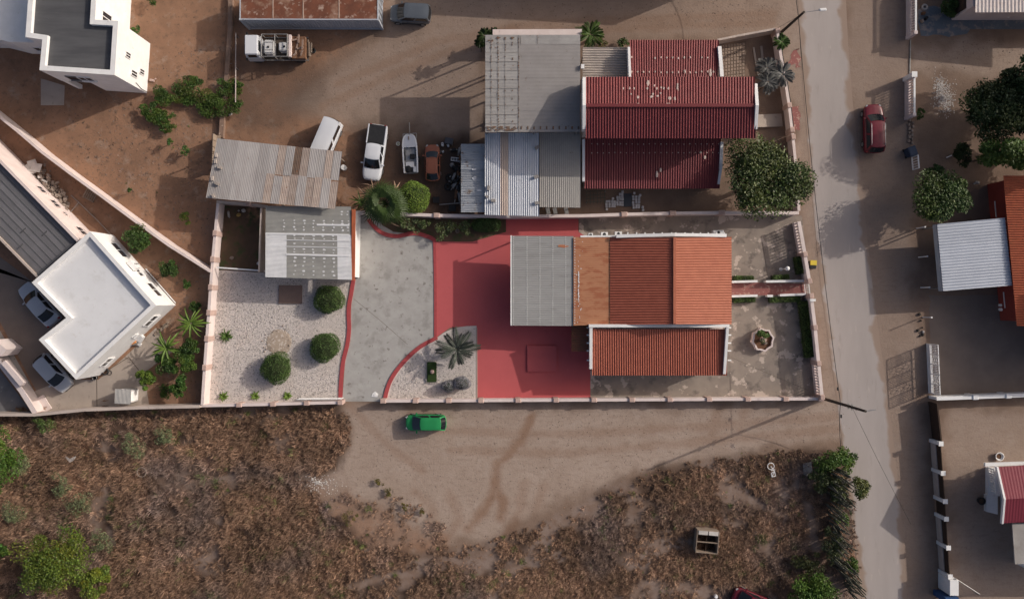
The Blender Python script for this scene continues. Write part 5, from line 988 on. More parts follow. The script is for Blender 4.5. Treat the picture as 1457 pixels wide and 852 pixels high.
for i, (x, y, l, a) in enumerate([(646, 252, .9, 70), (650, 258, 1.0, 50), (652, 246, .7, 95), (647, 264, .8, 60), (653, 268, .9, 80), (649, 277, 1.2, 85), (654, 281, 1.0, 100), (644, 258, .5, 20), (655, 226, .6, 90), (654, 215, .7, 80), (646, 214, .5, 10)]):
    nm = ['', ''][0]
    solid('scrap_part', ['longest upper', 'slanting', 'upper upright', 'short middle', 'lower pipe-like', 'lower long', 'lowest upright', 'tiny', 'small upper', 'top upright', 'top small'][i] + ' dark engine part in the scrap heap beside the dented lean-to', 'scrap part', x, y, [('casing', [steel, black_plastic, rust_m][i % 3], lambda m: m.box((0, 0, .2), (l, .3, .4), 0, .7), .04), ('shaft', steel, lambda m: m.tube((-l * .7, .05, .3), (l * .7, -.05, .25), .05))], R(a), group='dark engine parts in the scrap heap')
solid('steel_pipe', 'long grey pipe lying at the bottom of the scrap yard', 'pipe', 641, 291, [('tube', steel, lambda m: m.tube((-1.0, 0, .25), (1.0, .06, .25), .06))], R(3))
solid('dark_barrow', 'dark square tub below the long grey pipe', 'tub', 644, 297, [('tub', black_plastic, lambda m: m.box((0, 0, .2), (.6, .5, .4), 0, 1.15), .03)])
solid('spare_wheel', 'dark tub near the round green tree in the scrap yard', 'tub', 621, 285, [('tub', black_plastic, lambda m: m.box((0, 0, .2), (.55, .5, .4), 0, 1.15), .03)])
# concrete blocks by the red house
blk = None; k = 0
bl = [(x, y) for x in (878.5, 882, 885.5) for y in (276.5, 280.5, 284, 288, 291.5) if not (y < 277 and x < 880)] + [(x, y) for x in (901, 905, 909) for y in (280, 284, 288, 292, 295.5)] + [(x, y) for x in (863, 867, 871, 874.5) for y in (287, 290.5, 294)] + [(863, 298), (911, 278), (914, 295), (902, 275), (915, 299), (872, 283), (886, 273)]
for x, y in bl:
    q = at(x + random.uniform(-.4, .4), y + random.uniform(-.4, .4)); zz = random.choice((0, 0, .19)) if x < 890 else 0
    if blk is None: mb = MB(); mb.box((0, 0, .095), (.2, .21, .19)); o = mb.build('concrete_block', block_m, None, bevel=.012); o.location = (q.x, q.y, 0); blk = o
    else: o = blk.copy(); COL.objects.link(o); o.location = (q.x, q.y, 0)
    o.rotation_euler = (0, 0, random.uniform(-.12, .12)); tag(o, 'small white concrete block laid out loose in the shade below the red roof', 'block', 'white concrete blocks below the red roof')
solid('tarp', 'dark blue-grey mat lying between the two groups of white blocks', 'mat', 893, 285, [('mat', M('mat', (.06, .07, .085), (.05, .055, .07)), lambda m: m.box((0, 0, .1), (.72, 1.2, .2)), .02)])
t = thing('wire_rack', 'dark grid rack lying left of the white blocks', 'rack', at(848, 281))
mb = MB(); [mb.tube(at(835 + 5 * i, 272, .5), at(835 + 5 * i, 290, .5), .03, n=5) for i in range(6)]; [mb.tube(at(833, 273 + 5 * i, .5), at(862, 271 + 5 * i, .5), .03, n=5) for i in range(4)]; mb.build('grid', M('green_grey_bar', (.10, .11, .09)), t)
for x, y in ((834, 273), (861, 273), (834, 289), (861, 289)): q = at(x, y); mb = MB(); mb.tube((q.x, q.y, 0), (q.x, q.y, .5), .03, n=5); mb.build('leg', steel, t)
# small things round the main house
def lamp(px, py, lab):
    q = at(px, py); t = thing('garden_lamp', lab, 'lamp', q); mb = MB(); mb.lathe((0, 0, 0), [(.16, 0), (.16, .08), (.05, .12), (.04, 1.55), (.07, 1.6)], 10); mb.build('post', white_paint, t, local=True)
    mb = MB(); mb.lathe((0, 0, 1.6), [(.06, 0), (.15, .05), (.2, .16), (.19, .25), (.12, .34), (.03, .37)], 14); mb.build('globe', white_paint, t, local=True, smooth=True)
lamp(1111, 383, 'white globe lamp on a post in the upper front yard of the orange house')
t = thing('wheelie_bin', 'black bin with yellow lid standing on the street pavement', 'bin', at(1151.5, 377), R(-2))
mb = MB(); mb.box((0, 0, .5), (.52, .6, 1.0), 0, 1.12); mb.build('tub', black_plastic, t, local=True, bevel=.03)
mb = MB(); mb.box((0, .16, 1.04), (.62, .46, .07), 0, .95); mb.build('lid', yellow_m, t, local=True, bevel=.02)
mb = MB(); mb.tube((-.25, -.36, .95), (.25, -.36, .95), .03); mb.build('handle', black_plastic, t, local=True)
for s_ in (-1, 1): mb = MB(); mb.tube((s_ * .26, -.28, .1), (s_ * .32, -.28, .1), .1, .1, 10); mb.build('wheel', rubber, t, local=True)
t = thing('planter', 'octagonal pale pink planter with a bush in the stained yard', 'planter', at(1083, 483)); P = []
for k in range(16): a = 2 * math.pi * k / 16 + R(11.25); r_ = 1.06 if k % 2 == 0 else .93; P.append(Vector((r_ * math.cos(a), r_ * math.sin(a) * 1.05)))
parapet_ring(P, .14, 0, .62).build('rim', pink_wall, t, local=True); mb = MB(); mb.prism(inset(P, .15), 0, .42); mb.build('soil', soil_m, t, local=True)
mb = MB(); mb.lathe((-.05, .05, .42), [(.22, 0), (.18, .1), (.12, .5), (.2, .6), (.24, .66)], 10); mb.build('pedestal', pink_cap, t, local=True, bevel=0)
t = thing('rock', 'pale rock lying inside the octagonal planter', 'rock', at(1089, 488, .4)); mb = MB(); mb.box((0, 0, .1), (.4, .3, .25), .4, .7); mb.build('stone', stone_grey, t, local=True, bevel=.05)
# memorial bed in gravel
t = thing('grass_bed', 'small dark green bed edged with white stones on the gravel', 'flower bed', at(614.5, 529)); mb = MB(); mb.box((0, 0, .1), (.86, 1.86, .2)); mb.build('bed', M('bed_green', (.03, .055, .012), (.02, .04, .01), 6, .9, .4), t, local=True, bevel=.04)
rk = [(-.5 + random.uniform(-.04, .04), -.95 + i * .24) for i in range(9)] + [(.52, -.95 + i * .3) for i in range(4)] + [(.5, .75), (.5, .45)] + [(-.3 + .2 * i, -1.0 + random.uniform(-.05, .05)) for i in range(4)] + [(-.3 + .2 * i, 1.0) for i in range(4)]
for i, (x, y) in enumerate(rk): mb = MB(); s_ = random.uniform(.12, .2) if y < -.5 else .1; mb.box((x, y, .09), (s_, s_ * .9, .2), random.random() * 3, .7); mb.build('edge_stone', M('bed_stone', (.62, .57, .52), (.5, .45, .4), 4, .9, .1, rnd=.15), t, local=True, bevel=.03)
t = thing('garden_ornament', 'small brown ornament standing on the dark green bed', 'ornament', at(615, 528.5, .2)); mb = MB(); mb.lathe((0, 0, 0), [(.14, 0), (.2, .1), (.12, .3), (.15, .4), (.05, .5)], 9); mb.build('figure', pink_cap, t, local=True)
t = thing('old_planter_ring', 'worn ring of stones and soil in the middle of the white gravel', 'stone ring', at(397, 487))
for k in range(44):
    a = random.random() * 6.28; r_ = abs(random.gauss(1.15, .25)); mb = MB(); s_ = random.uniform(.06, .16); mb.box((r_ * math.cos(a), r_ * math.sin(a), s_ * .3), (s_, s_ * .8, s_ * .8), random.random() * 3, .7); mb.build('stone', stone_grey, t, local=True)
mb = MB(); mb.lathe((0, 0, 0), [(1.25, .0), (1.1, .04), (.7, .07), (.1, .08)], 18); mb.build('mound', M('pale_soil', (.42, .34, .27), (.34, .27, .215), 2, .95, .3, c3=(.55, .48, .42), s3=5, t3=.55), t, local=True)
# white house garden
t = thing('garden_shed', 'small grey box shed with white front on the tan slab', 'shed', at(187, 561), R(-2)); mb = MB(); mb.box((0, 0, .75), (1.25, 1.15, 1.5)); mb.build('box', M('shed_side', (.5, .48, .47), (.42, .4, .39)), t, local=True, bevel=.02); mb = MB(); mb.corr((-.75, -.66, 1.56), (.72, -.66, 1.62), (.72, .66, 1.62), (-.75, .66, 1.56), 12, .015, 4); mb.build('roof', grey_sheet, t, local=True)
mb = MB(); mb.box((.64, 0, .75), (.04, .9, 1.35)); mb.build('door', white_paint, t, local=True)
t = thing('hose_coil', 'coil of black hose on the tan slab by the white-roofed house', 'hose', at(150.5, 528)); mb = MB(); [mb.torus((random.uniform(-.03, .03), random.uniform(-.03, .03), .05 + .06 * k), .3, .04, 16, 5) for k in range(4)]; mb.build('coil', black_plastic, t, local=True)
t = thing('hose_coil', 'smaller second loop of black hose lying half under the first', 'hose', at(156, 530)); mb = MB(); mb.torus((0, 0, .04), .2, .03, 14, 5); mb.build('coil', black_plastic, t, local=True)
solid('bucket', 'dark bucket at the lower corner of the white-roofed house', 'bucket', 137, 537, [('shell', black_plastic, lambda m: m.lathe((0, 0, 0), [(.16, 0), (.2, .35), (.17, .34), (.14, .05)], 12)), ('rim', steel, lambda m: m.torus((0, 0, .35), .2, .015, 12, 4))])
t = thing('garden_chair', 'white and orange folded garden lounger beside the white-roofed house', 'lounger', at(199, 483), R(40)); mb = MB(); mb.box((.2, 0, .35), (1.0, .7, .2), .2, .8, -.3); mb.build('cushion', white_paint, t, local=True, bevel=.06); mb = MB(); mb.box((-.45, .15, .4), (.6, .5, .15), -.3, .8); mb.build('backrest', orange_cloth, t, local=True, bevel=.04); mb = MB(); [mb.tube((x, y, 0), (x, y, .4), .03, n=5) for x in (-.5, .5) for y in (-.25, .25)]; mb.build('frame', steel, t, local=True)
solid('boxes', 'small pile of grey boxes beside the garden lounger', 'box', 194, 488, [('carton', steel, lambda m: m.box((0, 0, .2), (.5, .3, .4), .3), .02), ('carton', white_paint, lambda m: m.box((.35, -.1, .12), (.3, .3, .24), .8), .02)])
for i, (x, y, a) in enumerate([(233, 466, 38), (224, 472, 50), (236, 461, 30)]): solid('plank', ['broad grey plank lying in the garden soil by the yucca', 'short plank leaning to the slab corner by the yucca', 'thin plank close to the white house corner'][i], 'plank', x, y, [('board', wood, lambda m: m.box((0, 0, .06), (1.0 - .2 * i, .28 - .06 * i, .08)), .01)], R(a))
solid('step_stool', 'small rusty metal stool near the street wall on the tan slab', 'stool', 151.5, 573, [('frame', rust_m, lambda m: [m.tube((x, y, 0), (x, y, .5), .025, n=5) for x in (-.17, .17) for y in (-.25, .25)] + [m.tube((-.17, y, .5), (.17, y, .5), .025, n=5) for y in (-.25, .25)]), ('seat', rust_m, lambda m: m.box((0, .25, .5), (.36, .08, .03)))])
solid('garden_step', 'pale concrete step at the gate end of the white hatchback court', 'step', 63, 574, [('slab', pink_wall, lambda m: m.box((0, 0, .07), (.8, 1.5, .14)), .02)], R(32))
# rubble and pallet
t = thing('rubble_heap', 'long heap of broken blocks between the grey wing and the diagonal wall', 'rubble', at(80, 262))
sm_ = None
for k in range(150):
    u = random.random(); x = 56 + 40 * u + random.gauss(0, 4.5); y = 248 + 42 * u + random.gauss(0, 6.5); q = at(x, y); s_ = random.uniform(.12, .42); zz = max(0, random.gauss(.15, .15)); q -= Vector(WL[t])
    mb = MB(); mb.box((0, 0, 0), (s_, s_ * random.uniform(.5, 1), s_ * random.uniform(.3, .7)), 0, random.uniform(.6, 1)); o = mb.build('rubble_block', stone_grey, t, local=True); o.location = (q.x, q.y, zz + s_ * .3); o.rotation_euler = (random.gauss(0, .4), random.gauss(0, .4), random.random() * 6)
for i, (x, y, sx, sy, a) in enumerate([(50, 234, .75, .65, 20), (44, 241, 1.0, .8, 35), (57, 240, 1.0, .8, -10), (50, 245, .7, .5, 15), (40, 244, .9, .3, -60), (62, 253, .35, .22, 20), (69, 259, .55, .16, -25)]):
    mb = MB(); mb.box((0, 0, .25), (sx, sy, .06), R(a), 1, random.uniform(-.2, .2), random.uniform(-.2, .2)); o = mb.build('broken_slab', plaster_scrap, None, ['topmost', 'leftmost large', 'right large', 'central', 'narrow leftmost', 'small stray', 'long thin stray'][i] + ' pale broken panel lying on the upper end of the rubble heap', 'panel', 'pale broken panels on the rubble heap'); q = at(x, y); o.location = (q.x, q.y, .3 + .05 * i)
solid('round_pot', 'round pale pot at the lower end of the rubble heap', 'pot', 86, 287, [('shell', plaster_scrap, lambda m: m.lathe((0, 0, 0), [(.12, 0), (.18, .2), (.16, .3)], 10)), ('rim', plaster_scrap, lambda m: m.torus((0, 0, .3), .16, .03, 10, 5))])
t = thing('wooden_pallet', 'old wooden pallet leaning below the diagonal pink wall', 'pallet', at(129, 278), R(-28))
for k in range(6): mb = MB(); mb.box((-.5 + .2 * k, 0, .14), (.11, .95, .03)); mb.build('slat', wood, t, local=True)
for y in (-.43, 0, .43): mb = MB(); mb.box((0, y, .07), (1.1, .09, .1)); mb.build('bearer', wood, t, local=True)
t = thing('pipe_run', 'long thin pipe laid on the ground from the rubble to the white-roofed house', 'pipe', at(130, 300)); mb = MB(); mb.path([at(101, 278, .1), at(112, 288, .1), at(140, 315, .1), at(172, 350, .1)], .05); mb.path([at(112, 288, .1), at(100, 302, .1)], .05); mb.build('tube', M('pipe_grey', (.3, .25, .22)), t)
# dark garden bits
for x, y, lab, m_, s_ in ((326, 305, 'pale stick-like scrap post in the dark garden', plaster_scrap, (.2, .75, .3)), (340, 306, 'yellowish bag in the dark garden', M('yellow_bag', (.45, .3, .1)), (.45, .36, .3)), (347, 300, 'pale bag next to the yellowish bag in the dark garden', plaster_scrap, (.42, .35, .3)), (340, 300, 'small pale lump above the yellowish bag', plaster_scrap, (.25, .2, .2)), (330, 367, 'grey lump in the lower part of the dark garden', stone_grey, (.45, .35, .2)), (369, 375, 'white bag by the fence of the dark garden', white_paint, (.42, .36, .35))):
    solid('sack', lab, 'sack', x, y, [('bag', m_, lambda m: m.box((0, 0, s_[2] / 2), s_, random.uniform(-.4, .4), .7), .08), ('tie', m_, lambda m: m.box((0, 0, s_[2]), (s_[0] * .4, s_[1] * .3, .06), .5, .6))])
# street side
t = thing('trash_bin', 'dark blue bin by the low white gate across the street', 'bin', at(1291, 218), R(20)); mb = MB(); mb.box((0, 0, .5), (.6, .75, 1.0), 0, 1.2); mb.build('tub', blue_plastic, t, local=True, bevel=.05); mb = MB(); mb.box((0, 0, 1.05), (.78, .95, .1), 0, .85); mb.build('lid', blue_plastic, t, local=True, bevel=.04)
for s_ in (-1, 1): mb = MB(); mb.tube((-.3, s_ * .33, .12), (-.36, s_ * .33, .12), .12, .12, 10); mb.build('wheel', rubber, t, local=True)
t = thing('low_gate', 'small white barred gate panel next to the dark blue bin', 'gate', at(1298, 233), R(5)); mb = MB(); mb.box((.0, 0, .05), (.1, 1.2, .1)); mb.box((0, 0, 1.15), (.1, 1.2, .08)); [mb.box((0, y, .6), (.08, .08, 1.2)) for y in (-.58, .58)]; mb.build('frame', white_paint, t, local=True)
for k in range(4): mb = MB(); mb.box((0, -.35 + .23 * k, .6), (.04, .05, 1.1)); mb.build('gate_bar', white_paint, t, local=True)
for k in range(12):
    x, y = (1293 + (k % 2) * 5 + random.uniform(-1, 1), 172 + k * 2.9); mb = MB(); s_ = random.uniform(.2, .36); mb.box((0, 0, .08), (s_, s_ * 1.3, .2), random.uniform(-.3, .3), .8); o = mb.build('edge_stone', stone_grey, None, 'rough pale stone in the row of edging stones below the balusters', 'stone', 'edging stones by the dark red car', bevel=.03); q = at(x, y); o.location = (q.x, q.y, 0)
solid('stick', 'short white stick lying in the shade right of the low white gate', 'stick', 1350, 223, [('rod', white_paint, lambda m: m.box((0, 0, .05), (.55, .09, .06)), .01)], R(22))
solid('pale_stone', 'pale stone block under the trees by the terracotta house', 'stone', 1390, 260, [('stone', plaster_scrap, lambda m: m.box((0, 0, .12), (.42, .25, .24), -.2, .8), .04), ('chip', plaster_scrap, lambda m: m.box((-.25, -.1, .08), (.18, .18, .16), .4, .7), .03)])
for i, (x, y) in enumerate([(1310, 456), (1312, 466), (1306, 470), (1313, 476), (1315, 451), (1309, 478), (1308, 447)]):
    mb = MB(); s_ = random.uniform(.1, .25); mb.box((0, 0, .08), (s_, s_ * 1.2, .18), random.random(), .7); o = mb.build('dark_stone', M('dark_stone', (.05, .042, .036), (.08, .065, .055), 3), None, 'dark stone in the loose row at the mouth of the shaded drive', 'stone', 'dark stones by the shaded drive', bevel=.03); q = at(x, y); o.location = (q.x, q.y, 0)
solid('wall_tap', 'pale stone at the mouth of the shaded drive among the dark stones', 'stone', 1313, 472, [('stone', plaster_scrap, lambda m: m.box((0, 0, .1), (.2, .25, .2), 0, .7), .03)])
solid('gas_bottles', 'pair of pale gas bottles by the terracotta house wall', 'gas bottles', 1421, 437, [('bottle', white_paint, lambda m: m.lathe((.1, .2, 0), [(.15, 0), (.16, .4), (.1, .5), (.05, .55)], 10)), ('bottle', white_paint, lambda m: m.lathe((.1, -.2, 0), [(.15, 0), (.16, .4), (.1, .5), (.05, .55)], 10))])
solid('white_planter', 'white shell-like planter above the small porch', 'planter', 1420, 648.5, [('bowl', white_paint, lambda m: m.lathe((0, 0, 0), [(.25, 0), (.42, .3), (.36, .32), (.2, .1)], 9)), ('soil', soil_m, lambda m: m.lathe((0, 0, .16), [(.27, 0), (.05, .03)], 9))])
solid('plant_pot', 'round dark pot on the shaded drive left of the porch', 'pot', 1393.5, 711, [('pot', black_plastic, lambda m: m.lathe((0, 0, 0), [(.24, 0), (.36, .45), (.3, .44), (.25, .3)], 12)), ('soil', dark_soil, lambda m: m.lathe((0, 0, .3), [(.28, 0), (.05, .04)], 10))])
solid('ring_planter', 'pale ring planter standing beside the worn blue yard', 'planter', 1315, 11, [('ring', plaster_scrap, lambda m: m.torus((0, 0, .1), .22, .1, 14, 6))])
solid('satellite_dish', 'round white dish behind the white-tiled roof corner', 'dish', 1427, 26, [('dish', white_paint, lambda m: m.lathe((0, 0, .7), [(.05, 0), (.26, .12), (.24, .14)], 12)), ('stand', steel, lambda m: m.tube((0, 0, 0), (0, 0, .7), .04))])
for i, (x, y) in enumerate([(1313, 20), (1317, 27), (1311, 31)]): mb = MB(); mb.box((0, 0, .15), (.35, .25, .3), i, .8); o = mb.build('yard_junk', [rust_m, black_plastic, stone_grey][i], None, ['rusty box', 'dark box', 'grey stone'][i] + ' beside the balusters on the worn blue yard', 'junk', bevel=.03); q = at(x, y); o.location = (q.x, q.y, 0)
# ------------------------------------------------------------------ poles and cables
def pole(name, lab, bx, by, tx, ty, h, arm=None):
    b = at(bx, by); t_ = at(tx, ty, h); r = thing(name, lab, 'utility pole', b); mb = MB(); mb.tube((0, 0, 0), t_ - b, .15, .10, 10); mb.build('shaft', M('pole_wood', (.07, .055, .045), (.045, .037, .03), 5, .9, .2), r, local=True); return r, b, t_
p1, b1, t1 = pole('utility_pole', 'leaning dark street lamp pole at the corner of the red-roofed house yard', 1111, 47, 1144, 17.5, 6.4)
e = at(1167, 14.5, 6.5); mb = MB(); mb.tube(t1 - b1 - Vector((0, 0, .1)), e - b1, .03, .03, 6); mb.build('lamp_arm', M('lamp_arm_grey', (.3, .3, .31)), p1, local=True)
mb = MB(); q = at(1171, 14, 6.5) - b1; mb.box(q, (.7, .26, .14), R(4), .8); mb.build('lamp_head', white_paint, p1, local=True, bevel=.04)
p2, b2, t2 = pole('utility_pole', 'tall black pole at the street corner of the pink wall, near the green car road', 1172, 567, 1232, 585, 8.75)
e = at(1246, 582.5, 8.75); mb = MB(); mb.tube(t2 - b2 - Vector((0, 0, .1)), e - b2, .05, .04, 6); mb.build('lamp_arm', M('lamp_arm_grey', (.3, .3, .31)), p2, local=True)
for f in (.62, .7): mb = MB(); q = (t2 - b2) * f; mb.box(q, (.12, .5, .1)); mb.build('crossarm', steel, p2, local=True)
def cable(lab, pts, r_=.018, sag=.0, n=14):
    mb = MB(); P = [at(*p) for p in pts]; out = []
    for a, b in zip(P[:-1], P[1:]):
        for i in range(n): u = i / n; q = a.lerp(b, u); q.z -= sag * 4 * u * (1 - u); out.append(q)
    mb.path(out + [P[-1]], r_, 5); return mb
cb = thing('overhead_cable', 'long black overhead cable hanging along the street from pole to pole', 'cable', (0, 0, 0))
cable('', [(1131, -120, 5.5), (1136, 24, 5.0), (1196, 574, 4.4), (1202, 668, .8)], .026, .6).build('cable', black_plastic, cb)
for x, y, z in ((1192, 553, 4.37), (1197, 592, 4.4)): mb = MB(); q = at(x, y, z); mb.box(q, (.12, .3, .12)); mb.build('splice_box', black_plastic, cb, bevel=.02)
cable('', [(1213, 580, 6.0), (1296, 745, 4.2)], .014, .2).build('service_wire', black_plastic, None, 'thin service wire running from the tall pole down across the street', 'wire')
cable('', [(1140, 21, 5.6), (1105, 41, 1.6)], .014, .1).build('stay_wire', black_plastic, None, 'thin stay wire from the leaning lamp pole to the yard corner', 'wire')
# ------------------------------------------------------------------ things in the brush lot
t = thing('wooden_crate', 'open-topped grey wooden crate with four compartments in the dry brush', 'crate', at(1002.5, 765.5), R(-5)); mb = MB()
hh = 1.15; lx, ly = 1.98, 2.0
for nm, cx_, cy_, sx, sy in (('side_board', 0, ly / 2, lx, .06), ('side_board', 0, -ly / 2, lx, .06), ('end_board', -lx / 2, 0, .06, ly - .07), ('end_board', lx / 2, 0, .06, ly - .07)): mb = MB(); mb.box((cx_, cy_, hh / 2), (sx, sy, hh)); mb.build(nm, wood, t, local=True)
mb = MB(); mb.box((0, -.05, hh - .12), (lx - .07, .07, .2)); mb.build('divider', wood, t, local=True); mb = MB(); mb.box((0, 0, .05), (lx - .08, ly - .08, .06)); mb.build('floor', dark_wood, t, local=True); mb = MB(); mb.box((0, 0, .12 + .3), (.06, ly - .08, .6)); mb.build('divider', dark_wood, t, local=True)
for x in (-.47, .47): mb = MB(); mb.box((x, .82, hh + .03), (.86, .36, .05)); mb.build('lid_board', plaster_scrap, t, local=True, bevel=.01)
t = thing('broken_bicycle', 'white bicycle frame and one wheel lying on the dry brush', 'bicycle', at(1097, 668), R(-70)); mb = MB(); mb.torus((-.45, 0, .45), .3, .035, 18, 5); mb.build('wheel', white_paint, t, local=True); mb = MB(); mb.path([(-.45, 0, .45), (.1, .14, .5), (.55, .1, .45), (.5, -.25, .45), (.15, -.2, .5), (.1, .14, .5)], .04, 5); mb.path([(.1, .14, .5), (.5, -.25, .45)], .04, 5); mb.path([(-.1, -.15, .55), (-.05, .25, .55)], .035, 5); mb.build('frame', white_paint, t, local=True)
solid('bucket', 'white upturned bucket near the bottom edge of the brush lot', 'bucket', 1018, 847, [('shell', white_paint, lambda m: m.lathe((0, 0, 0), [(.17, 0), (.15, .32), (.05, .33)], 12)), ('rim', white_paint, lambda m: m.torus((0, 0, .02), .17, .02, 12, 4))])
t = thing('hoop', 'thin pale hoop lying in the brush below the stick pile', 'hoop', at(205, 670)); mb = MB(); mb.torus((0, 0, .5), .42, .035, 18, 5); mb.build('ring', stone_grey, t, local=True)
solid('slab_scrap', 'white broken slab lying in the left brush', 'slab', 105, 651, [('slab', plaster_scrap, lambda m: m.prism([(-.5, .25), (-.1, .02), (.45, .25), (.35, -.05), (-.1, -.35), (-.4, 0)], .45, .52))])
solid('slab_scrap', 'grey flat slab in the brush near the cactus row', 'slab', 1148, 668, [('slab', concrete, lambda m: m.prism([(-.4, .6), (.35, .75), (.45, -.1), (.2, -.7), (-.35, -.4)], .12, .2))], 0)
solid('litter', 'white scrap of litter at the end of the footpath in the brush', 'litter', 452, 686, [('paper', plaster_scrap, lambda m: m.box((0, 0, .03), (.5, .3, .06), .4, .7), .01), ('paper', plaster_scrap, lambda m: m.box((-.5, .3, .03), (.25, .2, .06), 1.4, .7), .01)])
# ------------------------------------------------------------------ vegetation
def leaves(n, pos, size, nrm=None, aspect=.5, jitter=.9, flat=.3):
    """n pointed leaf quads (numpy) at pos, loosely facing up/outward"""
    d = rng.normal(size=(n, 3)); d[:, 2] *= flat; d /= np.linalg.norm(d, axis=1)[:, None]
    up = rng.normal(size=(n, 3)) * jitter + np.array([0, 0, 1.0]) + (nrm if nrm is not None else 0); s_ = np.cross(d, up); s_ /= np.linalg.norm(s_, axis=1)[:, None] + 1e-9
    L = (size * rng.uniform(.6, 1.3, n))[:, None]; W = L * aspect
    V = np.stack([pos - d * L / 2, pos + s_ * W / 2, pos + d * L / 2, pos - s_ * W / 2], 1).reshape(-1, 3)
    return V, np.arange(n * 4).reshape(n, 4)
def crown_points(rx, ry, rz, z0, n, lumps, seed, hollow=.55):
    r = np.random.default_rng(seed); c = r.normal(size=(lumps, 3)); c /= np.linalg.norm(c, axis=1)[:, None]; c[:, 2] = np.abs(c[:, 2]) * .9 - .15
    c *= r.uniform(.30, .82, (lumps, 1)); rad = r.uniform(.17, .40, lumps); k = r.integers(0, lumps, n); d = r.normal(size=(n, 3)); d /= np.linalg.norm(d, axis=1)[:, None]
    q = c[k] + d * (rad[k] * r.uniform(hollow, 1.06, n))[:, None]; P = q * np.array([rx, ry, rz]) + np.array([0, 0, z0])
    lt = r.uniform(.72, 1.28, lumps)[k] * r.uniform(.8, 1.2, n); yel = r.normal(0, .10, lumps)[k] + r.normal(0, .06, n)
    return P, np.stack([lt * (1 + yel), lt, lt * (1 - yel * .6)], 1), c * np.array([rx, ry, rz]) + np.array([0, 0, z0])
def tree(name, label, cat, px, py, rx, hgt, n=3500, leaf=.2, col=(1, 1, 1), ry=None, lumps=16, seed=1, group=None, bare=0.0, tr=.09, low=.15, dead=0, stretch=1.0):
    """px,py is where the crown's middle shows; hgt its top"""
    zc = hgt * (.55 + low * .3); q = at(px, py, zc); root = thing(name, label, cat, (q.x, q.y, 0), 0, group); ry = ry or rx; rz = hgt * .45
    P, T, C = crown_points(rx, ry, rz, zc, n, lumps, seed); P[:, 2] = np.maximum(P[:, 2], .06); V, F = leaves(n, P, leaf)
    T = T * np.array(col)
    if dead:
        gsel = rng.random(n) < dead; T[gsel] = np.array([2.4, 1.75, 3.4]) * rng.uniform(.5, 1.5, (gsel.sum(), 1))
    o = link('crown', np_mesh('crown', V, F, leaf_m, np.repeat(T, 4, 0)), root)
    mb = MB(); mb.tube((0, 0, 0), (.1, .05, zc * .55), tr * 1.3, tr, 8); mb.build('trunk', bark, root, local=True)
    mb = MB()
    for c in C[: min(len(C), 12)]: m_ = Vector((.1, .05, zc * .5)).lerp(Vector(c), .5) + Vector((0, 0, .1)); mb.tube((.1, .05, zc * .5), m_, tr * .6, tr * .4, 5); mb.tube(m_, c, tr * .4, tr * .12, 5)
    mb.build('limb', bark, root, local=True)
    return root
def round_bush(label, px, py, r_, hgt, n=2600, leaf=.11, col=(1, 1, 1), name='round_bush', cat='bush', ry=None, group=None, sq=.9, core=(.025, .035, .012)):
    """clipped shrub: leaf skin over an added dark core"""
    q = at(px, py, hgt * .5); root = thing(name, label, cat, (q.x, q.y, 0), 0, group); ry = ry or r_
    d = rng.normal(size=(n, 3)); d[:, 2] = np.abs(d[:, 2]) - .35; d /= np.linalg.norm(d, axis=1)[:, None]; a = np.arctan2(d[:, 1], d[:, 0]); ph = rng.random(3) * 6
    f = 1 + .06 * np.sin(2 * a + ph[0]) + .05 * np.sin(3 * a + ph[1]) + .035 * np.sin(5 * a + ph[2]); sc = f * rng.uniform(.86, 1.03, n)
    P = np.stack([d[:, 0] * r_ * sc, d[:, 1] * ry * sc, hgt * .5 + d[:, 2] * hgt * .5 * sc], 1); P[:, 2] = np.maximum(P[:, 2], .05); V, F = leaves(n, P, leaf, d * 1.2)
    pt = vnoise(P[:, 0] * 1.0 + P[:, 2], P[:, 1], .3, 5); T = (.55 + .9 * pt)[:, None] * rng.uniform(.8, 1.25, (n, 1)) * np.array(col) * np.stack([1 + rng.normal(0, .08, n), np.ones(n), np.ones(n)], 1)
    link('foliage', np_mesh('foliage', V, F, leaf_m, np.repeat(T, 4, 0)), root)
    mb = MB(); mb.lathe((0, 0, 0), [(r_ * .55, .05), (r_ * .83, hgt * .3), (r_ * .86, hgt * .55), (r_ * .6, hgt * .82), (r_ * .15, hgt * .92)], 14); o = mb.build('foliage_core', M('dark_core', core, tuple(v * .7 for v in core), 6, 1, .3), root, local=True); o.scale.y = ry / r_  # added solid core, dark to close the gaps between leaves
    mb = MB(); mb.tube((0, 0, 0), (0, 0, hgt * .5), .06, .04, 6); mb.build('trunk', bark, root, local=True)
    return root
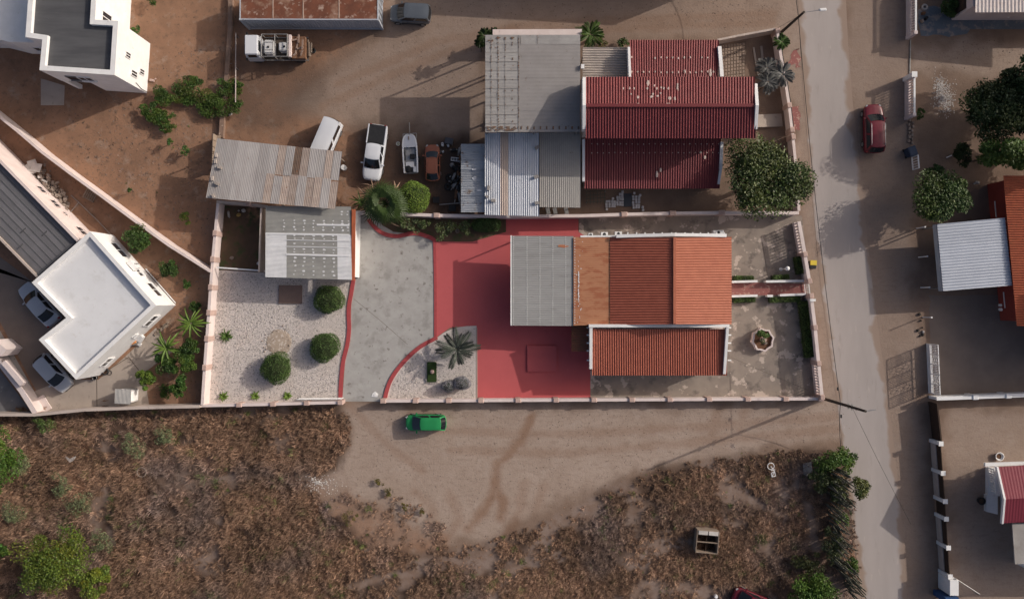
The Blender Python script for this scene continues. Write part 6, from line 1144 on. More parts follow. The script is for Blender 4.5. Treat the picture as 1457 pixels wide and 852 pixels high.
def hedge(label, pts, wd, hgt, n_per_m=520, leaf=.10, col=(.95, 1.0, .8)):
    P = [at(*p, hgt * .5).xy for p in pts]; root = thing('hedge', label, 'hedge', (*P[0], 0)); Vs = []; Fs = []; Ts = []; k = 0; cm = MB()
    for a, b in zip(P[:-1], P[1:]):
        L_ = (b - a).length; n = int(L_ * n_per_m * wd); d = (b - a).normalized(); nn = Vector((-d.y, d.x)); u = rng.random(n) * L_; v = (rng.random(n) - .5) * wd; z = np.where(rng.random(n) < .6, hgt * rng.uniform(.88, 1.04, n), hgt * rng.random(n)); v = np.where(z < hgt * .88, np.sign(v) * wd / 2 * rng.uniform(.9, 1.05, n), v)
        z = z + (vnoise(u, v, .5, 8) - .5) * .16
        p = np.stack([a.x + d.x * u + nn.x * v - P[0].x, a.y + d.y * u + nn.y * v - P[0].y, np.maximum(z, .05)], 1); V, F = leaves(n, p, leaf); Vs.append(V); Fs.append(F + k); k += len(V)
        pt = vnoise(p[:, 0], p[:, 1], .35, 5); Ts.append((.5 + pt)[:, None] * rng.uniform(.75, 1.25, (n, 1)) * np.array(col)); cm.seg(a, b, wd * .8, 0, hgt * .85)
    link('foliage', np_mesh('foliage', np.concatenate(Vs), np.concatenate(Fs), leaf_m, np.repeat(np.concatenate(Ts), 4, 0)), root)
    cm.build('foliage_core', M('dark_core', (.02, .03, .012)), root); return root  # added dark core filling the inside of the hedge
def blade_mesh(L, W, droop, fold=.25, n=5, tip=.02, lift=.6):
    """long leaf growing along +x, rising then drooping"""
    vs = []; fs = []
    for i in range(n + 1):
        t = i / n; x = L * t * (1 - .12 * droop * t); z = L * (lift * t - droop * t * t); w_ = W * (math.sin(math.pi * min(1, (t * .85 + .12))) ** .7) * (1 - t * .35) + tip * (1 - t)
        if i == n: w_ = .004
        vs += [(x, -w_ / 2, z + w_ * fold), (x, 0, z), (x, w_ / 2, z + w_ * fold)]
    for i in range(n): a = i * 3; fs += [(a, a + 3, a + 4, a + 1), (a + 1, a + 4, a + 5, a + 2)]
    return vs, fs
def rosette(name, label, cat, px, py, n, L, W, z0, col, droop=.55, lift=.7, trunk=None, group=None, jit=.15, fold=.25, seed=0, frond=None, part='leaf', h=None, dead=0):
    q = at(px, py, z0 if h is None else h); root = thing(name, label, cat, (q.x, q.y, 0), 0, group); r = random.Random(seed); cache = {}
    for k in range(n):
        key = k % 3; tier = k / n
        if key not in cache:
            vs, fs = blade_mesh(L * (1 - .12 * key), W, droop * (1 + .15 * key), fold, lift=lift) if not frond else frond(L * (1 - .08 * key), W, droop, lift)
            t = rng.uniform(.8, 1.2, (len(vs), 1)) * np.array(col); me = bpy.data.meshes.new(part); me.from_pydata(vs, [], fs); a = me.attributes.new('tint', 'FLOAT_COLOR', 'POINT'); a.data.foreach_set('color', np.concatenate([t, np.ones((len(vs), 1))], 1).astype(np.float32).ravel()); me.materials.append(leaf_m); cache[key] = me
        o = link(part, cache[key], root); o.location = (0, 0, z0); o.rotation_euler = (r.uniform(-.15, .15), -(tier - .35) * .9 * (lift > .3) * r.uniform(.6, 1.2), 2.39996 * k + r.uniform(-jit, jit)); s_ = r.uniform(.82, 1.1) * (1 - .25 * tier); o.scale = (s_, s_, s_)
    if trunk: mb = MB(); mb.tube((0, 0, 0), (0, 0, z0 + .05), trunk, trunk * .85, 9); mb.build('trunk', bark, root, local=True)
    return root
def frond_mesh(L, W, droop, lift, pairs=20):
    vs = []; fs = []
    def spine(t): return Vector((L * t * (1 - .1 * t), 0, L * (lift * t - droop * t * t)))
    for i in range(8):
        p = spine(i / 7); w_ = .05 * (1 - i / 8) + .008; vs += [(p.x, -w_, p.z), (p.x, w_, p.z)]
    for i in range(7): fs.append((2 * i, 2 * i + 2, 2 * i + 3, 2 * i + 1))
    for i in range(pairs):
        t = .18 + .82 * i / pairs; p = spine(t); l = W * (.4 + .6 * math.sin(math.pi * (t * .8 + .15)))
        for s_ in (-1, 1):
            n = len(vs); e = p + Vector((l * .75, s_ * l * .62, -.12 * l)); m_ = p.lerp(e, .4) ; wv = Vector((.042, 0, .014)); vs += [tuple(p), tuple(m_ + wv), tuple(e), tuple(m_ - wv)]; fs.append((n, n + 1, n + 2, n + 3))
    return vs, fs
def fan_mesh(L, W, droop, lift, rays=17):
    vs = []; fs = []; st = L * .45; p0 = Vector((st, 0, st * lift)); vs += [(0, -.03, 0), (0, .03, 0), (p0.x, .02, p0.z), (p0.x, -.02, p0.z)]; fs.append((0, 1, 2, 3))
    for i in range(rays):
        a = (i / (rays - 1) - .5) * 3.6; l = L * .60 * (1 - .18 * abs(a) / 1.8) * (.9 + .2 * ((i * 7) % 5) / 4); d = Vector((math.cos(a), math.sin(a), 0)); s_ = Vector((-d.y, d.x, 0)) * .052; n = len(vs); m_ = p0 + d * l * .5 + Vector((0, 0, lift * .1 * l)); e = p0 + d * l + Vector((0, 0, -droop * l * .6)); vs += [tuple(p0), tuple(m_ + s_), tuple(e), tuple(m_ - s_)]; fs.append((n, n + 1, n + 2, n + 3))
    return vs, fs
# clipped bushes on the white gravel
gb = 'clipped bushes on the white gravel'
round_bush('round clipped green bush nearest the patched grey shed', 468, 426, 1.36, 1.5, 4200, .10, (.80, .86, .8), group=gb)
round_bush('round clipped green bush on the right, by the red kerb, below the first', 462, 494, 1.38, 1.5, 4200, .10, (.78, .86, .8), group=gb)
round_bush('round clipped green bush nearest the street wall, lowest of the three', 393, 523.5, 1.44, 1.6, 4400, .10, (.80, .88, .8), group=gb)
round_bush('larger grey-blue ball shrub on the small gravel bed', 657, 545, .78, 1.3, 2200, .08, (3.3, 2.0, 8.6), core=(.05, .05, .055), cat='shrub', ry=.66)
round_bush('smaller grey-blue ball shrub on the small gravel bed', 638, 549.5, .60, 1.1, 1600, .08, (3.1, 1.9, 8.0), core=(.05, .05, .055), cat='shrub')
ga = 'small yellow-green plants on the white gravel'
for i, (x, y, lab, L_) in enumerate([(322, 478, 'small green agave by the west wall of the white gravel', .95), (318, 564, 'leftmost small yellow-green plant by the street wall', .68), (363.5, 563.5, 'middle small yellow-green plant by the street wall', .62), (409, 563, 'right small yellow-green plant by the street wall, near the gate', .58)]):
    rosette('agave', lab, 'agave', x, y, 26, L_, .15, .05, (1.0, 1.15, .8) if i == 0 else (1.9, 1.9, 1.2), .5, .62, group=ga, seed=i)
rosette('palm_tree', 'grey-green feather palm on the small gravel bed', 'palm', 650, 497, 20, 2.25, .62, 1.5, (.95, .72, 2.2), .42, .38, .16, frond=frond_mesh, part='frond', seed=5)
rosette('fan_palm', 'big dark fan palm above the driveway corner', 'palm', 548, 290, 46, 2.45, .3, 2.6, (.50, .56, .42), .55, .45, .22, frond=fan_mesh, part='frond', seed=8)
for i, (x, y, a) in enumerate([(566, 262, 60), (558, 263, 75), (519, 268, 120), (514, 274, 140), (567, 318, -60), (516, 303, 170), (528, 262, 110)]):
    vs, fs = blade_mesh(1.15, .17, .9, .3, lift=.1); mb = MB(); mb.add(vs, fs); o = mb.build('dead_frond', M('dead_frond', (.34, .225, .155), (.24, .155, .105), 3, .9, .1), None, ['tan dead frond at the upper right of the fan palm', 'second tan dead frond at the upper right of the fan palm', 'pale dead frond at the upper left of the fan palm', 'dead frond leaning out furthest left of the fan palm', 'dead frond hanging at the lower right of the fan palm', 'dead frond lowest left of the fan palm, by the shed beam', 'dead frond between the upper left ones of the fan palm'][i], 'dead frond', 'dead fronds around the fan palm'); q = at(x, y, 1.4); o.location = (q.x, q.y, 1.2); o.rotation_euler = (.3 + .25 * (i % 3), -.3 + .1 * (i % 2), R(a + 14 * (i % 3 - 1))); f_ = .75 + .2 * (i * 5 % 4); o.scale = (f_, .8 + .3 * (i % 2), 1)
rosette('yucca', 'small spiky plant between the fan palm and the shed beam', 'yucca', 514, 288, 16, 1.5, .14, .8, (1.0, 1.05, .8), .6, .55, .08, seed=4)
round_bush('bright green round tree beside the fan palm and scrap yard', 590, 281, 1.42, 2.6, 4800, .12, (1.55, 1.5, .8), name='round_tree', cat='tree')
# flower bed shrubs
fb = 'loose shrubs in the flower bed below the white wall'
for i, (x, y, r_, lab, d_) in enumerate([(577, 318, .85, 'thin twiggy shrub right of the fan palm', .55), (590, 321, .9, 'second twiggy shrub from the fan palm in the flower bed', .5), (606, 320, .7, 'small green shrub in the middle of the flower bed', .25), (632, 328, 1.25, 'largest flowering shrub of the flower bed', .35), (661, 322, .9, 'shrub next to the clipped oval hedge', .3)]):
    tree('flower_shrub', lab, 'shrub', x, y, r_, 1.5, 750, .13, (1.0, .95, .9), seed=20 + i, lumps=9, tr=.03, dead=d_, group=fb)
round_bush('dark oval clipped bush at the end of the flower bed', 692, 319, 1.45, 1.2, 3600, .1, (.72, .85, .75), ry=.72, name='oval_bush')
solid('flower_pot', 'small round pot beside the largest flowering shrub', 'pot', 651, 329, [('pot', stone_grey, lambda m: m.lathe((0, 0, 0), [(.12, 0), (.19, .3), (.15, .3), (.12, .15)], 12)), ('rim', stone_grey, lambda m: m.torus((0, 0, .3), .18, .025, 12, 5))])
# hedges
hedge('long clipped hedge behind the front wall, below the brick path', [(1143, 428), (1148, 470), (1152, 508)], .95, .9)
hedge('short hedge between the house and the brick path, on the lower side', [(1043, 427), (1074, 426)], .5, .6)
hedge('hedge strip on the lower side of the brick path, meeting the long hedge', [(1094, 427), (1138, 425.5)], .5, .6)
hedge('short hedge between the house and the brick path, on the upper side', [(1043, 395.5), (1072, 395.5)], .42, .6)
hedge('dark hedge strip on the upper side of the brick path near the lamp', [(1098, 395), (1122, 393.5)], .42, .6)
hedge('short dark hedge behind the front wall above the brick path', [(1135, 365), (1139, 390)], .75, .9)
tree('planter_bush', 'small green bush growing in the octagonal planter', 'bush', 1087, 478, .75, 1.5, 1000, .12, (.9, 1.05, .8), seed=31, lumps=8, tr=.03)
# trees
tree('street_tree', 'big dense tree between the red-roofed house and the street', 'tree', 1091, 254, 4.5, 6.0, 24000, .23, (.84, .74, .56), ry=4.0, lumps=40, seed=2, tr=.2, dead=.16)
tree('dense_tree', 'large dark tree with pale flecks at the right edge', 'tree', 1434, 150, 4.7, 6.2, 30000, .25, (.56, .53, .48), ry=3.4, lumps=46, seed=3, tr=.22, dead=.10)
tree('shade_tree', 'bright green tree at the right edge above the terracotta roof', 'tree', 1438, 219, 3.0, 6.6, 11000, .24, (1.2, 1.22, .75), ry=1.9, lumps=22, seed=4, tr=.12)
tree('shade_tree', 'medium tree beside the pale blue carport', 'tree', 1341, 284, 3.1, 5.0, 16000, .22, (.72, .78, .58), ry=2.9, lumps=34, seed=5, tr=.15, dead=.06)
tree('dark_shrub', 'dark low shrub above the medium tree, nearest its top', 'shrub', 1331, 247, 1.0, 2.4, 1600, .2, (.45, .6, .5), seed=6, lumps=9)
tree('dark_shrub', 'very dark shrub in the shade under the large dark tree', 'shrub', 1372, 217, 1.35, 2.2, 2200, .18, (.40, .42, .4), seed=7, lumps=12)
rosette('palm_tree', 'small light green palm left of the bright green tree', 'palm', 1410, 222, 16, 1.4, .5, 2.6, (1.15, 1.2, .9), .5, .4, .1, frond=frond_mesh, part='frond', seed=9)
tree('yard_bush', 'dark green bush behind the worn blue yard', 'bush', 1353, 8, 1.25, 2.0, 1800, .18, (.55, .66, .5), seed=8, lumps=10)
tree('yard_bush', 'small dark weed clump at the foot of the balusters by the gravel patch', 'bush', 1309, 163, .6, .7, 700, .12, (.55, .7, .5), seed=9, lumps=7, tr=.02)
tree('shade_tree', 'tree beyond the right edge whose shade falls on the street', 'tree', 1545, 110, 5.2, 10.0, 16000, .4, (.7, .75, .7), ry=4.2, lumps=30, seed=41, tr=.25)
tree('shade_tree', 'tree beyond the right edge behind the terracotta roof', 'tree', 1575, 172, 4.6, 9.5, 16000, .4, (.7, .75, .7), ry=4.0, lumps=30, seed=42, tr=.25)
rosette('palm_tree', 'green palm between the workshop roof and the northern sandy road', 'palm', 840, 49, 18, 1.7, .55, 1.9, (.8, .9, .7), .6, .45, .14, frond=frond_mesh, part='frond', seed=10)
rosette('palm_tree', 'small green palm on the pavement by the leaning lamp pole', 'palm', 1113, 60, 16, 1.0, .42, 1.3, (.72, .9, .65), .6, .45, .1, frond=frond_mesh, part='frond', seed=11)
for i, (x, y, L_) in enumerate([(1092, 97, 1.25), (1113, 106, 1.55), (1093, 117, 1.3)]):
    rosette('grey_palm', ['upper left grey palm head at the patchy pink wall', 'right grey palm head reaching over the patchy pink wall', 'lower left grey palm head at the patchy pink wall'][i], 'palm', x, y, 16, L_, .5, 2.4 + .3 * i, (1.9, 1.2, 4.6), .6, .4, .09, frond=frond_mesh, part='frond', seed=12 + i, group='grey palms at the patchy pink wall')
for i, (x, y, L_) in enumerate([(689, 51, .75), (684, 60, .6), (703, 49, .6)]):
    rosette('palm_tree', ['dark palm at the upper left corner of the workshop', 'small dark palm left of the workshop edge', 'low dark palm behind the pale north wall'][i], 'palm', x, y, 12, L_, .4, 3.2 - .6 * i, (.4, .45, .42), .6, .45, .09, frond=frond_mesh, part='frond', seed=16 + i, group='dark palms at the workshop corner')
tree('weed_bush', 'small green bush at the foot of the upper red roof', 'bush', 886, 61, .8, .8, 500, .14, (.6, .7, .5), seed=45, lumps=7, tr=.02)
tree('weed_bush', 'brownish weed clump right of the green palm by the north road', 'bush', 857, 62, .7, .6, 500, .12, (1.6, .8, .6), seed=46, lumps=7, tr=.02)
# north-west greenery
nw = 'green bushes along the soil yard wall'
for i, (x, y, r_, n, lab) in enumerate([(270, 131, 2.0, 2600, 'widest low green bush of the soil yard'), (232, 138, 1.35, 1600, 'low green bush left of the widest one'), (303, 148, 1.9, 2400, 'green bush reaching towards the crumbling wall'), (218, 162, 1.5, 1900, 'lower left green bush of the soil yard'), (235, 166, .9, 900, 'small green bush between the lower ones'), (328, 124, 1.4, 1500, 'green bush growing over the crumbling wall'), (333, 152, 1.1, 900, 'sprawling green bush right of the crumbling wall'), (272, 114, .75, 600, 'small green bush at the top of the group'), (238, 181, .8, 700, 'lowest small bush of the group')]):
    tree('green_bush', lab, 'bush', x, y, r_ * 1.12, .95, int(n * 1.9), .14, (.74, .80, .46), ry=r_ * .8, seed=50 + i, lumps=14, tr=.03, group=nw)
for i, (x, y, r_, lab, c_) in enumerate([(265, 216, .72, 'single small sapling in the soil plot', (.9, 1.0, .9)), (264.5, 313, .72, 'yellow-green sapling near the diagonal wall', (1.9, 1.7, .7)), (193, 44, .7, 'small plant at the corner of the tall white house', (.7, .9, .6)), (216, 0, .8, 'plant at the top edge near the tall white house', (.7, .9, .6)), (241, 202, .35, 'tiny plant in the soil plot', (.8, .9, .7)), (185, 271, .3, 'tiny weed in the middle of the soil plot', (.6, .7, .5))]):
    tree('sapling', lab, 'sapling', x, y, r_, 1.2, int(420 * r_ + 120), .15, c_, seed=70 + i, lumps=8, tr=.025)
tree('garden_tree', 'round dark green tree by the diagonal wall, above the white-roofed house', 'tree', 199, 342, 1.7, 2.8, 3200, .2, (.80, .92, .75), ry=1.5, lumps=18, seed=80)
gt = 'small trees in the garden beside the white-roofed house'
for i, (x, y, r_, n, lab, c_) in enumerate([(262, 514, 1.45, 2800, 'largest bright tree of the white house garden', (1.05, 1.15, .75)), (236, 521, 1.4, 2200, 'darker tree left of the largest garden tree', (.6, .75, .55)), (270, 494, 1.2, 1700, 'tree above the largest garden tree', (.75, .9, .6)), (207, 540, 1.05, 2000, 'yellow-green round tree by the grey box shed', (1.5, 1.45, .75)), (254, 549, 1.05, 1800, 'lower green tree near the street wall', (.85, 1.05, .6)), (244, 383, 1.15, 1300, 'bush under the shadow of the diagonal wall', (.7, .85, .6)), (277, 437, .75, 700, 'thin dark shrub by the west pink wall', (.6, .8, .55)), (235, 556, .8, 450, 'sprawling low plant between the lower garden trees', (1.0, 1.15, .7)), (265, 405, .5, 350, 'tiny green plant in the upper white house garden', (.7, .9, .6))]):
    tree('garden_tree', lab, 'tree', x, y, r_, 2.2 if r_ > .9 else .8, int(n * 1.5), .17, tuple(v * .85 for v in c_), seed=90 + i, lumps=14, tr=.05, group=gt)
rosette('yucca', 'upper spiky yucca with broad yellow-green leaves in the white house garden', 'yucca', 272, 460, 18, 2.0, .26, 1.5, (1.5, 1.5, .9), .35, .3, .1, seed=21)
rosette('yucca', 'lower spiky yucca with broad leaves beside the tan slab', 'yucca', 237, 495, 18, 2.1, .25, 1.6, (1.3, 1.35, .8), .4, .32, .1, seed=22)
# big bushes in the brush lot
tree('thorn_tree', 'wide yellow-green thorn tree in the lower left corner', 'tree', 78, 798, 3.8, 3.4, 13000, .18, (1.75, 1.45, .75), ry=3.5, lumps=40, seed=101, tr=.14, dead=.04)
tree('thorn_tree', 'smaller yellow-green lobe growing right of the wide thorn tree', 'tree', 132, 828, 1.9, 2.2, 4000, .18, (1.75, 1.5, .75), lumps=14, seed=102)
tree('thorn_tree', 'tall green thorn tree cut by the left edge', 'tree', -6, 650, 2.6, 4.0, 6500, .2, (.95, 1.1, .6), ry=3.4, lumps=24, seed=103, tr=.15)
tree('thorn_tree', 'small green tree at the left edge below the footpath', 'tree', 2, 785, 1.0, 2.0, 1300, .2, (.8, 1.0, .6), lumps=10, seed=104)
tree('thorn_tree', 'bright green bush at the bottom edge by the cactus row', 'bush', 1160, 838, 2.6, 2.6, 6000, .2, (.95, 1.15, .55), ry=2.0, lumps=22, seed=105, tr=.1)
tree('thorn_tree', 'green bush at the upper end of the cactus row', 'bush', 1190, 655, 2.1, 2.4, 4200, .18, (.95, 1.05, .55), ry=1.6, lumps=18, seed=106, tr=.08)
tree('thorn_tree', 'brown-tipped bush leaning over the street edge', 'bush', 1222, 690, 1.4, 2.2, 1900, .18, (1.1, .85, .75), ry=1.3, lumps=12, seed=107, dead=.15)
tree('thorn_tree', 'small green bush in the middle of the cactus row', 'bush', 1198, 738, .9, 1.2, 1000, .16, (.9, 1.1, .5), lumps=10, seed=108, tr=.03)
tree('thorn_tree', 'small dark green bush low in the cactus row', 'bush', 1213, 806, 1.0, 1.4, 1300, .16, (.7, .9, .5), lumps=10, seed=109, tr=.03)
dd = 'pale leafless shrubs in the left brush'
for i, (x, y, r_, lab) in enumerate([(190, 634, 1.5, 'pale twiggy shrub near the wall shade'), (90, 690, 1.4, 'pale twiggy shrub left of the middle'), (115, 715, 1.6, 'grey leafless shrub below the left pale one'), (30, 665, 1.5, 'grey leafless shrub next to the tall green tree'), (20, 730, 1.5, 'grey leafless shrub at the left edge'), (63, 598, 1.2, 'green-leaved shrub under the wall at far left'), (233, 620, 1.1, 'pale twiggy shrub furthest right'), (145, 770, 1.4, 'grey leafless shrub above the thorn lobe')]):
    tree('twiggy_shrub', lab, 'shrub', x, y, r_, 1.5, 1100, .12, (1.2, 1.2, 1.0) if i == 5 else (1.0, .8, 1.1), seed=120 + i, lumps=14, tr=.03, dead=.15 if i == 5 else .86, group=dd)
# columnar cacti
cg = 'columnar cacti in the row along the street'
rr_ = random.Random(5); cw = ['first', 'second', 'third', 'fourth', 'fifth', 'sixth', 'seventh', 'eighth', 'ninth', 'tenth', 'eleventh', 'twelfth']
for i, (x, y) in enumerate([(1182, 668), (1188, 682), (1180, 690), (1192, 702), (1178, 716), (1186, 735), (1184, 752), (1190, 768), (1186, 785), (1194, 800), (1200, 815), (1205, 832)]):
    q = at(x, y); t = thing('column_cactus', cw[i] + ' grey-green columnar cactus down from the upper bush', 'cactus', q, 0, cg)
    for k in range(rr_.randint(9, 13)):
        a = rr_.random() * 6.28; r_ = rr_.uniform(.1, .8); hgt = rr_.uniform(1.4, 3.6); b = Vector((r_ * math.cos(a), r_ * math.sin(a), 0)); m_ = b + Vector((rr_.uniform(-.15, .25), rr_.uniform(-.2, .1), hgt * .5)); e = m_ + Vector((rr_.uniform(-.1, .3), rr_.uniform(-.25, .08), hgt * .5)); mb = MB(); mb.tube(b, m_, .07, .075, 7); mb.tube(m_, e, .075, .045, 7); mb.build('stem', cactus_m, t, local=True)
# ------------------------------------------------------------------ dry brush, gravel and litter: nobody could count it
def tufts(name, poly, n, rad, seed, blades=26, mindry=-.2, hmul=1.0):
    r = np.random.default_rng(seed); P = np.array([at(*p)[:2] for p in poly]); lo = P.min(0); hi = P.max(0); lo = np.maximum(lo, [-53, -34]); hi = np.minimum(hi, [53, 34])
    x = r.uniform(lo[0], hi[0], n * 6); y = r.uniform(lo[1], hi[1], n * 6); e = (fbm(x, y, 1.1, 21) - .5) * 1.4; d = sdist(x, y, poly) + e
    dens = fbm(x, y, 3.0, 33) * .75 + vnoise(x, y, .9, 35) * .45; keep = (d > mindry) & (dens > r.uniform(.32, .78, len(x)) ) & np.array([True] * len(x))
    bz = np.ones(len(x))
    for gp, gr in BARE: bz = np.minimum(bz, .10 + .9 * sm(ldist(x, y, gp) + (fbm(x, y, 1.5, 77) - .5) * 1.6, gr * .3, gr * 2.2))
    bz *= .30 + .70 * sm(d + (fbm(x, y, 2.0, 78) - .5) * 1.2, .0, 1.6); bz *= 1 - .55 * sm(fbm(x, y, 3.4, 91), .54, .66); keep &= r.random(len(x)) < bz
    x, y, dens, d = x[keep][:n], y[keep][:n], dens[keep][:n], d[keep][:n]; m = len(x); R0 = rad * r.uniform(.55, 1.35, m) * np.clip(.6 + d * .4, .5, 1.1)
    a = r.uniform(0, 6.283, (m, blades)); el = r.uniform(.15, 1.35, (m, blades)); R0 *= .75 + .6 * fbm(x, y, 1.6, 71); L = R0[:, None] * r.uniform(.55, 1.15, (m, blades)); wd = (.008 + .017 * r.random((m, blades)))
    base = np.stack([x, y, np.zeros(m)], 1)[:, None, :] + np.stack([r.normal(0, .25, (m, blades)) * R0[:, None], r.normal(0, .25, (m, blades)) * R0[:, None], np.full((m, blades), .0)], -1)
    dirv = np.stack([np.cos(a) * np.cos(el), np.sin(a) * np.cos(el), np.sin(el) * hmul], -1); sd = np.stack([-np.sin(a), np.cos(a), r.uniform(-.5, .5, (m, blades))], -1)
    mid = base + dirv * (L * .55)[..., None]; tip = base + dirv * L[..., None] + np.stack([np.cos(a), np.sin(a), -.5 * np.ones_like(a)], -1) * (L * .22)[..., None]
    V = np.stack([base, mid + sd * wd[..., None], tip, mid - sd * wd[..., None]], 2).reshape(-1, 3); V[:, 2] = np.maximum(V[:, 2], .01); F = np.arange(m * blades * 4).reshape(-1, 4)
    pat = fbm(x, y, 4.0, 44); t = (r.uniform(.55, 1.35, m))[:, None] * r.uniform(.65, 1.35, (m, blades)); grey = np.clip((pat - .5) * 3, 0, 1)[:, None] * .7 + r.uniform(0, .25, (m, blades))
    t = t * (.55 + .80 * fbm(x, y, 2.4, 72))[:, None]; col = np.stack([t * (1 - .18 * grey), t * (.95 + .05 * grey), t * (.9 + .5 * grey)], -1); grn = (r.random((m, 1)) < .035); col = np.where(grn[..., None], col * np.array([.45, .8, .4]), col)
    return link(name, np_mesh(name, V, F, dry_m, np.repeat(col.reshape(-1, 3), 4, 0)), kind='stuff')
LEFT = [(-60, 590), (484, 580), (497, 606), (494, 636), (476, 664), (458, 676), (440, 690), (470, 730), (520, 772), (520, 920), (-60, 920)]
RIGHT = [(520, 775), (620, 784), (700, 776), (770, 742), (830, 716), (885, 684), (960, 664), (1060, 650), (1150, 640), (1176, 650), (1190, 920), (520, 920)]
tufts('dry_brush', LEFT, 10500, .40, 1, 52, hmul=1.4)
tufts('dry_brush', RIGHT, 6000, .33, 2, 48, hmul=1.2)
BARE = [(g_, r_ * .35) for g_, r_ in BARE]
tufts('dry_litter', LEFT, 3800, .14, 6, 14, mindry=-.5, hmul=.6); tufts('dry_litter', RIGHT, 7500, .14, 7, 14, mindry=-.5, hmul=.6)
tufts('dry_brush', [(1180, 640), (1208, 680), (1218, 780), (1228, 900), (1200, 900), (1188, 760)], 330, .28, 3, 34)
tufts('weeds', [(470, 690), (560, 700), (640, 740), (640, 790), (540, 790), (480, 740)], 150, .28, 4, 24, mindry=.1)
tufts('weeds', [(180, 120), (320, 60), (330, 190), (290, 330), (220, 300), (90, 200)], 130, .16, 5, 14, mindry=.1, hmul=.6)
tufts('weeds', [(845, 62), (900, 60), (900, 72), (840, 70)], 16, .2, 6, 20)
def stones(name, poly, n, s0, s1, z, mat, seed, dark=.15):
    r = np.random.default_rng(seed); P = np.array([at(*p)[:2] for p in poly]); lo = P.min(0); hi = P.max(0); x = r.uniform(lo[0], hi[0], n * 2); y = r.uniform(lo[1], hi[1], n * 2); k = sdist(x, y, poly) > .05; x, y = x[k][:n], y[k][:n]; m = len(x)
    oc = np.array([(1, 0, 0), (0, 1, 0), (-1, 0, 0), (0, -1, 0), (0, 0, .7), (0, 0, -.3)], float); tri = np.array([(0, 1, 4), (1, 2, 4), (2, 3, 4), (3, 0, 4)]); s_ = r.uniform(s0, s1, m) ; a = r.uniform(0, 6.28, m); sc = r.uniform(.6, 1.1, (m, 3)) * s_[:, None]
    q = oc[None] * sc[:, None, :]; ca, sa = np.cos(a)[:, None], np.sin(a)[:, None]; V = np.stack([q[..., 0] * ca - q[..., 1] * sa + x[:, None], q[..., 0] * sa + q[..., 1] * ca + y[:, None], q[..., 2] + z + .01], -1)
    F = (tri[None] + (np.arange(m) * 6)[:, None, None]).reshape(-1, 3); t = r.uniform(.7, 1.2, m); t[r.random(m) < dark] *= .5; T = np.repeat(np.stack([t, t, t], 1), 6, 0)
    return link(name, np_mesh(name, V.reshape(-1, 3), F, mat, T), kind='stuff')
stones('gravel', [(308, 386), (501, 398), (496, 430), (494, 464), (488, 500), (483, 569), (292, 574)], 15000, .03, .075, .008, stone_m, 1)
stones('gravel', [(552, 568), (559, 542), (578, 516), (604, 494), (640, 471), (676, 467), (676, 567)], 4500, .03, .07, .02, stone_m, 2)
peb = M('pebble', (.16, .11, .085), (.24, .18, .145), 3, .95, .1, tint=True)
stones('pebbles', SAND_S, 1500, .02, .06, 0, peb, 3); stones('pebbles', [(90, 120), (300, 60), (320, 190), (290, 370), (120, 250)], 900, .03, .09, 0, peb, 4); stones('pebbles', [(560, 0), (1120, 0), (1090, 40), (700, 45), (690, 130), (480, 160), (400, 130)], 1300, .02, .07, 0, peb, 5); stones('pebbles', [(1300, 55), (1457, 55), (1457, 100), (1300, 100)], 140, .02, .07, 0, peb, 6)
stones('pebbles', [(150, 360), (290, 390), (285, 572), (215, 572), (250, 500)], 350, .03, .09, 0, peb, 7)
# ------------------------------------------------------------------ further small things
def scatter_stones(name, px, py, sx, sy, n, s0, s1, mat, seed):
    r = np.random.default_rng(seed); c = at(px, py); x = r.normal(c.x, sx, n); y = r.normal(c.y, sy, n); s_ = r.uniform(s0, s1, n)
    oc = np.array([(1, 0, 0), (0, 1, 0), (-1, 0, 0), (0, -1, 0), (0, 0, .7)]); V = oc[None] * s_[:, None, None] + np.stack([x, y, np.full(n, .01)], 1)[:, None, :]
    F = (np.array([(0, 1, 4), (1, 2, 4), (2, 3, 4), (3, 0, 4)])[None] + (np.arange(n) * 5)[:, None, None]).reshape(-1, 3); t = r.uniform(.7, 1.15, n)
    link(name, np_mesh(name, V.reshape(-1, 3), F, mat, np.repeat(np.stack([t] * 3, 1), 5, 0)), kind='stuff')
scatter_stones('gravel', 1337, 124, .32, .5, 260, .03, .07, stone_m, 11); scatter_stones('gravel', 1345, 141, .45, .7, 480, .03, .07, stone_m, 12)
scatter_stones('gravel', 452, 688, .9, .4, 160, .03, .08, stone_m, 13)
mb = MB()
for i in range(9):
    for j in range(10):
        q = at(1025 + i * 4.1 + random.uniform(-.2, .2), 67 + j * 4.9 - i * .5 + random.uniform(-.2, .2)); mb.box((q.x, q.y, .02), (.2, .24, .03), random.uniform(-.04, .04))
mb.build('yard_tiles', M('yard_tile', (.33, .25, .195), (.27, .2, .155), 3, .9, .1), kind='stuff')
for (x0, y0, x1, y1, w_) in ((1072, 68, 1078, 105, .16), (1083, 66, 1087, 108, .2)):
    mb = MB(); mb.seg(at(x0, y0).xy, at(x1, y1).xy, w_, 0, .09); mb.build('kerb', tan_con, kind='structure')
for (x0, y0, x1, y1) in ((137.5, 536, 138, 580), (183, 508, 212, 545), (138, 536, 183, 508)):
    mb = MB(); mb.seg(at(x0, y0).xy, at(x1, y1).xy, .06, .005, .016); mb.build('slab_joint', M('joint_dirt', (.10, .075, .055), (.13, .1, .075), 3), kind='structure')
for pts in ([(503, 425), (540, 455), (580, 490)], [(1040, 508), (1090, 530), (1150, 555)], [(1085, 345), (1092, 392)]):
    mb = MB(); P = [at(*p) for p in pts]
    for a, b in zip(P[:-1], P[1:]): mb.seg(a.xy, b.xy, .03, .009, .0175)
    mb.build('thin_line', M('thin_line_brown', (.16, .125, .10), (.12, .095, .075), 3), kind='structure')  # thin dark lines laid across the driveway and yard concrete
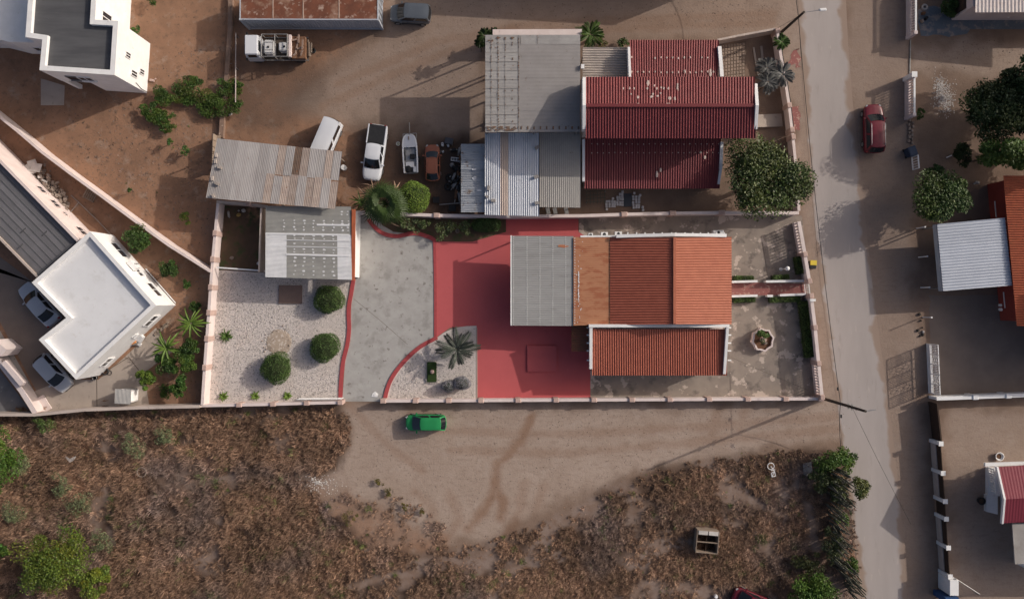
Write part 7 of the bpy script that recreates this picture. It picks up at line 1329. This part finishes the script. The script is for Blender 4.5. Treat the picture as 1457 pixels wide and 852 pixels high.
solid('paper_bag', 'white paper scrap on the driveway near its open gate', 'litter', 533, 561, [('paper', white_paint, lambda m: m.prism([(-.3, -.2), (.25, -.25), (.35, .05), (.05, .3), (-.2, .1)], .02, .05)), ('fold', white_paint, lambda m: m.box((.05, 0, .07), (.3, .2, .02), .5, .8))])
solid('garden_stone', 'brown brick lying by the sunlit corner of the tall white house', 'brick', 217, 115, [('brick', pink_cap, lambda m: m.box((0, 0, .1), (.42, .22, .2), -.2), .02), ('chip', pink_cap, lambda m: m.box((.3, .15, .05), (.12, .1, .1), .5))])
solid('old_trough', 'brown trough lying beside the crumbling wall by the truck', 'trough', 328, 92, [('trough', rust_m, lambda m: m.box((0, 0, .15), (.35, .75, .3), .1, 1.1), .02), ('rim', steel, lambda m: m.box((0, 0, .3), (.42, .06, .04)))])
solid('litter_pile', 'small pale litter heap at the foot of the crumbling wall, below the bushes', 'litter', 328, 163, [('bag', plaster_scrap, lambda m: m.box((0, 0, .1), (.4, .25, .2), .4, .6), .05), ('bag', blue_plastic, lambda m: m.box((-.35, -.1, .1), (.2, .15, .18), .9, .7), .03)])
tree('thorn_tree', 'dark leafy scrub between the first cacti and the street', 'bush', 1190, 700, 1.3, 2.0, 2600, .15, (.62, .55, .5), ry=1.8, lumps=16, seed=131, tr=.03, dead=.2)
tree('thorn_tree', 'grey-brown scrub in the lower half of the cactus row', 'bush', 1186, 775, 1.2, 2.0, 2400, .14, (.6, .52, .5), ry=2.0, lumps=16, seed=132, tr=.03, dead=.25)
tree('thorn_tree', 'dark twiggy scrub left of the upper cacti', 'bush', 1170, 680, 1.4, 1.8, 2400, .14, (.55, .52, .45), ry=1.4, lumps=16, seed=133, tr=.03, dead=.15)
tree('thorn_tree', 'dark scrub left of the bright green bottom bush', 'bush', 1150, 800, 1.6, 1.2, 2200, .13, (.8, .55, .5), ry=1.3, lumps=16, seed=134, tr=.03, dead=.1)
for i, (x, y, r_) in enumerate([(540, 686, .5), (553, 702, .6), (497, 735, .9), (575, 720, .45), (600, 727, .35)]):
    tree('weed_clump', ['small brown weed on the sand', 'dark brown weed on the sand', 'big brown weed cluster at the edge of the sand', 'low brown weed on the orange sand', 'tiny brown weed near the ruts'][i], 'weed', x, y, r_, .5, int(500 * r_ + 100), .1, (1.6, .85, .75), seed=140 + i, lumps=7, tr=.02)
# windows in the walls that face the yards
yw = at(0, 526, 2.8).y
for f in (.12, .38, .64, .86): a = xa + (xb - xa) * f; window(mh, (a, yw), (a + 1.3, yw), 1.0, 2.1, 2)
for f in (.15, .45, .75): a = w0.x + (w1.x - w0.x) * f; window(rh, (a, yS), (a + 1.3, yS), 4.2, 5.4, 2)
ya = at(0, 262, 2.5).y
for f in (.2, .5, .8): a = at(834, 0, 2.8).x + 11.5 * f; window(rh, (a, ya), (a + 1.3, ya), .9, 2.0, 2)
